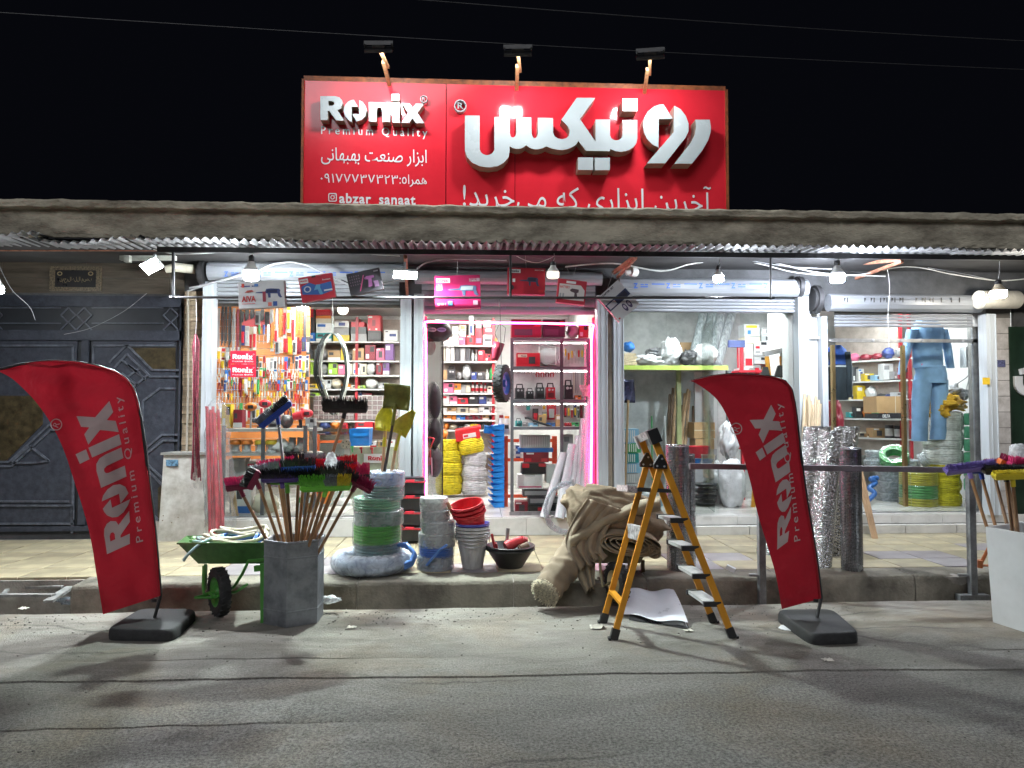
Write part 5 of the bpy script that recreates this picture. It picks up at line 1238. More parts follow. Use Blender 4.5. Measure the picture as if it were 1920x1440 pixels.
for k in range(9):
 p = W(358 + 2.4*k, random.uniform(895, 918), 7.15 + random.uniform(-.03, .03)); MB().tube([p + V(0, 0, .04), p, p + V(.012, 0, -.012), p + V(.018, 0, .006)], .0022, 5).build('hook', steel, bc)
MB().tube([W(367.5, 556, 7.15), W(368.5, 600, 7.15), W(367, 628, 7.15)], .003, 5).build('string', cw, bc)
rp = thing('wrapped_red_poles', 'red poles in clear plastic leaning beside the tool window', 'poles', G(412, 995, ZS))
for k, (a, b_) in enumerate(((388, 395), (395, 400), (402, 408), (399, 414), (409, 420), (392, 405))):
 MB().cyl(V(W(b_, 985, 7.72).x, 7.72 + .02*(k % 2), ZS), W(a, 762 + 6*(k % 3), 7.78 + .02*k), .017, n=10).build('pole', mat('red_pole', (.42, .035, .05), .4, var=.15, scale=12, rnd=.15), rp, 40)
m2 = MB()
def bagfn(u, v):
 a = 2*math.pi*u; px = 412 - 6*v; w = (27 - 13*max(0, v - .45)*1.2) * (1.0 if v < .93 else 1 - (v-.93)*9); y = 988 - 240*v
 n = 1 + .25*mnoise.noise(V(math.cos(a)*2, math.sin(a)*2, v*7)) + .12*mnoise.noise(V(math.cos(a)*5, math.sin(a)*5, v*20))
 p = W(px + w*math.cos(a)*n, y, 7.76); return p + V(0, .12*math.sin(a)*n*(w/27), 0)
m2.grid(bagfn, 36, 40, wrap=True); m2.build('plastic_bag', film('clear_bag', haze=.1, bump=1.0, bscale=14, stretch=(1, 1, .4)), rp, 80)
# --- hanging wire coil before the tool window
hw = thing('hanging_wire_coil', 'large coil of black and white cable hanging from the rail before the tool window', 'cable coil', W(625, 790, 7.1))
for k in range(9):
 random.seed(70 + k); cx = 622 + random.uniform(-4, 6); wd = random.uniform(22, 34); P = []
 for i in range(26):
  a = math.pi*(.5 + 2*i/25*.93 + .07); top, bot = 624, 770 + random.uniform(-2, 12)
  yy = (top + bot)/2 - (bot - top)/2*math.sin(a); sq = wd*(1 if yy < 700 else 1 - (yy-700)/150.0)
  P.append(W(cx + sq*math.cos(a) + 5*(yy-700)/90*(yy > 700), yy, 7.1 + .012*k - .04))
 MB().tube(P, .0062, 6).build('strand', mat('cable_black', (.03, .035, .03), .4) if k % 4 else mat('cable_cream', (.55, .56, .48), .4), hw, 60)
random.seed(33)
MB().tube([W(623.5, 557, 7.14), W(624.5, 626, 7.1)], .003, 5).build('string', cw, hw)
# --- burlap on a second wheelbarrow
burl = cloth('burlap', (.27, .215, .15), trans=.0, rough=.95, scale=6, var=.2, bump=.6, bscale=220)
burl2 = cloth('burlap_pale', (.33, .275, .19), trans=.0, rough=.95, scale=6, var=.2, bump=.6, bscale=220)
straw = mat('frayed_edge', (.66, .60, .44), .95, var=.35, scale=60, bump=1.0, bscale=120)
ra = thing('burlap_roll', 'long burlap roll with a frayed end resting on the road', 'burlap roll', G(1022, 1133, 0))
A0, A1 = W(1024, 1109, 5.62), W(1150, 940, 6.35)
def rollfn(u, v):
 a = 2*math.pi*u; d = (A1 - A0).normalized(); x, y, _ = basis(d); c = A0.lerp(A1, v); r = .112 + .04*v
 r *= 1 + .05*math.sin(v*62 + mnoise.noise(V(a, v*9, 0))*3)*(v > .03) + .06*mnoise.noise(V(math.cos(a)*2, math.sin(a)*2, v*10)); return c + x*r*math.cos(a) + y*r*math.sin(a)
MB().grid(rollfn, 40, 90, wrap=True).build('roll', burl, ra, 70)
m2 = MB(); d = (A1 - A0).normalized(); x, y, _ = basis(d)
for k in range(700):
 q = math.sqrt(random.random()); a = k*2.399; p = A0 + (x*math.cos(a) + y*math.sin(a))*(.112*q) + d*.015; e = p - d*random.uniform(.03, .065) + (x*random.uniform(-1, 1) + y*random.uniform(-1, 1))*.022
 m2.cyl(p, e, .006, .004, n=3)
m2.build('frayed_end', straw, ra)
bb = thing('burlap_bundle', 'heap of folded brown burlap lying over a wheelbarrow behind the ladder', 'burlap', W(1150, 1060, 6.1))
HC = W(1150, 968, 6.12)
def heap(u, v):
 a = 2*math.pi*u; b_ = math.pi*(v*.94 + .03); dx, dy, dz = math.sin(b_)*math.cos(a), math.sin(b_)*math.sin(a), -math.cos(b_)
 n = 1 + .13*mnoise.noise(V(dx*1.6, dy*1.6, dz*1.6 + 5)) + .10*abs(mnoise.noise(V(dx*4 + dz*3, dy*3, dz*2 + 2))) - .10*abs(math.sin(5*dx + 4*dz + 2*mnoise.noise(V(dx*2, dy*2, dz)))) + .03*mnoise.noise(V(dx*9, dy*9, dz*9))
 sx = .44; sgn = lambda q, e: math.copysign(abs(q) ** e, q)
 return HC + V(sgn(dx, .75)*sx*n - dz*.05, sgn(dy, .8)*.32*n, sgn(dz, .8)*.27*n*(1 - .28*dx) + .0*dx)
MB().grid(heap, 90, 60, wrap=True).build('folded_heap', mat('burlap_brown', (.25, .195, .135), .95, var=.18, scale=7, bump=.7, bscale=170, spec=.15), bb, 75)
for k, (L0, R0, m_) in enumerate((([(1100, 935), (1074, 975), (1060, 1020), (1084, 1066)], [(1165, 955), (1140, 990), (1128, 1030), (1138, 1048)], burl), ([(1092, 1000), (1080, 1030), (1080, 1064), (1100, 1110)], [(1128, 1005), (1122, 1035), (1116, 1064), (1116, 1100)], burl2))):
 def fn(u, v, L0=L0, R0=R0, k=k):
  a, b_ = cr(L0, v), cr(R0, v); px, py = a[0] + (b_[0]-a[0])*u, a[1] + (b_[1]-a[1])*u
  return W(px, py + 4*math.sin(u*17 + k)*v, 5.72 + .05*k + .035*math.sin(u*(24 if k == 0 else 14) + 1.5*v + k)*(.25 + .75*v) + .02*mnoise.noise(V(u*5, v*4, k)) + .06*(1-v))
 m2 = MB().grid(fn, 60, 30); o = m2.build('draped_fold', m_, bb, 80); md = o.modifiers.new('thickness', 'SOLIDIFY'); md.thickness = .009
# layered rolled edges facing the road
for k, (cx, cy_, rx, ry, turns, m_) in enumerate(((1180, 1022, 60, 21, 4.2, burl2), (1226, 1036, 15, 13, 2.6, burl2), (1117, 1046, 13, 10, 2.2, burl))):
 m2 = MB(); n = int(34*turns)
 def fn(u, v, cx=cx, cy_=cy_, rx=rx, ry=ry, turns=turns, k=k):
  a = 2*math.pi*turns*u; s = .32 + .68*u; w_ = 1 + .08*mnoise.noise(V(u*9, k, v*3)); return W(cx + rx*s*w_*math.cos(a), cy_ - ry*s*w_*math.sin(a) + rx*.10*math.cos(a), 5.70) + V(0, .5*v + .02*mnoise.noise(V(u*20, v*2, k)), .08*v + .012*mnoise.noise(V(u*12, k, 4)))
 m2.grid(fn, n, 8); o = m2.build('rolled_edge', m_, bb, 80); md = o.modifiers.new('thickness', 'SOLIDIFY'); md.thickness = .006
def topfold(u, v):
 px = 1068 + 170*u; y = 1004 - 72*u + 30*v*(1 - .2*u) - 12*math.sin(u*math.pi) + 3*mnoise.noise(V(u*6, v*2, 1)); return W(px, y, 5.80 - .11*math.sin(v*math.pi) + .10*u + .02*mnoise.noise(V(u*9, v*3, 2)))
m2 = MB().grid(topfold, 40, 12); o = m2.build('cross_fold', burl2, bb, 80); md = o.modifiers.new('thickness', 'SOLIDIFY'); md.thickness = .012
wb2 = thing('wheelbarrow', 'wheelbarrow hidden under burlap with only its wheel showing', 'wheelbarrow', G(1158, 1120, 0))
wh2 = bpy.data.objects.new('wheel', None); COL.objects.link(wh2); wh2.parent = wb2; wh2.matrix_world = Matrix.Translation(wb2.location); wh2.location = (0, 0, 0)
tyre(wh2, W(1157, 1092, 5.62), (.95, .3, 0), .155, .085, mat('cream_rim', (.5, .42, .25), .4))
m2 = MB(); c = W(1157, 1092, 5.62); m2.tube([c + V(-.07, -.03, 0), W(1130, 1100, 5.55), W(1126, 1070, 5.6), W(1124, 1040, 5.75)], .011, 8); m2.cyl(c - V(.08, .025, 0), c + V(.08, .025, 0), .012, n=8); m2.tube([c + V(.07, .0, 0), W(1180, 1070, 5.65), W(1178, 1040, 5.8)], .011, 8); m2.build('fork', mat('dull_olive', (.14, .12, .06), .5), wb2, 50)
m2 = MB(); m2.add([W(1095, 1030, 5.9), W(1215, 1030, 5.9), W(1215, 1020, 6.5), W(1095, 1020, 6.5), W(1120, 1056, 5.9), W(1200, 1056, 5.9), W(1195, 1046, 6.3), W(1120, 1046, 6.3)], [(4,5,6,7),(0,1,5,4),(1,2,6,5),(2,3,7,6),(3,0,4,7)]); m2.build('tray', MATS['dull_olive'], wb2)
m2 = MB(); m2.bar(W(1205, 1050, 6.2), V(W(1205, 1050, 6.2).x, 6.2, ZS), .03, .03); m2.build('leg', MATS['dull_olive'], wb2)
# --- white sheet on the ground, scraps
wsm = mat('glossy_white_sheet', (.66, .67, .72), .3, var=.06, scale=3)
def shfn(u, v):
 x0, y0 = 1181 + 74*u, 1090 + 3*u; x1, y1 = 1168 + 122*u, 1146 + 16*u; px, py = x0 + (x1-x0)*v, y0 + (y1-y0)*v
 g = G(px, py, .05); return V(g.x, g.y, .02 + .05*math.sin(v*math.pi*.9 + .2)*(1 - .3*u) + .012*math.sin(u*9) + .05*(1-v)*.4)
m2 = MB().grid(shfn, 24, 20); t = thing('white_sheet', 'curled glossy white sheet on the road under the ladder', 'sheet', G(1225, 1160, 0)); o = m2.build('top_sheet', wsm, t, 80)
for k in range(3):
 m2 = MB().grid(lambda u, v, k=k: (lambda p: V(p.x + .01*k, p.y + .0, max(.006, p.z - .014*(k+1) - .01*math.sin(u*6 + k)*v)))(Vector(shfn(.1 + .86*u, .35 + .72*v))), 16, 10); m2.build('under_sheet', wsm if k % 2 else mat('dark_backing', (.03, .03, .03), .4), t, 80)
random.seed(5)
for (px, py, lab) in ((1120, 1178, 'crumpled beige paper at the foot of the ladder'), (1290, 1184, 'small white paper scrap under the ladder'), (44, 1143, 'white stub lying on the dirt by the drain'), (1552, 1240, 'tiny white scrap on the road before the right flag'), (660, 1178, 'small pale twig scrap on the road before the drum')):
 p = G(px, py, 0); m2 = MB(); s = .05 if px == 1120 else .03
 m2.grid(lambda u, v: p + V((u-.5)*s*2.2, (v-.5)*s*1.6, .008 + .02*abs(mnoise.noise(V(u*3, v*3, px)))*(s/.03)), 7, 6); one(m2, 'paper_scrap', mat('scrap_paper', (.55, .52, .45), .8, rnd=.3), lab, 'paper scrap', 'scraps on the road', 60)
t = MB(); pz = G(1480, 1178, .001); t.prism([[(math.cos(q)*.10*(1.0 if math.sin(q) < .2 else .8), math.sin(q)*.07) for q in [2*math.pi*i/14 for i in range(14)]]], lambda q: pz + V(q[0]*.8, q[1], .006), V(0, 0, -.005)); one(t, 'paper_scrap', wht, 'rounded white scrap beside the base of the right flag', 'paper scrap', 'scraps on the road')
m2 = MB(); m2.bar(W(1362, 1062, 6.0), W(1378, 1070, 5.97), .05, .035); one(m2, 'white_block', mat('white_box_plastic', (.66, .67, .70), .3), 'small white box lying on the kerb edge behind the ladder', 'box')
# litter: small stones and grit along the kerb
m2 = MB(); random.seed(9)
for k in range(1600):
 x = random.uniform(-5, 5.2); y = YR - abs(random.gauss(0, .28)) - .02 if k % 3 else random.uniform(2.6, 5.6); s = random.uniform(.002, .008) * (1.6 if random.random() < .06 else 1)
 m2.ball((x, y, s*.5), s, 5, 3, sc=(1, .8, .6))
g_ = m2.build('gravel', mat('grit', (.30, .28, .25), .9, var=.3, scale=3), None, origin=(0, 0, 0)); g_['kind'] = 'stuff'; tag(g_, 'loose grit scattered along the road edge', 'gravel')
# --- stepladder
lad = thing('stepladder', 'orange stepladder with grey treads standing open on the road', 'stepladder', G(1250, 1185, 0))
org = mat('orange_fibreglass', (.60, .26, .02), .35, var=.06, scale=6); tread = mat('grey_tread', (.42, .42, .41), .5, var=.1, scale=30, bump=.2, bscale=120)
lk = lambda x, y: (980 + x/3.2727, 780 + y/3.2727)
Yn, Yfar = G(1374, 1196, 0).y, G(1337, 1167, 0).y
nr0, nr1 = G(1374, 1196, 0), W(*lk(800, 125), Yn + .06); fr0, fr1 = G(1338, 1167, 0), W(*lk(728, 148), Yfar - .03)
nl0, nl1 = G(1150, 1199, 0), W(*lk(848, 300), Yn + .04); fl0, fl1 = G(1130, 1168, 0), W(*lk(764, 290), Yfar - .03)
for a, b_ in ((nr0, nr1), (fr0, fr1)): MB().bar(a + (b_-a)*.02, b_, .046, .024, up=(0, 1, 0)).build('front_rail', org, lad)
for a, b_ in ((nl0, nl1), (fl0, fl1)): MB().bar(a + (b_-a)*.02, b_, .04, .022, up=(0, 1, 0)).build('rear_rail', org, lad)
for a, b_ in ((nr0, nr1), (fr0, fr1), (nl0, nl1), (fl0, fl1)):
 d = (b_-a).normalized(); m2 = MB(); m2.bar(a, a + d*.075, .054, .034, up=(0, 1, 0)); m2.bar(a + V(-.02 if d.x > 0 else .02, 0, .008), a + V(.035 if d.x < 0 else -.035, 0, .008), .045, .016, up=(0, 0, 1)); m2.build('rubber_foot', black, lad)
for y in (660, 830, 1000, 1168):
 f = (1360 - y)/(1360 - 130.0) + .012; p = nr0.lerp(nr1, f); q = fr0.lerp(fr1, f + .002); m2 = MB()
 s = MB(); s.bar(p + V(-.05, .012, 0), q + V(-.05, -.012, 0), .105, .022, up=(0, 0, 1)); o = s.build('tread', tread, lad)
 s = MB(); s.bar(p + V(-.05, -.012, -.002), p + V(-.05, .014, -.002), .12, .034, up=(0, 0, 1)); s.build('tread_cap', black, o, origin=Vector(o['_o'])); s = MB(); s.bar(q + V(-.05, -.014, -.002), q + V(-.05, .012, -.002), .12, .034, up=(0, 0, 1)); s.build('tread_cap', black, o, origin=Vector(o['_o']))
f = (1360 - 470)/(1230.0); p, q = nr0.lerp(nr1, f), fr0.lerp(fr1, f)
m2 = MB(); m2.add([p + V(.02, .0, .012), q + V(.02, 0, .012), q + V(-.26, 0, .03), p + V(-.26, 0, .03), p + V(.02, .0, -.012), q + V(.02, 0, -.012), q + V(-.26, 0, .0), p + V(-.26, 0, .0)], [(0,1,2,3),(4,7,6,5),(0,4,5,1),(1,5,6,2),(2,6,7,3),(3,7,4,0)]); m2.build('platform', mat('black_platform', (.03, .03, .033), .4), lad)
m2 = MB(); m2.add([p + V(-.262, .0, .034), q + V(-.262, 0, .034), q + V(-.33, 0, .045), p + V(-.33, 0, .045), p + V(-.262, .0, -.01), q + V(-.262, 0, -.01), q + V(-.33, 0, .0), p + V(-.33, 0, .0)], [(0,1,2,3),(4,7,6,5),(0,4,5,1),(1,5,6,2),(2,6,7,3),(3,7,4,0)]); m2.build('printed_platform_edge', mat('printed_edge', (.35, .30, .30), .5, var=.9, scale=60), lad)
for (c, Yh) in (((850, 285), Yn + .02), ((765, 275), Yfar - .05)):
 pts = [lk(c[0] - 42, c[1] + 38), lk(c[0] + 40, c[1] + 40), lk(c[0] + 38, c[1] + 10), lk(c[0] + 8, c[1] - 50), lk(c[0] - 8, c[1] - 48), lk(c[0] - 44, c[1] + 12)]
 m2 = MB(); m2.prism([pts], lambda q_: W(q_[0], q_[1], Yh - .025), V(0, .03, 0)); m2.build('hinge_plate', mat('hinge_black', (.012, .012, .013), .4), lad, fix=True)
 for dx, dy in ((-24, 22), (20, 24), (6, -22)): MB().cyl(W(*lk(c[0] + dx, c[1] + dy), Yh - .031), W(*lk(c[0] + dx, c[1] + dy), Yh - .02), .0075, n=10).build('rivet', steel, lad)
a, b_ = nr0.lerp(nr1, .995), fr0.lerp(fr1, .985); d = (nr1-nr0).normalized()
MB().bar(a - d*.04 + V(0, -.03, 0), a + d*.06 + V(0, -.03, 0), .075, .06, up=(0, 1, 0)).build('top_cap', MATS['hinge_black'], lad)
MB().bar(b_ - d*.035 + V(0, .02, 0), b_ + d*.06 + V(0, .02, 0), .075, .05, up=(0, 1, 0)).build('top_cap', mat('grey_cap', (.33, .31, .31), .3), lad)
MB().bar(a + d*.035, b_ + d*.035, .04, .055, up=d).build('top_bar', MATS['grey_cap'], lad)
p, q = nl0.lerp(nl1, .20), fl0.lerp(fl1, .20); MB().bar(p, q, .045, .02, up=(0, 0, 1)).build('brace', org, lad)
p, q = nl0.lerp(nl1, .60), fl0.lerp(fl1, .58); MB().bar(p.lerp(q, .0), p.lerp(q, .9), .03, .10, up=(0, 0, 1)).build('warning_label', mat('label_black_white', (.30, .30, .30), .4, var=.98, scale=28), lad)
# --- steel rail along the kerb
fen = thing('steel_railing', 'grey steel railing on square posts along the kerb behind the right flag', 'railing', G(1425, 1118, 0))
YP = 5.9; srail = mat('grey_painted_steel', (.17, .15, .165), .45, metal=.3, var=.15, scale=8)
MB().bar(W(1293, 874, YP), W(1775, 881, YP), .045, .045).build('top_rail', srail, fen)
MB().bar(W(1775, 881, YP), W(2050, 886, YP), .04, .04).build('top_rail', srail, fen)
spost = mat('zinc_post', (.30, .31, .325), .42, metal=.5, var=.2, scale=9)
for px in (1426, 1819): p = W(px, 900, YP); MB().bar(V(p.x, YP, -.1), V(p.x, YP, p.z + .04), .055, .05, up=(0, 1, 0)).build('post', spost, fen)
for px in (1426, 1819):
 p = W(px, 1079, YP); MB().bar(p + V(-.09, .02, .0), p + V(-.01, .01, .0), .025, .02).build('anchor', steel, fen)
MB().box(W(1795, 1118, YP).x, W(1850, 1118, YP).x, 5.86, 5.93, -.04, .01).build('foot_plate', spost, fen)
# --- wire mesh rolls and foil rolls on the pavement
def mesh_roll(c, r, h, lab, m_, nr=70, nv=30, core=None, lean=(0, 0), grp='rolls of wire mesh on the pavement', hexm=False):
 t = thing('wire_mesh_roll', lab, 'wire mesh roll', c, grp); c = Vector(c)
 for k, rr_ in enumerate((r, r*.86)):
  m2 = MB(); L = lambda z: c + V(lean[0]*z, lean[1]*z, z)
  for i in range(nr):
   z = h*i/(nr-1); m2.tube([L(z) + V(rr_*math.cos(a) * (1 + .01*math.sin(z*30)), rr_*math.sin(a), 0) for a in [2*math.pi*j/28 for j in range(28)]], .0028 if nr < 70 else .0024, 3, closed=True)
  for j in range(nv):
   a = 2*math.pi*(j + .5*k)/nv; m2.tube([L(0) + V(rr_*math.cos(a), rr_*math.sin(a), 0), L(h) + V(rr_*math.cos(a), rr_*math.sin(a), 0)], .0022, 3)
  m2.build('outer_layer' if k == 0 else 'inner_layer', m_, t, 60)
 if core:
  MB().cyl(c, c + V(lean[0]*h, lean[1]*h, h*.99), r*core[0], n=24).build('core_layer', core[1], t, 40)
zw = mat('zinc_wire', (.62, .64, .67), .25, metal=1.0, var=.1); zwd = mat('dark_zinc_wire', (.55, .57, .6), .25, metal=1.0, var=.2)
crv = mat('wire_core', (.20, .215, .23), .4, metal=.7, var=.6, scale=90)
p = G(1283, 1072, ZS); mesh_roll((p.x - .02, p.y + .11, ZS), .098, 1.085, 'tall bright wire mesh roll behind the ladder', zw, 84, 30, (.78, crv))
mesh_roll((p.x + .085, p.y + .2, ZS), .075, 1.0, 'thinner wire mesh roll beside the tall bright one', zw, 78, 24, (.78, crv))
p = G(1608, 1072, ZS); mesh_roll((p.x, p.y + .09, ZS), .088, 1.06, 'dark dense wire mesh roll beside the foil rolls', zwd, 88, 34, (.93, mat('wire_core_dark', (.14, .15, .165), .35, metal=.6, var=.6, scale=70)))
def foil_mat():
 m, nt, N, L = _nt('bubble_foil'); b = N['Principled BSDF']; b.inputs['Base Color'].default_value = (.74, .75, .77, 1); b.inputs['Metallic'].default_value = 1.0; b.inputs['Roughness'].default_value = .2
 tc = N.new('ShaderNodeTexCoord'); vo = N.new('ShaderNodeTexVoronoi'); vo.inputs['Scale'].default_value = 70; L.new(tc.outputs['Object'], vo.inputs['Vector'])
 nz = N.new('ShaderNodeTexNoise'); nz.inputs['Scale'].default_value = 26; nz.inputs['Detail'].default_value = 5; L.new(tc.outputs['Object'], nz.inputs['Vector'])
 ad = N.new('ShaderNodeMath'); ad.operation = 'ADD'; L.new(vo.outputs['Distance'], ad.inputs[0]); L.new(nz.outputs['Fac'], ad.inputs[1])
 bp = N.new('ShaderNodeBump'); bp.inputs['Strength'].default_value = 1.0; bp.inputs['Distance'].default_value = .012; L.new(ad.outputs[0], bp.inputs['Height']); L.new(bp.outputs['Normal'], b.inputs['Normal'])
 rp_ = N.new('ShaderNodeValToRGB'); rp_.color_ramp.elements[0].color = (.45, .46, .48, 1); rp_.color_ramp.elements[1].color = (.85, .86, .88, 1); L.new(nz.outputs['Fac'], rp_.inputs['Fac']); L.new(rp_.outputs['Color'], b.inputs['Base Color'])
 return m
foil = foil_mat()
for k, (bx, by, tx, ty, rb, rt2, dY, lab) in enumerate(((1490, 1050, 1532, 800, .10, .125, .10, 'silver bubble foil roll nearest the right flag'), (1535, 1060, 1558, 806, .11, .10, -.02, 'dark-sided silver foil roll in the middle of the three'), (1560, 1045, 1588, 800, .085, .12, .12, 'silver foil roll nearest the dark mesh roll'), (1434, 1040, 1440, 900, .08, .08, .05, 'short silver foil roll hidden behind the right flag'))):
 p0 = G(bx, by, ZS); Yb = p0.y + dY; b0 = V(W(bx, by, Yb).x, Yb, ZS); t1 = W(tx, ty, Yb + .12); t = thing('foil_roll', lab, 'foil roll', b0, 'silver foil rolls on the pavement')
 def fn(u, v, b0=b0, t1=t1, rb=rb, rt2=rt2, k=k):
  a = 2*math.pi*u; c = b0.lerp(t1, v); r = (rb + (rt2-rb)*v)*(1 + .06*mnoise.noise(V(math.cos(a)*2, math.sin(a)*2, v*4 + k)) + .02*mnoise.noise(V(math.cos(a)*9, math.sin(a)*9, v*30))); return c + V(r*math.cos(a), r*math.sin(a), .02*mnoise.noise(V(math.cos(a)*3, math.sin(a)*3, k))*(v > .9))
 MB().grid(fn, 60, 50, wrap=True).build('wound_foil', foil, t, 80)
 MB().lathe([(rt2*.99, 0), (rt2*.5, -.01), (.001, -.012)], t1 - V(0, 0, .004), 40).build('roll_end', foil, t, 80)
# wooden handles leaning against the white pilaster
for k, (a, b_) in enumerate(((1509, 1500), (1514, 1506), (1520, 1512), (1525, 1518), (1530, 1522), (1535, 1524), (1538, 1528), (1517, 1520))):
 m2 = MB(); m2.cyl(V(W(b_, 995, 7.8).x, 7.82, ZS), W(a, 738 + (k*7) % 23, 8.0 - .01*k), .0165, n=10); t = one(m2, 'broomstick', mat('bare_wood', (.62, .50, .33), .6, var=.12, scale=6, stretch=(6, 6, .5), rnd=.12), ['pale wooden handle %s among those leaning on the white pilaster' % q for q in ('first', 'second', 'third', 'fourth', 'fifth', 'sixth', 'seventh', 'rearmost')][k], 'tool handle', 'wooden handles leaning on the white pilaster', 40)
 m3 = MB();
m2 = MB(); m2.box(X(1503, 8.05), X(1520, 8.05), 8.06, 8.075, ZS + .4, Z(742, 8.05)); one(m2, 'flat_board', mat('grey_board', (.45, .46, .47), .6), 'narrow grey board behind the wooden handles', 'board')
# --- white planter with brooms at the edge of the view
plt = thing('white_planter', 'tall tapered white planter holding brooms at the edge of the road', 'planter', G(1905, 1178, 0))
q0 = [G(1862, 1168, 0), G(1925, 1188, 0), G(1990, 1170, 0), G(1920, 1152, 0)]
h_ = W(1853, 988, q0[0].y).z; cc = sum(q0, V(0,0,0))/4
tp = [V(cc.x + (p.x-cc.x)*1.16, cc.y + (p.y-cc.y)*1.16, h_) for p in q0]; tpi = [V(cc.x + (p.x-cc.x)*1.04, cc.y + (p.y-cc.y)*1.04, h_) for p in q0]; bi = [V(cc.x + (p.x-cc.x)*.9, cc.y + (p.y-cc.y)*.9, .1) for p in q0]
m2 = MB(); m2.add(q0 + tp, [(i, (i+1) % 4, 4 + (i+1) % 4, 4 + i) for i in range(4)]); m2.add(tp + tpi, [(i, (i+1) % 4, 4 + (i+1) % 4, 4 + i) for i in range(4)]); m2.add(tpi + bi, [(i, (i+1) % 4, 4 + (i+1) % 4, 4 + i) for i in range(4)]); m2.build('shell', mat('white_planter', (.58, .59, .60), .45, var=.06, scale=2), plt)
gP = 'brooms in the white planter'
def pl_broom(px, py, Y, ang, w, bk, br, lab, tl, fx, yaw=0, bl=.05): broom(V(cc.x + fx, cc.y + .02*fx, .12), W(px, py, Y), (math.cos(R(ang))*math.cos(yaw), math.sin(yaw), math.sin(R(ang))), w, bk, br, lab, gP, tilt=tl, bl=bl)
pl_broom(1816, 882, 5.2, 7, .40, 'lilac', ['lilac'], 'lilac broom head resting on the end of the steel railing', (0, -.7, .8), -.10, bl=.03)
pl_broom(1838, 884, 5.3, 1, .18, 'blue', ['blue'], 'small blue broom head under the lilac one', (0, -.6, .9), -.06, bl=.02)
pl_broom(1885, 888, 5.15, 0, .36, 'black', ['black'], 'wide black broom in the white planter', (0, -.3, 1), -.03, bl=.03)
pl_broom(1898, 897, 5.05, 2, .30, 'yellow', ['yellow'], 'yellow broom head in the white planter', (0, -.3, 1), .0, bl=.02)
pl_broom(1885, 876, 5.3, -24, .14, 'orange', ['wine'], 'orange broom head with wine bristles in the white planter', (.3, -.3, 1), .03)
pl_broom(1862, 882, 5.4, 3, .14, 'wine', ['wine'], 'wine red broom in the white planter behind the lilac one', (0, -.3, 1), .02)
pl_broom(1925, 880, 5.2, -5, .3, 'pink', ['pink'], 'pink broom at the far edge of the white planter', (0, -.3, 1), .08)
crumple(W(1910, 850, 5.25), .07, (.8, .8, 1.0), pw, 'plastic_bag', 'clear plastic bag over the brooms in the white planter', 'plastic bag', 14)
om = MATS['plastic_orange'] if 'plastic_orange' in MATS else plas('orange')
m2 = MB(); m2.cyl(W(1836, 1063, 6.05), W(1860, 1015, 6.0), .014, n=8); m2.cyl(W(1838, 1060, 6.05), W(1875, 1061, 6.0), .01, n=8); m2.cyl(W(1838, 1050, 6.04), W(1838, 1064, 6.05), .022, n=8)
one(m2, 'tubular_stand', mat('orange_stand', (.55, .17, .06), .4), 'orange tubular stand leg behind the white planter', 'stand', None, 40)
# --- drain grate on the near corner
gr = thing('drain_grate', 'bent metal drain grate over the gutter beside the left flag', 'grate', G(80, 1110, 0))
gmet = mat('worn_grate', (.26, .26, .25), .6, metal=.3, var=.25, scale=9)
for a, b_, w in (((-40, 1101), (118, 1100), .05), ((-40, 1116), (100, 1116), .05), ((-60, 1087), (150, 1086), .05), ((90, 1128), (158, 1084), .07), ((2, 1119), (14, 1106), .03), ((-30, 1126), (-15, 1086), .04)):
 MB().bar(G(*a, .07), G(*b_, .09), w, .02, up=(0, 0, 1)).build('grate_bar', gmet, gr)
crumple(G(138, 1130, -.02) + V(0, 0, .02), .08, (1.6, .7, .3), film('bluish_film', haze=.6, bump=.9, bscale=30, white=(.45, .5, .56)), 'plastic_bag', 'bluish plastic bag scrap in the gutter beside the drain grate', 'plastic bag', 31)
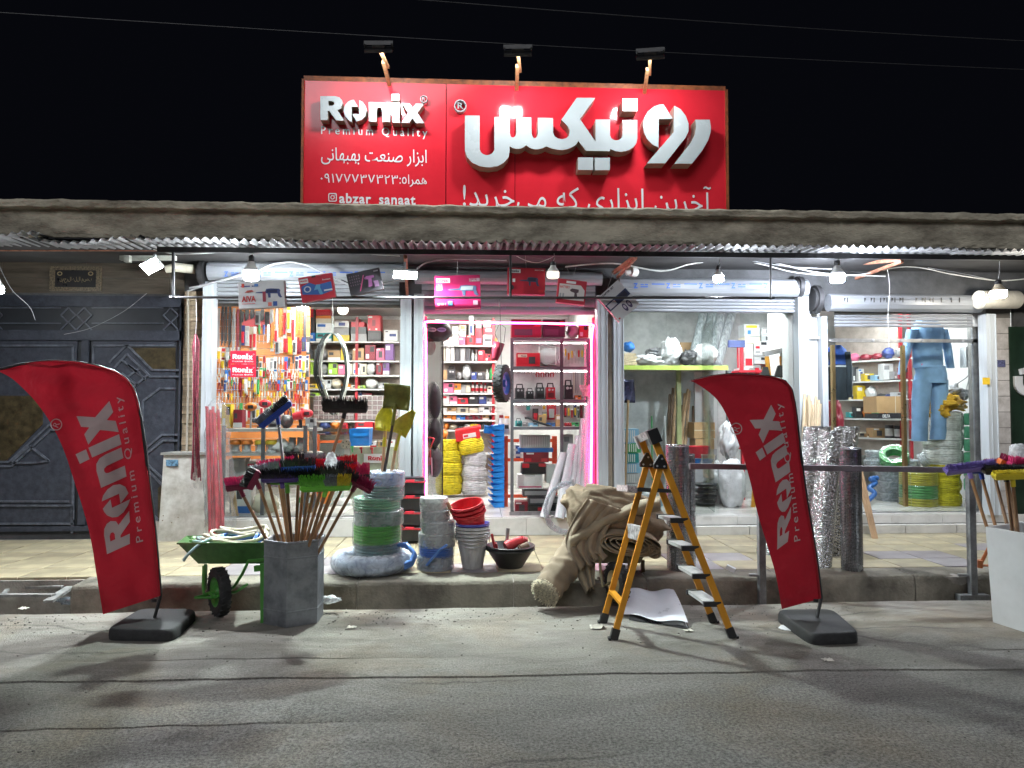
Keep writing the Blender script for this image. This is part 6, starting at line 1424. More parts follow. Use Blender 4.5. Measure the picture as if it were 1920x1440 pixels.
# ------------------------------------------------------------------ boxes tied to the rail
def tied_box(lab, c0, w, h, d, rotdeg, fcol, scol, art, Y=7.1, yawd=0, grp='product boxes tied to the rail', tie=None):
 """Front face spans w x h pixels around the pixel c0; art(mb list) adds printed shapes in box units (0..1)."""
 c = W(*c0, Y); s = Y/FPX; t = thing('product_box', lab, 'box', c - V(0, 0, h*s/2), grp)
 rot = Matrix.Rotation(R(yawd), 3, 'Z') @ Matrix.Rotation(R(-rotdeg), 3, 'Y'); ww, hh = w*s, h*s
 fm = mat('box_face_%s' % lab[:14].replace(' ', '_'), fcol, .35, var=.05, scale=5); sm_ = mat('box_side_%s' % lab[:14].replace(' ', '_'), scol, .45, var=.06, scale=5)
 MB().obox(c + rot @ V(0, d/2, 0), (ww, d, hh), rot).build('carton', sm_, t)
 def mp(q, o=.002): return c + rot @ V((q[0] - .5)*ww, -o, (q[1] - .5)*hh)
 m2 = MB(); m2.prism([[(.005, .005), (.995, .005), (.995, .995), (.005, .995)]], lambda q: mp(q, .0012), None); m2.build('front_print', fm, t)
 k = [0]
 def rect(x0, y0, x1, y1, col, nm='printed_block'):
  k[0] += 1; m3 = MB(); m3.prism([[(x0, y0), (x1, y0), (x1, y1), (x0, y1)]], lambda q: mp(q, .0018 + .0004*k[0]), None); m3.build(nm, flat('ink_%d_%d_%d' % tuple(int(q*100) for q in col), col, .4), t)
 def poly(pts, col, nm='printed_picture'):
  k[0] += 1; m3 = MB(); m3.prism([pts], lambda q: mp(q, .0018 + .0004*k[0]), None); m3.build(nm, flat('ink_%d_%d_%d' % tuple(int(q*100) for q in col), col, .4), t)
 def txt(body, x0, y0, x1, y1, col, off=.02):
  k[0] += 1; m3 = MB(); letter(m3, body, quad(mp((x0, y0), .002 + .0004*k[0]), mp((x1, y0), .002 + .0004*k[0]), mp((x1, y1), .002 + .0004*k[0]), mp((x0, y1), .002 + .0004*k[0])), off=off); m3.build('printed_lettering', flat('ink_%d_%d_%d' % tuple(int(q*100) for q in col), col, .4), t)
 def logo(x0, y0, x1, col):
  k[0] += 1; m3 = MB(); sc = (x1-x0); add_logo(m3, lambda q: mp((x0 + q[0]*sc, y0 + q[1]*sc*ww/hh), .002 + .0004*k[0]), reg=False); m3.build('word_mark', flat('ink_%d_%d_%d' % tuple(int(q*100) for q in col), col, .4), t)
 art(rect, poly, txt, logo)
 if tie:
  for p in tie: MB().tube([W(*p, 7.14), c + rot @ V((.0)*ww, d/2, hh/2)], .0022, 5).build('tie_string', cg, t)
 return t
DRILL = [(.05, .52), (.12, .56), (.40, .58), (.44, .72), (.60, .74), (.88, .70), (.92, .62), (.90, .50), (.94, .30), (.98, .22), (.90, .20), (.84, .30), (.82, .44), (.58, .46), (.58, .22), (.50, .22), (.48, .46), (.42, .48), (.12, .50)]
def drill(poly, x0, y0, x1, y1, c1, c2):
 poly([(x0 + u*(x1-x0), y0 + v*(y1-y0)) for u, v in DRILL], c1); poly([(x0 + u*(x1-x0), y0 + v*(y1-y0)) for u, v in ((.44, .50), (.80, .50), (.82, .68), (.46, .68))], c2)
Wt, Bk, Rd, Bl, Gy = (.75, .76, .76), (.02, .02, .025), (.55, .02, .03), (.04, .08, .32), (.3, .31, .33)
def art1(rect, poly, txt, logo):
 drill(poly, .33, .22, .97, .88, (.06, .09, .24), (.02, .03, .1)); txt('AIVA', .07, .24, .38, .46, (.5, .05, .05), .04); txt('- --- --', .06, .80, .38, .84, Bl); rect(.08, .78, .14, .92, (.6, .08, .06)); poly([(.14, .58), (.20, .66), (.30, .68), (.34, .62), (.22, .58)], (.45, .1, .08)); rect(.36, .80, .44, .90, (.1, .25, .6)); rect(.08, .16, .36, .18, Rd); rect(.64, .05, .72, .19, (.7, .2, .15)); rect(.75, .05, .84, .22, (.05, .12, .4)); rect(.53, .22, .60, .6, (.35, .05, .08))
tied_box('white carton with a printed blue hammer drill hanging below the first bulb', (490, 552), 84, 50, .08, 3, (.72, .74, .75), (.55, .56, .56), art1, tie=[(470, 556)])
def art2(rect, poly, txt, logo):
 poly([(.05, .30), (.05, .62), (.30, .74), (.50, .60), (.95, .66), (.95, .28), (.6, .18)], (.04, .13, .42)); rect(.03, .74, .28, .92, Wt); logo(.05, .80, .26, Rd); poly([(.40, .40), (.50, .62), (.62, .60), (.60, .48), (.66, .20), (.56, .20), (.52, .42)], (.12, .38, .62)); poly([(.22 + .11*math.cos(q), .48 + .13*math.sin(q)) for q in [2*math.pi*i/16 for i in range(16)]], (.55, .6, .66)); poly([(.22 + .07*math.cos(q), .48 + .09*math.sin(q)) for q in [2*math.pi*i/16 for i in range(16)]], (.04, .10, .35)); rect(.70, .30, .95, .36, Wt); rect(.40, .92, .52, 1.0, Bk); txt('Premium', .70, .74, .94, .80, Wt)
tied_box('red and blue tool case hanging from the rail', (594, 539), 62, 46, .07, 10, (.5, .03, .05), (.42, .03, .05), art2, tie=[(612, 492)])
def art3(rect, poly, txt, logo):
 for i in range(5):
  for j in range(4): rect(.06 + .07*i, .40 + .13*j, .09 + .07*i, .47 + .13*j, (.12, .08, .11))
 poly([(.50, .66), (.58, .72), (.80, .70), (.80, .60), (.72, .58), (.70, .22), (.58, .22), (.62, .56), (.52, .58)], (.16, .05, .14)); rect(.76, .16, .90, .44, (.10, .05, .10)); poly([(.30, .1), (.33, .1), (.52, .8), (.49, .8)], (.35, .05, .14)); rect(.82, .84, .96, .90, (.3, .28, .3))
tied_box('black tool box with faint purple print hanging under the sheets', (684, 528), 62, 41, .07, 13, (.028, .025, .03), (.04, .03, .035), art3, tie=[(685, 492)])
def art4(rect, poly, txt, logo):
 rect(.04, .78, .34, .92, Wt); logo(.07, .805, .30, (.4, .02, .1)); rect(.04, .56, .17, .74, (.62, .3, .4)); txt('12', .06, .66, .15, .73, (.3, .02, .1)); drill(poly, .24, .24, .98, .86, (.10, .13, .24), (.4, .43, .47)); txt('ROTARY', .76, .85, .92, .89, Wt); txt('HAMMER', .76, .80, .92, .84, Wt); rect(.92, .80, .99, .90, (.7, .5, .55)); rect(.28, .08, .38, .22, (.1, .22, .5)); rect(.83, .08, .93, .22, (.65, .4, .5)); txt('-- -- -', .06, .09, .24, .16, (.7, .4, .5))
tied_box('large pink-lit carton with a printed rotary hammer over the doorway', (858, 547), 86, 62, .10, 2, (.55, .02, .12), (.45, .02, .10), art4, Y=7.2, tie=[(858, 488)])
def art5(rect, poly, txt, logo):
 rect(.03, .80, .34, .94, Wt); logo(.06, .825, .30, Bk); drill(poly, .28, .18, .86, .82, (.05, .06, .12), (.02, .02, .05)); txt('IMPACT DRILL', .72, .90, .97, .94, Wt); rect(.82, .08, .96, .18, Rd); poly([(.12 + .05*math.cos(q), .25 + .09*math.sin(q)) for q in [2*math.pi*i/12 for i in range(12)]], Bk); rect(.13, .45, .2, .58, (.7, .7, .7))
tied_box('wide red carton with a printed impact drill over the doorway', (987, 527), 71, 50, .09, -1, (.42, .012, .03), (.36, .01, .025), art5, Y=7.18, tie=[(985, 478)])
def art6(rect, poly, txt, logo):
 poly([(.05, .15), (.05, .80), (.80, .80), (.95, .60), (.95, .15)], (.62, .58, .57)); rect(.28, .84, .62, .94, Wt); poly([(.42, .56), (.50, .64), (.74, .62), (.74, .50), (.68, .46), (.72, .22), (.60, .22), (.60, .46), (.48, .50)], (.08, .05, .06)); txt('BATTERY', .08, .62, .42, .72, Rd); rect(.08, .24, .14, .40, Gy); rect(.18, .24, .24, .40, Gy); txt('DRIVER 12V', .08, .20, .5, .22, Bk)
tied_box('small red carton with a printed cordless drill over the doorway', (1072, 547), 54, 45, .09, -6, (.42, .03, .05), (.5, .03, .05), art6, Y=7.15, tie=[(1062, 500), (1080, 500)])
def art7(rect, poly, txt, logo):
 poly([(0, .42), (1, .42), (1, .66), (0, .66)], (.03, .04, .10)); rect(.05, .46, .40, .62, (.5, .5, .55)); rect(.6, .46, .92, .62, (.02, .02, .04))
 for cx in (.52, .72): poly([(cx + .08*math.cos(q)*1.0, .22 + .14*math.sin(q)) for q in [2*math.pi*i/14 for i in range(14)]], (.06, .05, .12)); poly([(cx + .045*math.cos(q), .24 + .07*math.sin(q)) for q in [2*math.pi*i/14 for i in range(14)]], (.45, .42, .5))
 txt('ADAPTER  SET', .1, .90, .7, .96, Bk); rect(.05, .06, .12, .1, Rd)
tied_box('grey and navy carton tilted steeply at the end of the red boxes', (1160, 564), 52, 62, .06, 42, (.55, .56, .58), (.5, .38, .38), art7, Y=7.2, tie=[(1150, 510)])
m2 = MB(); p = W(1182, 509, 7.7); m2.cyl(p, p + V(.07, .05, 0), .05, n=14); m2.cyl(p + V(-.05, 0, -.01), p, .035, n=12); one(m2, 'camera', mat('camera_white', (.6, .6, .58), .4), 'small white camera under the bracket above the third bay', 'camera', None, 40)
# ================================================================== INSIDE THE SHOPS
ORD = ['first', 'second', 'third', 'fourth', 'fifth', 'sixth', 'seventh', 'eighth', 'ninth', 'tenth', 'eleventh', 'twelfth', 'thirteenth', 'fourteenth', 'fifteenth', 'sixteenth', 'seventeenth', 'eighteenth', 'nineteenth', 'twentieth', 'twenty-first', 'twenty-second', 'twenty-third', 'twenty-fourth', 'twenty-fifth', 'twenty-sixth', 'twenty-seventh', 'twenty-eighth']
PAL = dict(red=(.52, .02, .035), darkred=(.22, .015, .03), white=(.72, .72, .71), grey=(.30, .30, .31), dark=(.055, .055, .06), black=(.022, .022, .025), blue=(.03, .16, .50), navy=(.03, .05, .18), yellow=(.68, .48, .03), orange=(.66, .20, .03), brown=(.40, .25, .12), green=(.05, .32, .10), lime=(.33, .55, .06), teal=(.03, .30, .30), pink=(.62, .14, .25), purple=(.18, .08, .26), cream=(.60, .55, .43), silver=(.5, .51, .52), lightblue=(.25, .45, .62))
def pm(n): return mat('goods_' + n, PAL[n], .4, var=.07, scale=7, rnd=.12)
def inkm(n): return flat('print_' + n, PAL[n], .4)
CNT = {}
def ordn(k):
 CNT[k] = CNT.get(k, 0) + 1
 return ORD[min(CNT[k], len(ORD)) - 1] if CNT[k] <= len(ORD) else 'one of the last'
def carton(x0, y0, x1, y1, Y, d, col, where, pr=None, kind='carton', yaw=0, logo=None, name='carton', lab=None):
 a, b_ = W(x0, y1, Y), W(x1, y0, Y); w, h = b_.x - a.x, b_.z - a.z; c = V((a.x + b_.x)/2, Y + d/2, (a.z + b_.z)/2)
 lab = lab or '%s %s, %s such on %s' % ({'darkred': 'dark red', 'lightblue': 'light blue'}.get(col, col), kind, ordn(col + kind + where), where)
 t = thing(name, lab, kind.split()[-1] if kind.split()[-1] not in ('pack',) else 'pack', V(c.x, Y, a.z), 'goods on ' + where)
 rot = Matrix.Rotation(yaw + random.uniform(-.03, .03), 3, 'Z'); MB().obox(c, (w*.97, d, h), rot).build('carton', pm(col), t)
 if pr is None:
  pr = random.choice([[(.08, .62, .6, .88, 'white')], [(.0, .0, 1, .28, 'white'), (.1, .5, .45, .8, 'dark')], [(.3, .2, .75, .75, 'dark'), (.06, .82, .5, .94, 'white')], [(.1, .1, .4, .4, 'white'), (.5, .55, .9, .9, 'black')]]) if w*FPX/Y > 9 else []
  if col == 'white': pr = [(p[0], p[1], p[2], p[3], {'white': random.choice(['red', 'blue', 'grey']), 'dark': random.choice(['navy', 'grey', 'dark'])}.get(p[4], p[4])) for p in pr]
 f = lambda q, o: c + rot @ V((q[0] - .5)*w*.97, -d/2 - o, (q[1] - .5)*h)
 for i, (u0, v0, u1, v1, ic) in enumerate(pr):
  m2 = MB(); m2.prism([[(u0, v0), (u1, v0), (u1, v1), (u0, v1)]], lambda q: f(q, .0015 + .0006*i), None); m2.build('print', inkm(ic), t)
 if logo:
  m2 = MB(); u0, v0, u1, ic = logo; add_logo(m2, lambda q: f((u0 + q[0]*(u1-u0), v0 + q[1]*(u1-u0)*w/h), .004), reg=False); m2.build('word_mark', inkm(ic), t)
 return t
def row(x0, x1, y, Y, where, seq, d=.22, gap=1.0):
 """A run of goods on one shelf: seq = (width px, height px, colour, kind)."""
 x = x0
 for s in seq:
  w, h, col, kind = s[:4]
  if kind != 'gap': item(x, y, w, h, Y, d, col, kind, where)
  x += w + gap
def item(x, y, w, h, Y, d, col, kind, where):
 px = Y/FPX
 if kind in ('carton', 'case', 'bin', 'pack'):
  return carton(x, y - h, x + w, y, Y, min(d, max(.06, w*px*1.1)), col, where, kind=kind)
 c = W(x + w/2, y, Y + .08); lab = '%s %s, %s such on %s' % ({'darkred': 'dark red', 'lightblue': 'light blue'}.get(col, col), kind, ordn(col + kind + where), where); t = thing(kind.replace(' ', '_'), lab, kind, c, 'goods on ' + where); r = w*px/2; H = h*px
 if kind == 'bottle':
  MB().lathe([(.001, 0), (r*.9, 0), (r*.9, H*.55), (r*.5, H*.72), (r*.35, H*.76), (r*.35, H*.8)], c, 14).build('body', pm('white' if col == 'red' else col), t, 40); MB().lathe([(r*.45, H*.76), (r*.5, H*.98), (.001, H)], c, 12).build('cap', pm(col), t, 40)
  MB().lathe([(r*.93, H*.12), (r*.93, H*.42)], c, 14).build('label_band', pm(col), t, 40)
 elif kind == 'machine':
  m2 = MB(); m2.obox(c + V(0, 0, H*.36), (w*px*.86, .16, H*.7), None); m2.obox(c + V(0, 0, H*.04), (w*px, .18, H*.08), None); m2.build('body', pm(col), t)
  m2 = MB(); m2.tube([c + V(-r*.6, -.02, H*.7), c + V(-r*.5, -.02, H*.95), c + V(r*.5, -.02, H*.95), c + V(r*.6, -.02, H*.7)], H*.045, 6); m2.build('handle', pm('black'), t, 50)
  m2 = MB()
  for k in range(4): m2.obox(c + V(0, -.084, H*(.14 + .07*k)), (w*px*.6, .008, H*.03), None)
  m2.build('vent', pm('black'), t); m2 = MB(); m2.cyl(c + V(-r*.3, -.08, H*.56), c + V(-r*.3, -.10, H*.56), H*.07, n=10); m2.cyl(c + V(r*.35, -.08, H*.56), c + V(r*.35, -.10, H*.56), H*.05, n=10); m2.build('knob', pm('silver'), t, 40)
 elif kind == 'power tool':
  m2 = MB(); m2.cyl(c + V(-r, 0, H*.6), c + V(r*.6, 0, H*.7), H*.2, H*.26, n=12); m2.build('motor', pm(col), t, 50); m2 = MB(); m2.tube([c + V(r*.1, 0, H*.6), c + V(r*.3, 0, H*.25), c + V(r*.2, 0, 0)], H*.1, 8); m2.build('grip', pm('black'), t, 50); m2 = MB(); m2.cyl(c + V(-r, 0, H*.6), c + V(-r*1.25, 0, H*.58), H*.1, H*.05, n=10); m2.build('chuck', pm('silver'), t, 50); m2 = MB(); m2.obox(c + V(r*.2, 0, H*.06), (r*.9, .08, H*.14), None); m2.build('battery', pm('black'), t)
 elif kind == 'bag':
  m2 = crumple(c + V(0, 0, H*.48), 1.0, (r, .09, H*.5), None, None, '', '', random.random()*60, amp=.25); m2.build('wrapped_bundle', pm(col), t, 60)
 elif kind == 'spool':
  MB().lathe([(.001, 0), (r, 0), (r, H*.06), (r*.9, H*.1), (r*.93, H*.5), (r*.9, H*.9), (r, H*.94), (r, H), (.001, H)], c, 18).build('winding', pm(col), t, 40)
 elif kind == 'tin':
  MB().lathe([(.001, 0), (r, 0), (r, H), (r*.9, H), (r*.9, H*.96), (.001, H*.96)], c, 16).build('body', pm(col), t, 40); MB().lathe([(r*1.01, H*.2), (r*1.01, H*.75)], c, 16).build('label_band', pm('white'), t, 40)
 return t
shw = mat('shelf_white', (.70, .70, .68), .4, var=.05); post_red = mat('shelf_red', (.36, .02, .03), .4); post_or = mat('shelf_orange', (.62, .12, .03), .4); dkst = mat('dark_angle_steel', (.10, .11, .12), .4, var=.15)
def unit(lab, x0, x1, ys, Y, Y2=None, d=.32, uprights=(), pmx=None, back=None):
 Y2 = Y2 or Y; t = thing('shelving_unit', lab, 'shelves', V(X((x0 + x1)/2, (Y+Y2)/2), (Y+Y2)/2, ZF))
 for y in ys:
  y0, y1 = y if isinstance(y, tuple) else (y, y)
  a, b_ = W(x0, y0, Y), W(x1, y1, Y2); zt = (a.z + b_.z)/2; m2 = MB(); q = [V(a.x, Y, zt), V(b_.x, Y2, zt), V(b_.x, Y2 + d, zt), V(a.x, Y + d, zt)]
  m2.add([p - V(0, 0, .022) for p in q] + q, [(0,3,2,1),(4,5,6,7),(0,1,5,4),(1,2,6,5),(2,3,7,6),(3,0,4,7)]); m2.build('shelf_board', shw, t)
 if back is not None:  # added panel, coloured as the grey-brown shadow behind the goods
  m2 = MB(); zs_ = [W(x0, (y[0] if isinstance(y, tuple) else y), Y).z for y in ys]; q = [V(X(x0, Y), Y + d + .01, min(zs_) - .3), V(X(x1, Y2), Y2 + d + .01, min(zs_) - .3), V(X(x1, Y2), Y2 + d + .01, 3.0), V(X(x0, Y), Y + d + .01, 3.0)]; m2.add(q, [(0, 1, 2, 3)]); o = m2.build('shadow_panel', mat('shelf_shadow', (.33, .28, .245), .7, var=.12), t); md = o.modifiers.new('thickness', 'SOLIDIFY'); md.thickness = .01; md.offset = 1
 for u in uprights:
  f = (u - x0)/(x1 - x0); Yu = Y + (Y2-Y)*f; xx = X(u, Yu); MB().box(xx - .02, xx + .02, Yu + .03, Yu + .07, ZF, 3.0).build('upright', pmx or post_red, t)
  MB().box(xx - .02, xx + .02, Yu + d - .05, Yu + d - .01, ZF, 3.0).build('upright', pmx or post_red, t)
 return t
# ------------------------------------------------------------------ lamps inside
def ceiling_lamp(px, Y, strength, lab, w=1.2, col=(1.0, .97, .93)):
 x = X(px, Y); t = thing('ceiling_lamp', lab, 'ceiling lamp', (x, Y, 3.05), 'lamps on the shop ceilings')
 MB().box(x - w/2 - .02, x + w/2 + .02, Y - .14, Y + .14, 3.075, 3.118).build('housing', whitepaint, t); MB().box(x - w/2, x + w/2, Y - .12, Y + .12, 3.055, 3.074).build('diffuser', emit('ceiling_glow_%d' % int(strength*10), col, strength), t)
LS = 74.0
ceiling_lamp(560, 8.85, LS, 'ceiling lamp over the tool window display'); ceiling_lamp(640, 9.85, LS, 'ceiling lamp before the shelves behind the tool window')
ceiling_lamp(900, 9.0, LS, 'ceiling lamp just inside the doorway'); ceiling_lamp(960, 10.6, LS, 'ceiling lamp deep inside the doorway')
ceiling_lamp(1340, 8.9, 78.0, 'ceiling lamp of the bay with the green shelf', col=(.93, .98, 1.0)); ceiling_lamp(1690, 8.75, 84.0, 'ceiling lamp of the clothing bay', col=(.90, .96, 1.0)); ceiling_lamp(1640, 10.2, 46.0, 'rear ceiling lamp of the clothing bay', col=(.90, .96, 1.0))
gl = thing('globe_lamp', 'warm white globe lamp hanging behind the tool window', 'lamp', W(643, 590, 9.6)); MB().ball(W(643, 581, 9.6), .068, 20, 12, sc=(1, 1, .95)).build('globe', emit('globe_glow', (1.0, .86, .70), 9.0), gl, 60); MB().cyl(W(643, 571, 9.6), W(643, 540, 9.6), .006, n=6).build('cord', wht, gl)
# ------------------------------------------------------------------ bay one: tool wall
BA, BBq = 9.7, 10.1
def YB_(px): return BA + (BBq - BA)*(px - 405)/172.0
tb = thing('tool_board', 'orange slatted display board full of hanging tools behind the tool window', 'display board', (X(490, 9.9), 9.9, ZF))
sl_m = mat('orange_slat', (.66, .23, .06), .45, var=.08, scale=3)
for k in range(24):
 z0 = .9 + k*.0935; m2 = MB(); a, b_ = W(396, 700, BA), W(580, 700, BBq); m2.add([V(a.x, BA, z0), V(b_.x, BBq, z0), V(b_.x, BBq + .02, z0), V(a.x, BA + .02, z0), V(a.x, BA, z0 + .086), V(b_.x, BBq, z0 + .086), V(b_.x, BBq + .02, z0 + .086), V(a.x, BA + .02, z0 + .086)], [(0,3,2,1),(4,5,6,7),(0,1,5,4),(1,2,6,5),(2,3,7,6),(3,0,4,7)]); m2.build('slat', sl_m, tb)
m2 = MB(); m2.prism([[(455, 588), (524, 588), (524, 614), (455, 614)]], lambda q: W(q[0], q[1], YB_(q[0]) - .008), None); m2.build('red_band', inkm('red'), tb)
rng = random.Random(77)
_HT = {}
def hang_tool(px, py, w, h, kind, col, where):
 Y = YB_(px) - rng.uniform(.02, .10); s = Y/FPX; c = W(px, py, Y); ww, hh = w*s, h*s
 n = ordn(col + kind + where); lab = '%s %s, %s such in %s' % ({'darkred': 'dark red', 'lightblue': 'light blue'}.get(col, col), kind, n, where)
 t = thing(kind.replace(' ', '_'), lab, kind, c - V(0, 0, hh), 'tools hanging in ' + where)
 key = (kind, col)
 if kind == 'pliers':
  MB().tube([c, c + V(-ww*.1, 0, -hh*.3), c + V(-ww*.42, 0, -hh*.65), c + V(-ww*.3, 0, -hh)], [ww*.12, ww*.16, ww*.17, ww*.13], 6).build('handle', pm(col), t, 60); MB().tube([c, c + V(ww*.1, 0, -hh*.3), c + V(ww*.42, 0, -hh*.65), c + V(ww*.3, 0, -hh)], [ww*.12, ww*.16, ww*.17, ww*.13], 6).build('handle', pm(col), t, 60)
  m2 = MB(); m2.obox(c + V(0, 0, -hh*.12), (ww*.4, .012, hh*.34), None, taper=1.2); m2.build('jaw', pm('silver'), t)
 elif kind == 'screwdriver':
  MB().lathe([(.001, 0), (ww*.28, -hh*.03), (ww*.34, -hh*.2), (ww*.25, -hh*.42), (ww*.3, -hh*.5), (ww*.08, -hh*.52)], c, 8).build('handle', pm(col), t, 50); MB().cyl(c - V(0, 0, hh*.5), c - V(0, 0, hh), ww*.08, n=5).build('shaft', pm('silver'), t)
 elif kind == 'strap':
  m2 = MB()
  for j in range(3): m2.tube([c + V(ww*(.2*j - .2), .004*j, 0), c + V(ww*(.28*j - .28) + rng.uniform(-.005, .005), -.01, -hh*.5), c + V(ww*(.22*j - .22), 0, -hh*(1 - .06*j))], ww*.17, 5)
  m2.build('strap_bundle', pm(col), t, 60)
 else:
  m2 = MB(); m2.obox(c + V(0, .006, -hh*.5), (ww, .004, hh), None); m2.build('backing_card', pm('white' if rng.random() < .4 else col), t)
  m2 = MB(); m2.obox(c + V(0, -.012, -hh*.60), (ww*.62, .03, hh*.55), None, taper=.85); m2.build('product', pm(rng.choice(['dark', 'silver', col, 'yellow', 'red'])), t)
  m2 = MB(); m2.obox(c + V(0, .003, -hh*.14), (ww*.9, .004, hh*.18), None); m2.build('header_print', inkm(col), t)
cols = ['red', 'dark', 'silver', 'yellow', 'blue', 'white', 'orange', 'green', 'navy', 'darkred', 'grey', 'cream']
def trow(x0, x1, y, step, h, kinds, where, cl=cols, jy=3):
 x = x0
 while x < x1:
  hang_tool(x, y + rng.uniform(-jy, jy), step*rng.uniform(.75, 1.02), h*rng.uniform(.8, 1.1), rng.choice(kinds), rng.choice(cl), where); x += step*rng.uniform(.9, 1.15)
cl2 = ['white', 'silver', 'red', 'dark', 'silver', 'yellow', 'blue', 'white', 'cream', 'grey', 'green', 'darkred', 'navy', 'orange']
trow(411, 452, 573, 6.5, 92, ['strap'], 'the long strap row', ['dark', 'black', 'grey', 'darkred', 'green', 'dark'], 8)
trow(454, 512, 580, 9, 26, ['strap', 'blister pack'], 'the tool board top edge', ['black', 'dark', 'silver', 'grey', 'red'], 6)
trow(456, 522, 611, 7.5, 42, ['blister pack', 'strap', 'blister pack', 'screwdriver'], 'the tool board upper row', cl2)
trow(512, 578, 570, 7.5, 66, ['strap', 'blister pack', 'strap'], 'the tool board orange row', ['orange', 'dark', 'grey', 'orange', 'silver', 'black', 'yellow'], 8)
trow(520, 578, 634, 8, 32, ['blister pack'], 'the tool board short row', cl2)
trow(411, 452, 652, 8, 30, ['blister pack'], 'the tool board sticker row', cl2)
trow(411, 578, 668, 6.8, 30, ['blister pack', 'screwdriver', 'blister pack'], 'the tool board middle row', cl2)
trow(411, 578, 691, 6.4, 20, ['blister pack', 'pliers', 'blister pack'], 'the tool board packed row', cl2)
trow(411, 578, 710, 5.6, 26, ['pliers', 'pliers', 'blister pack', 'screwdriver'], 'the tool board pliers row')
trow(411, 578, 735, 5.6, 26, ['screwdriver', 'screwdriver', 'pliers'], 'the tool board screwdriver row', ['yellow', 'red', 'silver', 'darkred', 'dark', 'cream', 'silver'])
trow(413, 578, 757, 7.5, 30, ['blister pack', 'pliers', 'blister pack'], 'the tool board lowest row', cl2)
# stickers on the window
for k, y in enumerate((658, 683)):
 Yg = YF + .108; t = thing('window_sticker', ['red sticker with white word mark, upper of the two on the tool window', 'red sticker with white word mark, lower of the two on the tool window'][k], 'sticker', W(456, y + 24, Yg), 'stickers on the tool window')
 panel(432, y, 480, y + 24, Yg, .002).build('sticker_sheet', flat('sticker_red', (.60, .01, .04), .4), t)
 m2 = MB(); add_logo(m2, lambda q: W(436 + q[0]*38, y + 16 - q[1]*38, Yg - .002)); m2.build('word_mark', flat('sticker_white', (.85, .85, .85), .4), t)
 m2 = MB(); letter(m2, 'Premium Quality', quad(*qd(436, y + 18, 475, y + 21.5, Yg - .002)), off=.02, space=1.4); m2.build('slogan', flat('sticker_white', (.85, .85, .85), .4), t)
# front rack in the window
rk = thing('display_rack', 'grey angle-steel rack standing behind the tool window', 'rack', (X(510, 8.6), 8.6, ZF))
for y in (804, 850): m2 = MB(); a, b_ = W(418, y, 8.45), W(592, y, 8.45); m2.box(a.x, b_.x, 8.45, 8.85, a.z - .03, a.z); m2.build('rack_shelf', mat('rack_shelf_grey', (.42, .42, .40), .45), rk);
for px in (420, 494, 573, 591): xx = X(px, 8.43); MB().box(xx - .02, xx + .02, 8.41, 8.445, ZF, W(px, 798, 8.43).z).build('rack_post', dkst, rk)
w1 = 'the top of the window rack'
for s in ((415, 433, 44, 'yellow', 'pack'), (437, 455, 34, 'darkred', 'carton'), (474, 500, 22, 'dark', 'power tool'), (527, 548, 24, 'dark', 'bag'), (505, 525, 20, 'grey', 'machine'), (572, 590, 18, 'grey', 'carton'), (550, 571, 34, 'red', 'power tool')):
 item(s[0], 802, s[1]-s[0], s[2], 8.55, .2, s[3], s[4], w1)
for (px, py, c_, lab) in ((470, 763, 'orange', 'orange power tool shown above the window rack'), (497, 757, 'red', 'red power tool case hanging above the window rack'), (575, 775, 'red', 'red circular saw guard above the window rack')):
 t = thing('power_tool', lab, 'power tool', W(px, py + 8, 8.7)); c = W(px, py, 8.7); m2 = MB(); m2.ball(c, .07, 14, 9, sc=(1.1, .6, .72)); m2.build('shell', pm(c_), t, 60); m2 = MB(); m2.obox(c + V(.01, -.04, 0), (.06, .02, .04), None); m2.build('label_plate', pm('black'), t); MB().cyl(c + V(0, .02, -.04), W(px, 803, 8.7), .012, n=8).build('stand', pm('grey'), t)
w2 = 'the lower tier of the window rack'
for k, (a, b_, c_) in enumerate(((430, 452, 'orange'), (453, 473, 'orange'), (478, 496, 'yellow'), (498, 520, 'yellow'))):
 x_, s = (a + b_)/2, 8.6/FPX; c = W(x_, 848, 8.6); r = (b_-a)*s/2; t = thing('router_tool', '%s-lidded router, %s of its colour on the lower tier of the window rack' % (c_, 'first' if k in (0, 2) else 'second'), 'power tool', c, 'routers on the window rack')
 MB().lathe([(.001, .145), (r*.8, .145), (r, .13), (r*1.02, .105), (r, .095), (r*.75, .09)], c, 18).build('lid', pm(c_), t, 40); MB().lathe([(r*.72, .09), (r*.6, .07), (r*.62, .03), (r*.85, .02), (r*.85, 0), (.001, 0)], c, 18).build('body', pm('silver'), t, 40)
 m2 = MB(); m2.cyl(c + V(-r*.7, -.02, .09), c + V(-r*.7, -.02, .02), .008, n=6); m2.cyl(c + V(r*.7, -.02, .09), c + V(r*.7, -.02, .02), .008, n=6); m2.build('column', pm('grey'), t)
crumple(W(526, 836, 8.62), .09, (1.1, .8, .8), pm('white'), 'cloth_bundle', 'crumpled white cloth bundle on the window rack', 'cloth', 41)
for k, px in enumerate((545, 561)):
 t = thing('work_boot', ['grey work boot nearer the routers on the window rack', 'grey work boot nearer the rack post on the window rack'][k], 'boot', W(px, 848, 8.55), 'work boots on the window rack'); c = W(px, 848, 8.55); bm_ = mat('grey_suede', (.20, .21, .20), .8, var=.1, rnd=.05)
 m2 = MB(); m2.tube([c + V(.005, .06, .17), c + V(.003, .055, .10), c + V(0, .03, .055), c + V(-.005, -.04, .04), c + V(-.008, -.10, .03)], [.042, .044, .046, .046, .032], 12); m2.build('upper', bm_, t, 70); m2 = MB(); m2.obox(c + V(-.003, -.01, .008), (.085, .24, .018), None); m2.build('sole', pm('black'), t)
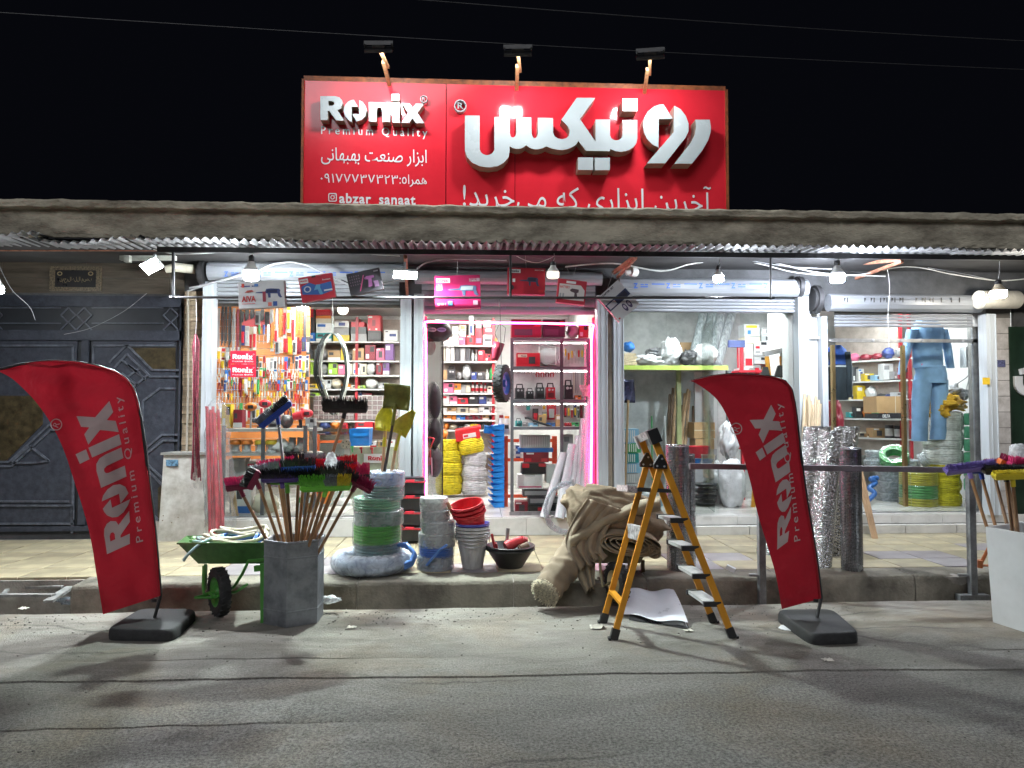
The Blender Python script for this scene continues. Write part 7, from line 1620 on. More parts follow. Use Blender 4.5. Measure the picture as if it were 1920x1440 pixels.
for (a, b_, y, h, c_, k_) in ((428, 460, 900, 40, 'silver', 'carton'), (462, 490, 905, 38, 'white', 'carton'), (500, 530, 910, 30, 'purple', 'bag'), (535, 560, 900, 40, 'silver', 'carton'), (440, 470, 950, 60, 'white', 'carton'), (475, 520, 950, 42, 'cream', 'bag'), (555, 566, 952, 34, 'green', 'tin'), (572, 590, 952, 40, 'brown', 'carton'), (430, 438, 955, 50, 'dark', 'carton')):
 item(a, y + 16 if y > 930 else y, b_-a, h, 8.6, .25, c_, k_, 'the floor under the window rack')
for k in range(4):
 m2 = MB(); m2.cyl(W(446 - 3*k, 972, 8.35), W(437 - 2*k, 905, 8.4), .013, n=8); one(m2, 'wooden_stick', wood, 'short wooden stick %s in the small bunch behind the wrapped red poles' % ORD[k], 'stick', 'short sticks behind the tool window', 40)
# glass counter and what stands on it
ct = thing('glass_counter', 'glass counter with orange edge strips inside the tool shop', 'counter', (X(625, 9.4), 9.4, ZF))
a, b_ = W(592, 812, 9.3), W(660, 800, 9.9); m2 = MB(); m2.box(a.x, b_.x, 9.3, 9.9, a.z - .02, a.z); m2.build('top', glass('counter_glass', (.85, .92, .92), .8), ct)
m2 = MB(); m2.box(a.x, b_.x, 9.32, 9.33, ZF, a.z - .03); m2.build('front_pane', MATS['counter_glass'], ct)
for y in (828, 862, 900): p = W(606, y, 9.31); MB().box(a.x, b_.x, 9.29, 9.318, p.z - .016, p.z + .016).build('edge_strip', post_or, ct)
MB().box(a.x, a.x + .05, 9.27, 9.30, ZF, a.z - .02).build('corner_post', post_or, ct)
for k, (y, r_) in enumerate(((833, .062), (862, .072))):
 t = thing('pulley_disc', ['upper steel pulley disc hanging at the counter', 'lower steel pulley disc hanging at the counter'][k], 'pulley', W(648, y, 9.2), 'pulley discs at the counter'); c = W(648 - k, y, 9.2); MB().cyl(c, c + V(0, .03, 0), r_, n=24).build('disc', mat('pulley_steel', (.42, .37, .30), .35, metal=.7, var=.2), t, 40)
 for j in range(5): a_ = j*2*math.pi/5; MB().cyl(c + V(.6*r_*math.cos(a_), -.003, .6*r_*math.sin(a_)), c + V(.6*r_*math.cos(a_), .002, .6*r_*math.sin(a_)), r_*.14, n=8).build('hole', pm('black'), t)
t = thing('parts_bin', 'bright blue parts bin on the counter inside the tool shop', 'bin', W(675, 836, 9.5)); a, b_ = W(657, 836, 9.5), W(692, 804, 9.5); m2 = MB(); m2.add([V(a.x, 9.5, a.z), V(b_.x, 9.5, a.z), V(b_.x, 9.75, a.z), V(a.x, 9.75, a.z), V(a.x - .01, 9.44, b_.z), V(b_.x + .01, 9.44, b_.z), V(b_.x + .01, 9.78, b_.z), V(a.x - .01, 9.78, b_.z)], [(0,3,2,1),(0,1,5,4),(1,2,6,5),(2,3,7,6),(3,0,4,7)]); o = m2.build('bin_shell', mat('bin_blue', (.015, .20, .60), .35), t)
panel(662, 812, 688, 818, 9.43, .004).build('label_rail', MATS['bin_blue'], t)
t = thing('counter_front', 'olive counter front with a red word mark sign', 'counter', W(700, 965, 9.8)); panel(655, 838, 742, 962, 9.9, .3).build('panel', mat('olive_panel', (.33, .34, .25), .5), t); panel(682, 851, 720, 868, 9.88, .01).build('sign_plate', inkm('white'), t); m2 = MB(); add_logo(m2, lambda q: W(690 + q[0]*34, 864 - q[1]*34, 9.875), reg=False); m2.build('word_mark', inkm('red'), t)
for k, (px, py, c_) in enumerate(((660, 838, 'green'), (677, 840, 'red'), (697, 841, 'red'))):
 t = thing('spray_nozzle', ['green spray nozzle hanging under the blue bin', 'red spray nozzle hanging under the blue bin', 'red spray nozzle hanging under the brown cartons'][k], 'nozzle', W(px, py + 8, 9.8)); c = W(px, py, 9.8); m2 = MB(); m2.obox(c, (.04, .03, .03), None); m2.tube([c, c + V(.008, 0, -.07)], .011, 6); m2.build('body', pm(c_), t, 40)
for (a, b_, h, c_, k_) in ((694, 706, 10, 'white', 'carton'), (708, 724, 12, 'brown', 'carton'), (727, 742, 12, 'white', 'carton')): item(a, 838, b_-a, h, 9.92, .2, c_, k_, 'the olive counter')
item(626, 955, 32, 22, 9.2, .25, 'white', 'bag', 'the floor by the orange counter'); item(600, 945, 18, 40, 9.1, .25, 'orange', 'carton', 'the floor by the orange counter')
# shelves behind
U1 = unit('white shelves on red uprights behind the tool window', 568, 748, [640, 676, 703, 729, 789], 11.2, uprights=(667,), back=1)
wA = 'the top shelf behind the tool window'
for (x0, y0, x1, y1, c_, pr) in ((570, 624, 591, 639, 'blue', [(.2, .3, .8, .7, 'white')]), (592, 606, 622, 624, 'white', None), (592, 624, 622, 639, 'teal', None), (592, 592, 622, 605, 'cream', [(0, .6, 1, 1, 'orange')]), (624, 628, 655, 639, 'yellow', []), (626, 614, 655, 628, 'grey', []), (626, 602, 654, 613, 'white', None), (657, 626, 688, 640, 'grey', []), (657, 613, 687, 626, 'dark', []), (658, 604, 684, 613, 'red', []), (689, 620, 714, 639, 'black', [(.1, .2, .9, .8, 'dark')]), (689, 591, 714, 620, 'red', [(.05, .82, .35, .93, 'white'), (.35, .3, .6, .7, 'darkred'), (.1, .05, .2, .12, 'white'), (.6, .05, .75, .15, 'white')]), (720, 619, 746, 639, 'white', [(.4, .4, .9, .65, 'navy'), (.1, .8, .3, .9, 'dark')]), (592, 574, 620, 591, 'red', None), (570, 577, 590, 622, 'dark', [(.1, .6, .9, .95, 'red')])): carton(x0, y0, x1, y1, 11.25, .24, c_, wA, pr)
wB = 'the second shelf behind the tool window'
row(572, 748, 675, 11.25, wB, [(16, 20, 'dark', 'bag'), (24, 22, 'grey', 'bag'), (24, 18, 'brown', 'carton'), (6, 22, 'yellow', 'carton'), (14, 14, 'grey', 'bag'), (22, 22, 'brown', 'carton'), (20, 28, 'darkred', 'carton'), (16, 22, 'pink', 'pack'), (16, 30, 'purple', 'pack')])
wC = 'the third shelf behind the tool window'
row(570, 748, 702, 11.25, wC, [(5, 28, 'lime', 'pack'), (5, 30, 'white', 'pack'), (5, 29, 'lime', 'pack'), (5, 28, 'green', 'pack'), (20, 20, 'grey', 'bag'), (18, 22, 'lime', 'pack'), (14, 18, 'pink', 'pack'), (5, 22, 'red', 'pack'), (6, 20, 'cream', 'pack'), (14, 22, 'white', 'pack'), (10, 20, 'cream', 'pack'), (16, 24, 'white', 'bag'), (12, 22, 'darkred', 'pack'), (12, 24, 'purple', 'pack')])
wD = 'the fourth shelf behind the tool window'
row(572, 748, 728, 11.25, wD, [(26, 8, 'yellow', 'carton'), (7, 18, 'blue', 'bottle'), (14, 16, 'silver', 'carton'), (18, 18, 'cream', 'bag'), (16, 8, 'orange', 'carton'), (12, 6, 'cream', 'carton'), (14, 5, 'lime', 'carton'), (22, 18, 'white', 'bag'), (18, 10, 'grey', 'carton')])
row(572, 600, 744, 11.25, 'the ledge over the drawer cabinets', [(26, 8, 'lime', 'pack')]); row(668, 700, 742, 11.3, 'the ledge over the drawer cabinets', [(10, 8, 'navy', 'carton'), (18, 5, 'darkred', 'carton')])
dm = None
for k, (x0, x1, nx_) in enumerate(((588, 664, 8), (669, 746, 8))):
 t = thing('drawer_cabinet', ['white small-parts drawer cabinet nearer the tool board', 'white small-parts drawer cabinet nearer the doorway'][k], 'drawer cabinet', W((x0+x1)/2, 787, 11.25), 'small-parts drawer cabinets'); panel(x0, 742, x1, 787, 11.25, .2).build('cabinet', shw, t)
 if dm is None:
  wd, hd = (x1-x0)/nx_*11.25/FPX, 9*11.25/FPX; o = MB().box(-wd*.43, wd*.43, -.012, 0, -hd*.40, hd*.40).box(-wd*.12, wd*.12, -.022, -.012, -hd*.1, hd*.05).build('drawer', mat('smoke_drawer', (.28, .22, .22), .3, rnd=.3), None, origin=(0, 0, 0)); dm = o.data; bpy.data.objects.remove(o)
 for i in range(nx_):
  for j in range(5): o = bpy.data.objects.new('drawer', dm); COL.objects.link(o); o.parent = t; o.location = W(x0 + (x1-x0)*(i + .5)/nx_, 742 + 9*(j + .5), 11.249) - t.location
row(668, 748, 805, 11.2, 'the lowest ledge behind the tool window', [(32, 14, 'red', 'bin'), (24, 14, 'red', 'bin'), (16, 12, 'darkred', 'bin')]); row(600, 664, 803, 11.2, 'the lowest ledge behind the tool window', [(20, 12, 'navy', 'bag'), (18, 15, 'orange', 'bag'), (14, 14, 'red', 'machine')])
# ------------------------------------------------------------------ bay two: doorway
neon_m = emit('pink_neon', (1.0, .05, .26), 26.0)
nt_ = thing('pink_neon_strip', 'glowing pink neon strip running round the doorway', 'neon strip', W(956, 965, 8.06))
def npath(pts, nm):
 MB().tube([W(a, b_, 8.06) for a, b_ in pts], .0115, 8).build(nm, neon_m, nt_, 60)
npath([(799, 962), (799, 800), (798.5, 640), (798, 618), (795.5, 609), (797, 604), (803, 603)], 'side_tube'); npath([(803, 603), (900, 605), (1000, 606), (1108, 608)], 'top_tube'); npath([(1108, 608), (1113, 610), (1111, 618), (1109, 640), (1109.5, 800), (1108, 962)], 'side_tube')
pkb = mat('pink_backing', (.62, .10, .22), .4)
for a, b_ in ((795.5, 799.5), (1111, 1115.5)): m2 = MB(); m2.box(X(a, 8.1), X(b_, 8.1), 8.1, 8.12, ZF, Z(594, 8.1)); m2.build('backing_strip', pkb, nt_)
U2 = unit('white shelves on red uprights deep inside the doorway', 826, 930, [647, 677.5, 713, 737, 758, 775, 787.5, 806, 850], 11.2, uprights=(925,), back=1)
wr_ = ['the %s shelf seen through the doorway' % q for q in ('top', 'second', 'third', 'fourth', 'fifth', 'sixth', 'seventh', 'eighth')]
for (x0, y0, x1, y1, c_, pr) in ((831, 632, 848, 646, 'white', None), (848, 628, 860, 646, 'white', []), (848, 612, 860, 627, 'white', []), (861, 632, 873, 646, 'pink', None), (861, 620, 873, 631, 'white', [(.2, .2, .8, .8, 'silver')]), (861, 609, 874, 619, 'cream', [(.2, .2, .8, .8, 'brown')]), (875, 629, 890, 646, 'red', None), (879, 592, 888, 628, 'white', [(.2, .1, .7, .5, 'navy')]), (891, 616, 904, 646, 'red', [(.1, .1, .9, .4, 'pink')]), (905, 628, 925, 646, 'white', [(.15, .3, .8, .6, 'dark')]), (906, 614, 926, 627, 'red', [(.2, .4, .8, .8, 'white')]), (892, 600, 903, 615, 'grey', []), (906, 601, 920, 613, 'white', None), (926, 634, 932, 646, 'orange', [])): carton(x0, y0, x1, y1, 11.25, .2, c_, wr_[0], pr)
row(832, 930, 677, 11.25, wr_[1], [(3, 26, 'cream', 'carton'), (8, 29, 'white', 'carton'), (7, 28, 'white', 'carton'), (9, 25, 'dark', 'carton'), (9, 25, 'grey', 'carton'), (9, 25, 'dark', 'carton'), (6, 22, 'silver', 'bottle'), (6, 22, 'silver', 'bottle'), (12, 20, 'red', 'carton'), (10, 13, 'red', 'carton')])
row(831, 930, 712, 11.25, wr_[2], [(7, 18, 'brown', 'carton'), (16, 26, 'dark', 'machine'), (10, 14, 'grey', 'bag'), (16, 28, 'silver', 'bag'), (10, 14, 'navy', 'carton'), (14, 14, 'dark', 'carton'), (7, 20, 'white', 'bottle'), (9, 24, 'green', 'bag'), (8, 18, 'pink', 'bottle')])
row(831, 930, 736, 11.25, wr_[3], [(20, 18, 'pink', 'carton'), (12, 17, 'orange', 'carton'), (8, 14, 'grey', 'carton'), (8, 14, 'cream', 'carton'), (7, 20, 'red', 'bottle'), (7, 20, 'red', 'bottle'), (7, 20, 'red', 'bottle'), (6, 18, 'red', 'bottle'), (14, 12, 'cream', 'pack')])
row(830, 930, 757, 11.25, wr_[4], [(12, 16, 'white', 'carton'), (14, 14, 'pink', 'carton'), (20, 11, 'red', 'carton'), (18, 14, 'black', 'carton'), (14, 14, 'navy', 'carton'), (10, 10, 'grey', 'carton')])
row(830, 930, 774.5, 11.25, wr_[5], [(8, 10, 'white', 'carton'), (17, 11, 'brown', 'carton'), (22, 11, 'cream', 'carton'), (16, 10, 'cream', 'carton'), (22, 12, 'white', 'carton'), (10, 12, 'white', 'carton')])
row(832, 930, 787, 11.25, wr_[6], [(14, 9, 'orange', 'carton'), (8, 8, 'orange', 'carton'), (16, 9, 'blue', 'carton'), (18, 9, 'darkred', 'carton'), (12, 8, 'darkred', 'carton'), (12, 10, 'brown', 'carton')])
row(832, 912, 805, 11.25, wr_[7], [(10, 12, 'orange', 'bag'), (14, 9, 'cream', 'bag'), (12, 8, 'dark', 'machine'), (10, 9, 'white', 'carton'), (7, 10, 'yellow', 'carton'), (7, 10, 'yellow', 'carton'), (14, 12, 'dark', 'bag')])
def rope(px0, px1, y0, y1, Y, col, lab, mname, grp, tilt=0):
 a, b_ = W(px0, y1, Y), W(px1, y0, Y); r = (b_.x - a.x)/2; h = b_.z - a.z; c = V((a.x + b_.x)/2, Y + r*.5, a.z); t = thing('rope_coil', lab, 'rope coil', c, grp)
 m_ = mat('rope_' + mname, col, .6, var=.15, scale=20); n = max(4, int(h/.021)); rot = Matrix.Rotation(tilt, 3, 'Y'); sd = rng.random()*90
 for k in range(2):
  m2 = MB()
  for i in range(n):
   z = h*(i + .5)/n; f = (1 - .16*abs(2*(i + .5)/n - 1) ** 3) * (1 if k == 0 else .8)
   m2.tube([c + rot @ V((r*f + .008*mnoise.noise(V(q*2.2, i*.8, sd)))*math.cos(q), (r*f)*math.sin(q), z + .013*mnoise.noise(V(math.cos(q)*2 + sd, math.sin(q)*2, i*.45 + k))) for q in [2*math.pi*j/30 for j in range(30)]], h/n*.56, 5, closed=True)
  m2.build('windings' if k == 0 else 'inner_windings', m_, t, 60)
 m2 = MB(); m2.lathe([(r*.93, 0), (r*.80, h*.5), (r*.93, h)], c, 24, rot=rot); m2.build('core', m_, t)
 for q in (-1.2, -1.9): m2 = MB(); m2.tube([c + rot @ V(r*1.02*math.cos(q)*(1 if 0 < u < 1 else .9), r*1.02*math.sin(q)*(1 if 0 < u < 1 else .9), h*u) for u in (0, .1, .5, .9, 1)], .004, 5); m2.build('binding', m_, t)
gr_ = 'rope coils inside the doorway'; yr = (.72, .60, .02); gw = (.55, .56, .57)
for (a, b_, y0, y1, Y, lab, t_) in ((817, 866, 889, 927, 10.0, 'yellow rope coil at the bottom inside the doorway', 0), (818, 866, 867, 891, 10.0, 'yellow rope coil second from the bottom inside the doorway', 0), (823, 864, 846, 869, 10.0, 'yellow rope coil third from the bottom inside the doorway', 0), (825, 860, 825, 848, 10.02, 'yellow rope coil on top by the door leaf', 0), (862, 909, 822, 850, 10.0, 'tilted yellow rope coil lying on the grey rope', -.2)): rope(a, b_, y0, y1, Y, yr, lab, 'yellow', gr_, t_)
for (a, b_, y0, y1, lab) in ((865, 911, 900, 927, 'pale grey rope coil at the bottom inside the doorway'), (866, 911, 873, 902, 'pale grey rope coil in the middle inside the doorway'), (870, 911, 848, 875, 'pale grey rope coil under the tilted yellow one')): rope(a, b_, y0, y1, 10.02, gw, lab, 'grey', gr_)
t = thing('toolbox', 'bright red toolbox tilted on the yellow rope inside the doorway', 'toolbox', W(878, 828, 9.95)); c = W(877, 813, 9.95); rot = Matrix.Rotation(R(-10), 3, 'Y') @ Matrix.Rotation(.1, 3, 'X'); MB().obox(c + V(0, .1, -.02), (.34, .2, .12), rot).build('box', mat('toolbox_red', (.62, .025, .03), .35), t); MB().obox(c + V(.005, .1, .06), (.36, .22, .035), rot).build('lid', MATS['toolbox_red'], t); MB().obox(c + rot @ V(.02, -.004, -.03), (.18, .012, .06), rot).build('label_plate', inkm('white'), t); MB().obox(c + rot @ V(-.03, -.006, -.028), (.06, .016, .03), rot).build('print', inkm('red'), t)
item(832, 848, 20, 26, 10.4, .2, 'dark', 'bag', 'the clutter behind the yellow rope'); item(826, 822, 14, 16, 10.3, .2, 'orange', 'bag', 'the clutter behind the yellow rope')
# stack of blue bins
gb_ = 'blue parts bins stacked in the doorway'; p = G(936, 952, ZF); bx = p.x
binb = mat('bin_blue_light', (.015, .22, .62), .35, rnd=.04)
for k in range(14):
 z0 = ZF + .002 + k*.0735; t = thing('stacking_bin', 'blue stacking bin, %s from the floor in the doorway' % ORD[k], 'bin', (bx, p.y + .15, z0), gb_)
 x0, x1, y0, y1 = bx - .10, bx + .062, p.y, p.y + .34; m2 = MB(); m2.add([(x0 + .04, y0, z0), (x1, y0, z0), (x1, y1, z0), (x0 + .04, y1, z0), (x0, y0, z0 + .05), (x1, y0, z0 + .072), (x1, y1, z0 + .072), (x0, y1, z0 + .05)], [(0,3,2,1),(0,1,5,4),(1,2,6,5),(2,3,7,6),(3,0,4,7)]); o = m2.build('bin_shell', binb, t)
 m2 = MB(); m2.box(x0 + .035, x1 + .002, y0 - .004, y0 + .004, z0 + .045, z0 + .052); m2.add([(x0, y0 + .02, z0 + .05), (x0, y1 - .02, z0 + .05), (x0 - .035, y1 - .02, z0 + .078), (x0 - .035, y0 + .02, z0 + .078)], [(0, 1, 2, 3)]); m2.build('lip', binb, t)
t = thing('blue_bin', 'larger blue bin tilted on top of the stacked bins in the doorway', 'bin', W(920, 815, 9.1)); m2 = MB(); c = W(920, 806, 9.15); m2.obox(c, (.17, .3, .09), Matrix.Rotation(.12, 3, 'Y')); m2.build('bin_shell', binb, t); crumple(W(930, 800, 9.0), .04, (1, 1, .6), pm('lightblue'), 'cloth_scrap', 'pale blue rag on the stacked blue bins', 'rag', 4)
rp_ = thing('red_shelf_post', 'orange-red shelf frame beside the blue bins', 'shelf frame', W(949, 955, 9.0));
for px in (948, 1040): xx = X(px, 9.0); MB().box(xx - .03, xx + .03, 9.0, 9.06, ZF, W(px, 818, 9.0).z).build('post', mat('orange_red_paint', (.62, .07, .025), .4), rp_)
for y in (826, 862, 930): z_ = W(990, y, 9.02).z; MB().box(X(948, 9.02), X(1040, 9.02), 9.01, 9.04, z_ - .02, z_ + .02).build('crossbar', MATS['orange_red_paint'], rp_)
for (a, b_, y, h, c_, k_) in ((938, 956, 815, 20, 'silver', 'carton'), (936, 944, 800, 22, 'darkred', 'tin'), (946, 955, 798, 18, 'orange', 'tin')): item(a, y, b_-a, h, 9.1, .2, c_, k_, 'the red shelf frame')
for k in range(3): carton(958, 834 + 10*k, 980, 843 + 10*k, 9.05, .2, 'white', 'the red shelf frame', [(.4, .2, .8, .8, 'navy')])
# display cabinet behind the fixed glass
dc = thing('display_cabinet', 'dark-framed glass display cabinet beside the doorway', 'cabinet', (X(1035, 8.35), 8.4, ZF))
for (px, y0, y1) in ((960, 637, 964), (1053, 637, 964), (1104, 637, 964)): xx = X(px, 8.3); MB().box(xx - .018, xx + .018, 8.28, 8.315, W(px, y1, 8.3).z, W(px, y0, 8.3).z).build('frame_post', dkst, dc)
for y in (637, 690, 752, 803): z_ = W(1035, y, 8.3).z; MB().box(X(957, 8.3), X(1106, 8.3), 8.275, 8.31, z_ - .016, z_ + .016).build('frame_rail', dkst, dc)
for y in (637, 690, 752, 803): z_ = W(1035, y - 3, 8.3).z; MB().box(X(959, 8.3), X(1106, 8.3), 8.32, 8.68, z_ - .012, z_).build('shelf_board', shw, dc)
panel(963, 640, 1051, 960, 8.29, .006).build('pane', pane, dc); panel(1055, 640, 1103, 960, 8.29, .006).build('pane', pane, dc)
MB().box(X(955, 8.3), X(1106, 8.3), 8.27, 8.31, ZF, ZF + .04).build('bottom_rail', steel, dc); panel(957, 640, 1110, 800, 8.70, .012).build('back_board', mat('cabinet_back', (.70, .70, .70), .5), dc)
for y in (640, 693, 755): z_ = W(1035, y, 8.3).z; MB().box(X(962, 8.33), X(1103, 8.33), 8.335, 8.343, z_ - .020, z_ - .016).build('light_strip', emit('cabinet_led', (1, .97, .95), 45.0), dc)
c1, c2, c3, c4 = ['the %s shelf of the display cabinet' % q for q in ('top', 'middle', 'lower', 'bottom')]
carton(968, 662, 1013, 687, 8.42, .16, 'red', c1, [(.05, .68, .45, .9, 'cream'), (.52, .2, .8, .72, 'dark')], logo=(.2, .72, .42, 'dark'))
for k, (px, r_) in enumerate(((1026, 16), (1042, 17))):
 c = W(px, 668, 8.45 + .08*k); s = 8.45/FPX; t = thing('cable_reel', ['silver wire reel nearer the red carton in the cabinet', 'silver wire reel nearer the cabinet post'][k], 'reel', c - V(0, 0, r_*s), 'silver reels in the display cabinet'); MB().lathe([(.001, 0), (r_*s, 0), (r_*s, .012), (r_*s*.5, .02), (r_*s*.5, .06), (r_*s, .07), (r_*s, .08), (.001, .08)], c, 26, rot=Matrix.Rotation(R(-90), 3, 'X')).build('drum', pm('silver'), t, 40)
 m2 = MB(); m2.tube([c + V(-r_*s, -.01, -r_*s), c + V(-r_*s*.95, -.01, r_*s*1.15), c + V(r_*s*.95, -.01, r_*s*1.15), c + V(r_*s, -.01, -r_*s)], .006, 6); m2.build('stand', pm('white'), t, 50)
row(964, 1052, 749, 8.45, c2, [(20, 30, 'dark', 'machine'), (16, 22, 'black', 'machine'), (19, 32, 'dark', 'machine'), (19, 32, 'red', 'machine')]); row(1056, 1080, 749, 8.45, c2, [(18, 38, 'black', 'machine')])
row(1078, 1104, 749, 8.5, c2, [(12, 8, 'orange', 'pack'), (10, 6, 'grey', 'pack')])
row(965, 1104, 800, 8.45, c3, [(14, 16, 'teal', 'machine'), (10, 8, 'grey', 'pack'), (18, 7, 'lightblue', 'pack'), (14, 22, 'brown', 'carton'), (16, 7, 'blue', 'carton'), (14, 22, 'brown', 'carton'), (14, 10, 'red', 'machine'), (14, 8, 'green', 'pack'), (12, 8, 'cream', 'pack')])
m2 = MB(); m2.tube([W(984, 784, 8.4), W(990, 783, 8.4), W(1010, 792, 8.4), W(1035, 800, 8.4)], .014, 8); one(m2, 'black_hose', pm('black'), 'short black hose lying on the lower shelf of the cabinet', 'hose', None, 50)
BA_, BB_ = BA, BBq
def cab_hang(px, py, w, h, kind, col, where):
 global BA, BBq
 o1, o2 = BA, BBq; BA, BBq = 8.66, 8.66; hang_tool(px, py, w, h, kind, col, where); BA, BBq = o1, o2
for k in range(7): cab_hang(1060 + 6.3*k, 655 + rng.uniform(-4, 8), 6, 26, 'screwdriver', ['yellow', 'orange', 'yellow', 'silver', 'red', 'yellow', 'cream'][k], 'the top tier of the display cabinet')
for k in range(9): cab_hang(1072 + 3.8*k, 698 + rng.uniform(-2, 4), 3.6, 40, 'strap', ['silver', 'cream', 'grey', 'silver', 'white', 'silver', 'cream', 'brown', 'silver'][k], 'the middle tier of the display cabinet')
for k in range(7): cab_hang(1060 + 6*k, 758 + rng.uniform(-2, 3), 5.5, 26, 'blister pack', ['dark', 'grey', 'silver', 'navy', 'dark', 'darkred', 'grey'][k], 'the lower tier of the display cabinet')
for (px, py, w, h, c_) in ((990, 757, 12, 14, 'teal'), (1004, 766, 11, 26, 'dark'), (1020, 757, 8, 12, 'white'), (1034, 757, 17, 30, 'red'), (1021, 772, 10, 14, 'grey')): cab_hang(px, py, w, h, 'blister pack', c_, 'the lower tier of the display cabinet')
for k in range(8): cab_hang(972 + 9*k, 693, 7, 9 + (k > 3)*5, 'pliers', ['silver', 'silver', 'cream', 'silver', 'red', 'red', 'darkred', 'red'][k], 'the rail over the welding machines')
for (x0, y0, x1, y1, c_, k_, pr) in ((975, 816, 1032, 840, 'silver', 'basket', [(.02 + .06*i, .1, .04 + .06*i, .9, 'white') for i in range(16)]), (972, 840, 1038, 848, 'blue', 'lid', []), (982, 848, 1030, 867, 'darkred', 'toolbox', [(.05, .1, .3, .4, 'red'), (.7, .1, .95, .4, 'red'), (.1, .8, .4, .95, 'white')]), (978, 869, 1024, 889, 'black', 'toolbox', [(0, .6, .3, 1, 'red'), (.7, .7, 1, 1, 'red')]), (970, 890, 1018, 917, 'white', 'case', [(.3, .88, .7, 1, 'silver'), (.05, .1, .95, .2, 'pink')]), (980, 918, 1032, 931, 'dark', 'organiser', [(.05, .2, .95, .8, 'grey')]), (990, 932, 1050, 946, 'dark', 'organiser', [(.05, .2, .95, .8, 'grey')]), (966, 941, 990, 962, 'darkred', 'toolbox', None), (990, 947, 1050, 962, 'black', 'toolbox', [(.3, .3, .5, .7, 'red')]), (1024, 872, 1052, 905, 'white', 'box', []), (1056, 815, 1075, 850, 'white', 'box', None)): carton(x0, y0, x1, y1, 8.42, .22, c_, c4, pr, kind=k_)
for (x0, x1, lab) in ((958, 1016, 'large dark red power tool case above the display cabinet'), (1017, 1060, 'black and red power tool case above the display cabinet')): carton(x0, 599, x1, 632, 8.42, .2, 'darkred' if x0 < 1000 else 'black', 'the top of the display cabinet', [(.1, .1, .7, .45, 'dark'), (.75, .6, .95, .9, 'red')], kind='case', lab=lab)
item(1062, 633, 22, 24, 8.5, .2, 'silver', 'bag', 'the top of the display cabinet'); item(1086, 633, 18, 26, 8.5, .2, 'red', 'pack', 'the top of the display cabinet')
# white film rolls leaning by the cabinet
wf = film('white_roll', haze=.85, bump=.5, bscale=8, white=(.80, .82, .83), stretch=(1, 1, .3)); wfi = mat('film_roll_white', (.72, .73, .74), .3, var=.06, scale=4, stretch=(3, 3, .5))
for k, (a, b_, c_, d_, r_, lab) in enumerate(((1019, 962, 1058, 850, .05, 'slanting clear film roll in front of the display cabinet'), (1047, 966, 1074, 834, .056, 'white film roll with its foot nearest the slanting one'), (1062, 967, 1087, 818, .052, 'white film roll third from the doorway'), (1074, 966, 1096, 786, .05, 'white film roll fourth from the doorway'), (1085, 966, 1104, 760, .052, 'tall white film roll with a rounded tip'), (1096, 966, 1109, 742, .05, 'tallest pink-lit film roll against the neon strip'))):
 b0 = G(a, b_, ZF); b0 = V(X(a, 8.06 + .012*k), 8.0 + .012*k, ZF) if k else V(X(a, 8.06), 8.06, ZF); t1 = W(c_, d_, 8.2 + .01*k); t = thing('film_roll', lab, 'film roll', b0, 'film rolls beside the doorway'); MB().cyl(b0, t1, r_*.96, n=22).build('core_roll', wfi, t, 40)
 def fn(u, v, b0=b0, t1=t1, r_=r_, k=k): q = 2*math.pi*u; x, y, d = basis(t1 - b0); return b0.lerp(t1, v) + (x*math.cos(q) + y*math.sin(q))*r_*(1.03 + .05*mnoise.noise(V(math.cos(q)*2, math.sin(q)*2, v*9 + k)))
 MB().grid(fn, 28, 24, wrap=True).build('clear_wrap', film('clear_bag', haze=.2), t, 80)
m2 = MB(); q = W(1100, 740, 8.17); m2.lathe([(.04, -.02), (.05, .0), (.085, .10), (.09, .11)], q, 20); one(m2, 'film_cone', film('pinkish_film', haze=.45, white=(.8, .55, .6)), 'flared plastic film top at the edge of the neon strip', 'film', None, 60)
for k in range(5):
 random.seed(50 + k); P = [W(1071 + k, 904, 7.5), W(1052, 906 + 2*k, 7.45), W(1030 + k, 925, 7.4), W(1020 + 1.5*k, 955, 7.38), W(1028 + 2*k, 985 - k, 7.4), W(1048 + 2*k, 999 - 1.5*k, 7.45), W(1075, 1002 - 2*k, 7.5)]
 hose(P, .0085, film('hose_clear', haze=.3, bump=.1, white=(.62, .66, .7)), 'clear plastic hose loop, %s of those beside the burlap' % ORD[k], 'clear hose loops beside the burlap', name='clear_hose')
m2 = MB(); m2.cyl(W(1073, 899, 7.5), W(1077, 912, 7.5), .016, n=10); one(m2, 'hose_coupling', pm('grey'), 'grey hose coupling above the burlap heap', 'coupling', None, 40)
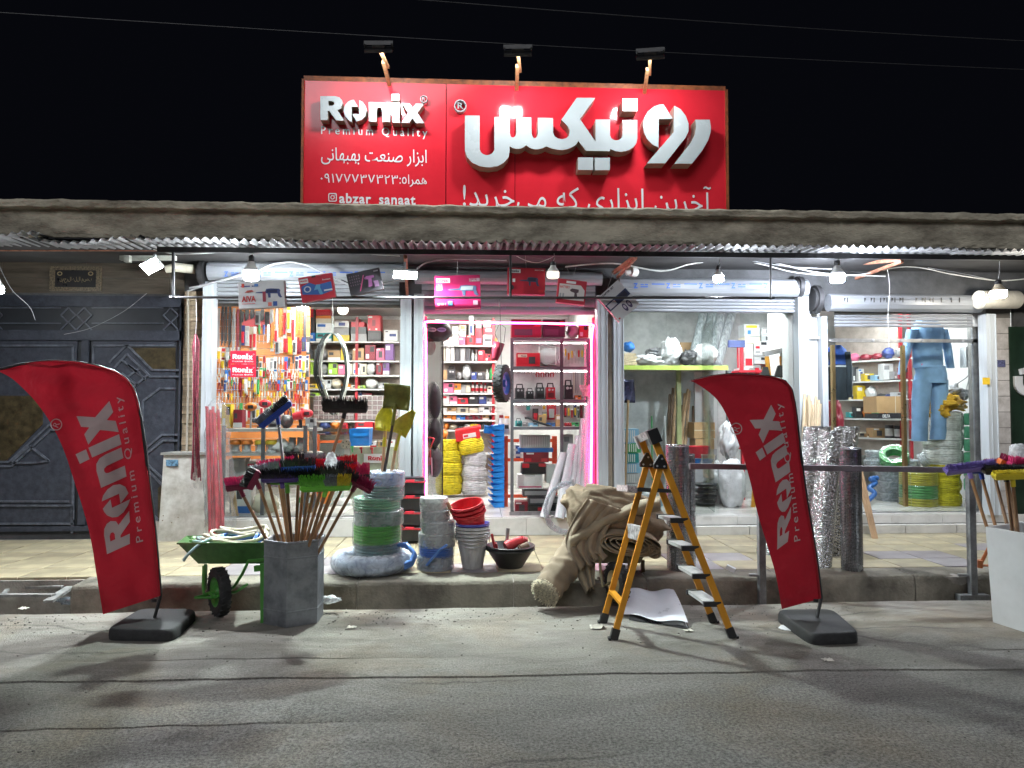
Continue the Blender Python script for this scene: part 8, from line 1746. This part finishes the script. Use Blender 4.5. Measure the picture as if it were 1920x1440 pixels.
# left side of the doorway: black bags and shovel
for (px, py, rx, rz_, c_, lab) in ((822, 620, .16, .13, 'black', 'black padded bag with two oval badges in the doorway'), (806, 650, .07, .10, 'darkred', 'dark red bag below the badge bag in the doorway'), (812, 752, .10, .23, 'black', 'upper black tool backpack beside the door leaf'), (812, 812, .10, .20, 'black', 'middle black tool backpack beside the door leaf'), (816, 866, .09, .18, 'dark', 'lower black tool backpack beside the door leaf')):
 m2 = crumple(W(px, py, 8.75), 1.0, (rx, .11, rz_), None, None, '', '', px*.3 + py, amp=.08, n=30, k=20); t = thing('tool_bag', lab, 'bag', W(px, py, 8.75) - V(0, 0, rz_), 'bags hanging in the doorway'); m2.build('body', mat('nylon_' + c_, PAL[c_], .5, var=.15, scale=12, bump=.3, bscale=60), t, 70)
 if py == 620:
  for dx, c2_ in ((-12, 'white'), (6, 'lightblue')): m3 = MB(); m3.prism([[(math.cos(q)*8.5, math.sin(q)*4) for q in [2*math.pi*i/18 for i in range(18)]]], lambda q: W(px + dx + q[0], py - 2 + q[1], 8.6), V(0, .02, 0)); m3.build('badge', inkm(c2_), t); m3 = MB(); add_logo(m3, lambda q: W(px + dx - 6 + q[0]*12, py - .5 - q[1]*12, 8.595), reg=False); m3.build('word_mark', inkm('navy'), t)
t = thing('d_handle_shovel', 'small shovel with red D-handle hanging beside the door leaf', 'shovel', W(807, 900, 8.5)); m2 = MB(); m2.tube([W(803, 820, 8.5), W(799, 822, 8.5), W(806, 843, 8.5), W(814, 822, 8.5), W(803, 820, 8.5)], .012, 8); m2.build('grip', pm('red'), t, 50); MB().cyl(W(806, 843, 8.5), W(807, 872, 8.5), .012, n=8).build('shaft', pm('red'), t, 40); m2 = MB(); m2.cyl(W(805, 858, 8.49), W(804, 892, 8.49), .008, n=6); m2.cyl(W(809, 858, 8.49), W(810, 892, 8.49), .008, n=6); m2.build('fork_tine', pm('silver'), t);
# tyre and plastic scoop on strings in the doorway
ht = thing('wheel_on_string', 'wheelbarrow tyre with blue rim hanging in the doorway', 'wheel', W(942, 757, 7.12)); tyre(ht, W(942, 719, 7.12), (.93, -.36, 0), .185, .10, mat('blue_rim', (.05, .12, .42), .35), tread=26)
MB().tube([W(937, 557, 7.14), W(938, 600, 7.13), W(940, 684, 7.12)], .003, 5).build('string', black, ht)
t = thing('plastic_scoop', 'dark red plastic scoop hanging above the tyre', 'scoop', W(932, 676, 7.2)); m2 = MB(); rot = Matrix.Rotation(.25, 3, 'Y'); m2.lathe([(.03, -.10), (.036, -.08), (.052, .0), (.058, .08)], W(932, 657, 7.2), 18, rot=rot, wob=lambda a, z: 1 if not (.9 < a < 2.2 and z > .0) else .6); o = m2.build('cup', mat('scoop_red', (.33, .03, .06), .35), t, 60); md = o.modifiers.new('thickness', 'SOLIDIFY'); md.thickness = .003
m2 = MB(); m2.tube([W(936, 645, 7.2), W(928, 625, 7.2), W(937, 606, 7.18), W(948, 615, 7.2), W(945, 642, 7.2)], .003, 5); m2.build('wire_loop', black, t)
# ------------------------------------------------------------------ bay three: green shelf
gsf = thing('mezzanine_shelf', 'storage deck with lime green edge across the third bay', 'shelf', (X(1270, 9.5), 9.5, 1.9)); zg = W(1270, 686, 9.5).z
MB().box(X(1163, 9.5), X(1365, 9.5), 9.5, 10.58, zg - .03, zg).build('deck', mat('deck_board', (.42, .40, .36), .7, var=.1), gsf); MB().box(X(1163, 9.5), X(1365, 9.5), 9.47, 9.498, zg - .055, zg + .004).build('edge', mat('lime_edge', (.36, .46, .08), .45), gsf); MB().box(X(1362, 9.55), X(1370, 9.55), 9.5, 9.56, ZF, zg - .06).build('post', dkst, gsf); MB().box(X(1270, 9.9), X(1278, 9.9), 9.9, 9.96, ZF, zg - .04).build('post', mat('olive_post', (.25, .27, .12), .5), gsf)
n_ = 0
for j in range(4):
 for i in range(8 - j % 2):
  p = W(1167 + i*3.6 + (j % 2)*1.8, 681.5 - j*5.6, 9.52); n_ += 1; m2 = MB(); m2.cyl(p, p + V(0, .55, 0), .0185, n=9); one(m2, 'broomstick', mat('bare_wood', (.62, .50, .33), .6), 'stacked pale wooden handle whose round end shows on the green shelf', 'tool handle', 'round handle ends on the green shelf', 40)
gg = 'the green-edged deck'
item(1167, 659, 22, 18, 9.6, .25, 'blue', 'bag', gg)
sackm = mat('woven_sack', (.66, .67, .68), .65, var=.07, scale=12, bump=.35, bscale=90)
def sack(px, py, w, h, Y, m_, lab, seed, amp=.16, flat_=.85, grp=None, cat='sack', nm='sack'):
 s = Y/FPX; c = W(px, py - h/2, Y + .1); return crumple(c, 1.0, (w*s/2*.9, .16*flat_, h*s/2*.92), m_, nm, lab, cat, seed, n=52, k=38, amp=amp*1.6, grp=grp)
sack(1215, 686, 50, 20, 9.6, sackm, 'crumpled white plastic lying on the green shelf', 5, .3); sack(1258, 685, 44, 52, 9.75, sackm, 'upright white sack on the green shelf', 9); sack(1230, 672, 40, 20, 9.95, pm('grey'), 'dark grey bag behind the white plastic on the green shelf', 14, .25); sack(1290, 684, 30, 28, 9.65, pm('dark'), 'dark bag between the two white bundles on the green shelf', 19, .25); sack(1322, 685, 52, 42, 9.7, sackm, 'tied white bundle in front of the tall film rolls', 23, .12)
t = thing('brown_board', 'brown carton board leaning behind the white bundle', 'board', W(1288, 684, 10.3)); panel(1276, 642, 1300, 684, 10.3, .04).build('board', pm('brown'), t)
for k, (a, b_) in enumerate(((1296, 1322), (1312, 1340), (1330, 1358), (1346, 1376))):
 b0 = W(a, 684, 9.9); t1 = W(b_, 575, 10.3); m2 = MB()
 def fn(u, v, b0=b0, t1=t1, k=k): q = 2*math.pi*u; x, y, d = basis(t1 - b0); return b0.lerp(t1, v) + (x*math.cos(q) + y*math.sin(q))*.062*(1 + .12*mnoise.noise(V(math.cos(q)*2, math.sin(q)*2, v*8 + k)))
 m2.grid(fn, 24, 24, wrap=True); one(m2, 'sheeting_roll', film('sheeting', haze=.55, bump=.9, bscale=9, stretch=(2, 2, .3), white=(.66, .72, .74)), 'tall clear sheeting roll, %s from the white sack on the green shelf' % ORD[k], 'film roll', 'tall sheeting rolls on the green shelf', 80)
gx = 'the stack beside the second ladder'
for (x0, y0, x1, y1, c_, pr) in ((1396, 608, 1426, 631, 'silver', [(.1, .7, .8, .9, 'yellow'), (.2, .2, .4, .5, 'blue')]), (1396, 632, 1426, 644, 'cream', []), (1396, 645, 1412, 690, 'white', [(.1, .1, .9, .4, 'red')]), (1413, 640, 1440, 655, 'white', None), (1413, 656, 1440, 668, 'white', None), (1413, 669, 1440, 682, 'silver', None), (1427, 628, 1456, 640, 'silver', None), (1440, 641, 1458, 660, 'white', None), (1427, 615, 1456, 627, 'white', None), (1440, 661, 1458, 690, 'white', None), (1388, 690, 1404, 712, 'white', [(.2, .2, .8, .8, 'pink')])): carton(x0, y0, x1, y1, 9.6, .25, c_, gx, pr)
t = thing('red_rack', 'red rack holding cartons beside the second ladder', 'rack', W(1425, 965, 9.5))
for px in (1389, 1418, 1462): MB().box(X(px, 9.55), X(px + 5, 9.55), 9.52, 9.57, ZF, W(px, 650 if px < 1400 else 690, 9.55).z).build('post', pm('red'), t)
z_ = W(1430, 694, 9.5).z; MB().box(X(1388, 9.5), X(1466, 9.5), 9.5, 9.9, z_ - .03, z_).build('shelf_board', pm('red'), t)
for y, c_ in ((742, 'white'), (790, 'grey'), (840, 'white')): z_ = W(1430, y, 9.5).z; MB().box(X(1388, 9.5), X(1466, 9.5), 9.5, 9.9, z_ - .02, z_).build('shelf_board', pm('red'), t)
t = thing('scanner_head', 'blue-black wall scanner on a stand before the carton stack', 'device', W(1382, 650, 9.0)); panel(1368, 638, 1397, 651, 9.0, .06).build('head', pm('navy'), t); MB().cyl(W(1383, 651, 9.03), W(1384, 690, 9.03), .012, n=8).build('stem', pm('red'), t, 40)
l2 = thing('stepladder', 'second orange stepladder inside the third bay behind the right flag', 'stepladder', (X(1450, 8.9), 8.9, ZF))
for (a, b_, c_, d_) in ((1433, 690, 1410, 960), (1438, 668, 1444, 720), (1465, 668, 1480, 950), (1458, 700, 1430, 950)): p0, p1 = W(a, b_, 8.8), V(X(c_, 8.8), 8.8, max(ZF, W(c_, d_, 8.8).z)); MB().bar(p0, p1, .05, .026, up=(0, 1, 0)).build('rail', org, l2)
MB().bar(W(1432, 664, 8.8), W(1470, 656, 8.8), .06, .07, up=(0, 1, 0)).build('top_cap', mat('grey_cap', (.33, .31, .31), .3), l2)
for cx, cy_ in ((1436, 700), (1463, 697)): m2 = MB(); m2.prism([[(cx - 11, cy_ + 12), (cx + 10, cy_ + 10), (cx + 4, cy_ - 12), (cx - 4, cy_ - 12)]], lambda q: W(q[0], q[1], 8.76), V(0, .03, 0)); m2.build('hinge_plate', MATS['hinge_black'], l2, fix=True)
for k, (a, b_, c_, d_, m_) in enumerate(((1262, 728, 1252, 860, 'brown'), (1268, 724, 1258, 862, 'wood'), (1276, 735, 1262, 865, 'brown'), (1290, 730, 1266, 866, 'wood'), (1284, 738, 1276, 866, 'wood'), (1293, 733, 1280, 864, 'wood'), (1256, 740, 1250, 858, 'brown'), (1300, 762, 1298, 866, 'brown'), (1272, 745, 1270, 866, 'brown'), (1280, 760, 1268, 868, 'brown'))):
 m2 = MB(); m2.cyl(W(c_, d_ + 30, 9.9), W(a, b_, 10.4), .024 if k % 3 else .03, .02, n=8); one(m2, 'wooden_pole', wood if m_ == 'wood' else mat('dark_pole', (.16, .10, .06), .6, var=.2), '%s wooden pole, %s in the leaning bunch under the green shelf' % ('pale' if m_ == 'wood' else 'dark brown', ordn('pole' + m_)), 'pole', 'poles leaning under the green shelf', 40)
t = thing('white_board', 'white panel standing under the green shelf', 'panel', W(1322, 800, 10.2)); panel(1305, 698, 1344, 962, 10.25, .04).build('board', whitepaint, t)
bx3 = 'the heap under the green shelf'
for (x0, y0, x1, y1, c_, pr) in ((1301, 792, 1341, 822, 'brown', [(.0, .48, 1, .53, 'cream')]), (1304, 823, 1340, 842, 'brown', []), (1300, 842, 1345, 960, 'grey', [])): carton(x0, y0, x1, y1, 9.9, .3, c_, bx3, pr)
def tub(px, y, w, h, Y, c_, lab, nm='tub', cat='tub'):
 s = Y/FPX; c = W(px, y, Y + .1); r = w*s/2; t = thing(nm, lab, cat, c); MB().lathe([(.001, 0), (r*.82, 0), (r, h*s), (r*1.05, h*s), (r*1.05, h*s*.92), (r*.99, h*s*.9)], c, 24).build('body', pm(c_), t, 40); return t
tub(1310, 858, 40, 22, 9.3, 'red', 'red tub standing behind the steel railing end'); tub(1302, 874, 26, 14, 9.2, 'blue', 'small blue tub below the red one'); tub(1328, 872, 26, 20, 9.1, 'cream', 'paint pot with blue and yellow print beside the blue tub', 'paint_pot', 'paint pot'); tub(1228, 960, 34, 26, 8.9, 'lightblue', 'light blue bucket on the floor behind the stepladder', 'bucket', 'bucket')
sack(1372, 960, 56, 104, 8.75, sackm, 'full white sack with blue print standing in the third bay', 31, .10); sack(1346, 955, 38, 90, 9.1, pm('silver'), 'grey sack leaning behind the full white sack', 35, .2); sack(1365, 860, 34, 70, 9.4, pm('silver'), 'grey foam bundle rising behind the white sacks', 37, .2); sack(1325, 955, 30, 50, 9.2, pm('dark'), 'dark bag on the floor beside the white sacks', 39, .2)
for k in range(4): m2 = MB(); m2.lathe([(.001, 0), (.12, 0), (.16, .03), (.16, .035)], W(1318 + 2*k, 945 - 11*k, 9.0), 24); one(m2, 'black_pan', pm('dark'), 'dark shallow pan, %s from the floor in the third bay' % ORD[k], 'pan', 'pans stacked in the third bay', 40)
for k, c_ in enumerate(('lightblue', 'green', 'teal', 'lightblue', 'silver', 'silver')):
 y1 = 830 + 19*k if k else 832; t = carton(1167, y1 - (18 if k else 28), 1198 + (k % 2)*4, y1, 8.6, .16, c_, 'the sponge stack in the third bay', [(.1 + .12*i, .1, .15 + .12*i, .9, 'white') for i in range(6)], kind='sponge pack', name='sponge_pack')
sack(1205, 958, 36, 40, 8.8, sackm, 'crumpled white bag on the floor beside the sponge packs', 44, .3); carton(1166, 928, 1200, 962, 8.6, .2, 'teal', 'the sponge stack in the third bay', None)
t = thing('shovel', 'shovel with dark blade standing behind the third bay glass', 'shovel', W(1170, 960, 8.6)); MB().cyl(V(X(1168, 8.6), 8.55, ZF), W(1178, 750, 8.6), .014, n=8).build('handle', wood, t, 40); blade(t, W(1178, 755, 8.6), .17, .28, (0.02, .05, 1), mat('dark_blade', (.05, .05, .10), .25, metal=.6, var=.4, scale=6), point=.25)
for k, (a, b_, c_, d_, m_, lab) in enumerate(((1222, 780, 1223, 900, pm('green'), 'thin green stick behind the ladder top'), (1166, 830, 1172, 960, pm('lime'), 'yellow-green stick in the corner of the third bay'), (1246, 780, 1252, 900, pm('white'), 'white plastic pipe with a hook end in the third bay'))): m2 = MB(); m2.cyl(W(c_, d_, 8.8), W(a, b_, 8.8), .009, n=8); one(m2, 'thin_stick', m_, lab, 'stick', None, 40)
# ------------------------------------------------------------------ bay four: clothing and ropes
U4 = unit('white shelves on red brackets in the clothing bay', 1588, 1712, [(680, 668), (718, 709), (751, 745), (783, 787), (817, 826)], 11.0, 10.1, d=.3, uprights=(1712,), back=1)
def row4(fy0, fy1, seq, where):
 x = 1592
 for (w, h, c_, k_) in seq:
  f = (x + w/2 - 1588)/124.0; Y = 11.0 - .9*f + .04; y = fy0 + (fy1 - fy0)*f
  if k_ != 'gap': item(x, y - .6, w, h, Y, .22, c_, k_, where)
  x += w + 1
w4 = ['the %s shelf of the clothing bay' % q for q in ('top', 'second', 'third', 'fourth', 'lowest')]
row4(680, 668, [(20, 16, 'pink', 'bag'), (22, 12, 'darkred', 'bag'), (18, 12, 'darkred', 'bag'), (24, 20, 'navy', 'bag'), (22, 18, 'grey', 'bag')], w4[0])
row4(718, 709, [(6, 26, 'yellow', 'carton'), (10, 28, 'dark', 'carton'), (10, 24, 'white', 'carton'), (18, 14, 'yellow', 'bin'), (16, 10, 'lightblue', 'carton'), (18, 30, 'white', 'carton'), (14, 14, 'grey', 'carton'), (14, 20, 'darkred', 'carton')], w4[1])
row4(751, 745, [(14, 10, 'cream', 'carton'), (16, 26, 'yellow', 'carton'), (20, 24, 'white', 'bag'), (14, 10, 'dark', 'bag'), (20, 8, 'navy', 'bag'), (20, 10, 'silver', 'pack')], w4[2])
row4(783, 787, [(12, 10, 'teal', 'carton'), (14, 20, 'black', 'carton'), (20, 26, 'orange', 'bag'), (12, 20, 'green', 'carton'), (10, 14, 'orange', 'carton')], w4[3])
row4(817, 826, [(14, 10, 'brown', 'carton'), (18, 8, 'cream', 'carton'), (10, 6, 'brown', 'carton'), (22, 18, 'brown', 'carton'), (16, 26, 'dark', 'tin'), (12, 26, 'dark', 'tin')], w4[4])
t = carton(1643, 743, 1700, 774, 9.9, .35, 'brown', w4[3], [(.62, 0, .64, 1, 'cream')], lab='large brown carton on the dark printed box in the clothing bay'); t = carton(1645, 775, 1701, 785, 9.9, .35, 'black', w4[3], [], lab='dark green printed box under the large brown carton'); m2 = MB(); letter(m2, 'DELTA', quad(*qd(1655, 777, 1669, 783, 9.895)), off=.03); m2.build('printed_lettering', inkm('white'), t)
def limb(pts, Y, dp, nseg=16, seed=0, fold=.05):
 """Soft tube of cloth: pts = (px, py, half width px)."""
 m2 = MB(); P = []; F = []; s = Y/FPX; sub = []
 for i in range(len(pts) - 1):
  for k in range(5): u = k/5; sub.append(tuple(pts[i][j] + (pts[i+1][j] - pts[i][j])*u for j in range(3)))
 sub.append(pts[-1])
 for i, (px, py, hw) in enumerate(sub):
  c = W(px, py, Y)
  for j in range(nseg):
   a = 2*math.pi*j/nseg; n = 1 + fold*2*mnoise.noise(V(math.cos(a)*2 + seed, math.sin(a)*2, i*.35)) + fold*.7*math.sin(a*5 + i*.3); P.append(c + V(hw*s*math.cos(a)*(1 + (n-1)*.4), dp*math.sin(a)*n, 0))
 for i in range(len(sub) - 1):
  for j in range(nseg): F.append((i*nseg + j, i*nseg + (j+1) % nseg, (i+1)*nseg + (j+1) % nseg, (i+1)*nseg + j))
 F += [tuple(range(nseg)), tuple(range((len(sub)-1)*nseg, len(sub)*nseg))]; return m2.add(P, F)
lb = cloth('light_blue_cotton', (.28, .47, .74), trans=.12, rough=.85, scale=8, bump=.2); bkc = cloth('black_cotton', (.035, .045, .055), trans=.0, scale=8, bump=.2); blc = cloth('royal_cotton', (.03, .08, .30), trans=.0, scale=8)
ov = thing('work_suit', 'light blue work suit hanging behind the clothing bay glass', 'work suit', W(1735, 830, 8.75), 'work clothes in the clothing bay')
limb([(1738, 600, 20), (1740, 618, 33), (1738, 650, 30), (1740, 684, 29), (1738, 690, 27)], 8.75, .09, seed=1).build('jacket', lb, ov, 70); limb([(1712, 618, 12), (1702, 650, 8), (1694, 680, 8), (1690, 702, 6)], 8.72, .05, seed=2).build('sleeve', lb, ov, 70); limb([(1766, 618, 12), (1776, 650, 8), (1782, 690, 7)], 8.78, .05, seed=3).build('sleeve', lb, ov, 70)
limb([(1744, 686, 30), (1746, 700, 31), (1744, 718, 33)], 8.76, .09, seed=4).build('trouser_seat', lb, ov, 70); limb([(1730, 712, 19), (1726, 760, 17), (1724, 800, 15), (1724, 827, 15)], 8.74, .07, seed=5).build('trouser_leg', lb, ov, 70); limb([(1760, 712, 19), (1762, 760, 16), (1760, 800, 15), (1758, 824, 15)], 8.80, .07, seed=6).build('trouser_leg', lb, ov, 70); panel(1728, 682, 1762, 688, 8.68, .02).build('waist_lining', inkm('pink'), ov)
jk = thing('work_jacket', 'black and royal blue work jacket hanging behind the clothing bay glass', 'jacket', W(1567, 750, 8.7), 'work clothes in the clothing bay')
limb([(1567, 648, 8), (1567, 655, 20), (1567, 672, 24), (1567, 684, 24)], 8.7, .08, seed=7).build('yoke', blc, jk, 70); limb([(1567, 684, 24), (1567, 715, 23), (1568, 745, 24), (1568, 750, 23)], 8.7, .08, seed=8).build('body', bkc, jk, 70); limb([(1549, 660, 7), (1545, 690, 7), (1546, 735, 6)], 8.66, .05, seed=9).build('sleeve', bkc, jk, 70); limb([(1587, 660, 7), (1591, 690, 7), (1592, 745, 6)], 8.66, .05, seed=10).build('sleeve', bkc, jk, 70)
m2 = MB(); m2.box(X(1547, 8.62), X(1588, 8.62), 8.615, 8.62, Z(686, 8.62), Z(683, 8.62)); m2.build('reflective_strip', pm('silver'), jk)
g4 = 'rope coils in the clothing bay'
for (y0, y1, lab) in ((842, 871, 'white rope coil at the bottom of the white stack'), (806, 843, 'white rope coil in the middle of the white stack'), (772, 808, 'white rope coil on top under the yellow cloth')): rope(1746, 1811, y0, y1, 8.85, (.74, .75, .72), lab, 'white', g4)
for (y0, y1, lab) in ((868, 895, 'yellow rope coil directly under the white rope stack'), (895, 922, 'yellow rope coil second from the floor in the clothing bay'), (922, 952, 'yellow rope coil on the floor of the clothing bay')): rope(1752, 1806, y0, y1, 8.85, (.66, .58, .03), lab, 'yellow_pale', g4)
for k in range(6): c = W(1822, 797 + 24.5*k, 8.7); m2 = MB(); m2.lathe([(.001, 0), (.075, 0), (.085, .02), (.085, .13), (.075, .148), (.001, .148)], c, 20); one(m2, 'twine_spool', mat('green_twine', (.10, .42, .22), .6, var=.12, scale=20, bump=.3, bscale=80, rnd=.08), 'green twine spool, %s from the top beside the white rope' % ORD[k], 'twine spool', 'green twine spools in the clothing bay', 40)
for k, (px, py, w_, h_, sd) in enumerate(((1776, 770, 62, 30, 3), (1755, 788, 26, 34, 6))): sack(px, py, w_, h_, 8.75 + .03*k, mat('mustard_cloth', (.62, .36, .03), .8, var=.12, scale=12), ['mustard yellow cloth heaped on the white rope', 'hanging tail of mustard yellow cloth beside the white rope'][k], 60 + sd, .35, 1.0, 'mustard cloths on the rope', 'cloth', 'cloth_heap')
sack(1788, 750, 40, 26, 8.95, pm('grey'), 'grey mop yarn behind the mustard cloth', 71, .35, 1, None, 'mop', 'mop_yarn')
g5 = 'hose coils on the floor of the clothing bay'
def c4f(px, y0, y1, r_, Y, col, lab, wr=.3, rows_=5, **k): c = W(px, y1, Y); coil(c.x, Y, c.z, W(px, y0, Y).z, r_, r_*.55, col, lab, g5, wr, rows_, **k)
c4f(1722, 932, 953, .22, 8.9, (.55, .48, .03), 'yellow hose coil on the floor behind the brass rail', .1, 4); c4f(1722, 908, 933, .22, 8.9, (.10, .38, .10), 'green hose coil between two yellow ones', .1, 5); c4f(1722, 885, 909, .22, 8.9, (.58, .50, .03), 'yellow hose coil above the green one behind the brass rail', .1, 6)
for k, (y0, y1) in enumerate(((923, 945), (901, 924), (880, 902))): c4f(1668, y0, y1, .16, 9.4, (.36, .40, .44), 'grey wrapped hose coil, %s from the floor behind the brass stile' % ORD[k], .6, 4)
c4f(1640, 862, 880, .13, 9.5, (.35, .40, .42), 'grey hose coil behind the dark mesh roll', .5, 4); c4f(1640, 845, 862, .11, 9.5, (.35, .40, .42), 'small grey hose coil on the one behind the mesh roll', .5, 4); c4f(1700, 862, 884, .15, 9.3, (.36, .40, .44), 'grey hose coil under the tilted green one', .6, 4)
c = W(1674, 858, 9.25); coil(c.x + .02, 9.25, c.z - .04, c.z + .085, .175, .10, (.03, .42, .06), 'bright green hose coil lying tilted on the grey coils', g5, .1, 6, tiltx=R(35), tilty=R(-22))
c = W(1727, 862, 9.0); coil(c.x, 9.0, c.z - .02, c.z + .06, .09, .05, (.52, .56, .58), 'small pale coil leaning against the white rope', g5, .5, 3, tiltx=R(50), tilty=R(40))
hose([W(1628, 938, 9.0), W(1640, 925, 9.0), W(1630, 915, 9.05), W(1642, 905, 9.1), W(1632, 898, 9.1), W(1645, 896, 9.15)], .03, mat('blue_corrugated', (.04, .14, .42), .4), 'thick blue hose heaped behind the dark mesh roll', None, 10)
t = thing('meter_box', 'grey electric meter box on the side wall of the clothing bay', 'meter box', W(1823, 690, 8.6)); panel(1812, 650, 1832, 688, 8.6, .12).build('case', pm('silver'), t); panel(1815, 655, 1829, 668, 8.59, .01).build('window', pm('dark'), t)
drape([(1820, 690), (1815, 705), (1800, 716), (1790, 722)], 8.7, .006, cg, 'grey wire hanging below the meter box'); drape([(1822, 690), (1812, 730), (1806, 760)], 8.75, .006, cg, 'second grey wire running down to the rope stack')
for k in range(3): m2 = MB(); m2.cyl(V(X(1630 + 3*k, 7.7), 7.66, ZS), W(1602 + 5*k, 868, 7.9), .016, n=8); one(m2, 'wooden_prop', mat('pale_plank', (.40, .26, .15), .6), 'pale wooden leg, %s of those behind the dark mesh roll' % ORD[k], 'wooden leg', 'wooden legs behind the dark mesh roll', 40)
# coat hook boxes on stool inside bay 4 left: red post
m2 = MB(); m2.box(X(1548, 9.4), X(1555, 9.4), 9.4, 9.46, ZF, W(1550, 742, 9.4).z); one(m2, 'red_post', pm('red'), 'red shelf post behind the work jacket', 'post')
sack(1562, 900, 46, 150, 9.2, pm('darkred'), 'heap of wrapped clothing behind the foil rolls', 81, .2, 1, None, 'clothes', 'clothes_heap')
# ------------------------------------------------------------------ tidy up helper properties
for o in bpy.data.objects:
 if '_o' in o: del o['_o']
 if o.parent is None and o.get('category') and not o.get('kind'): o['kind'] = 'thing'
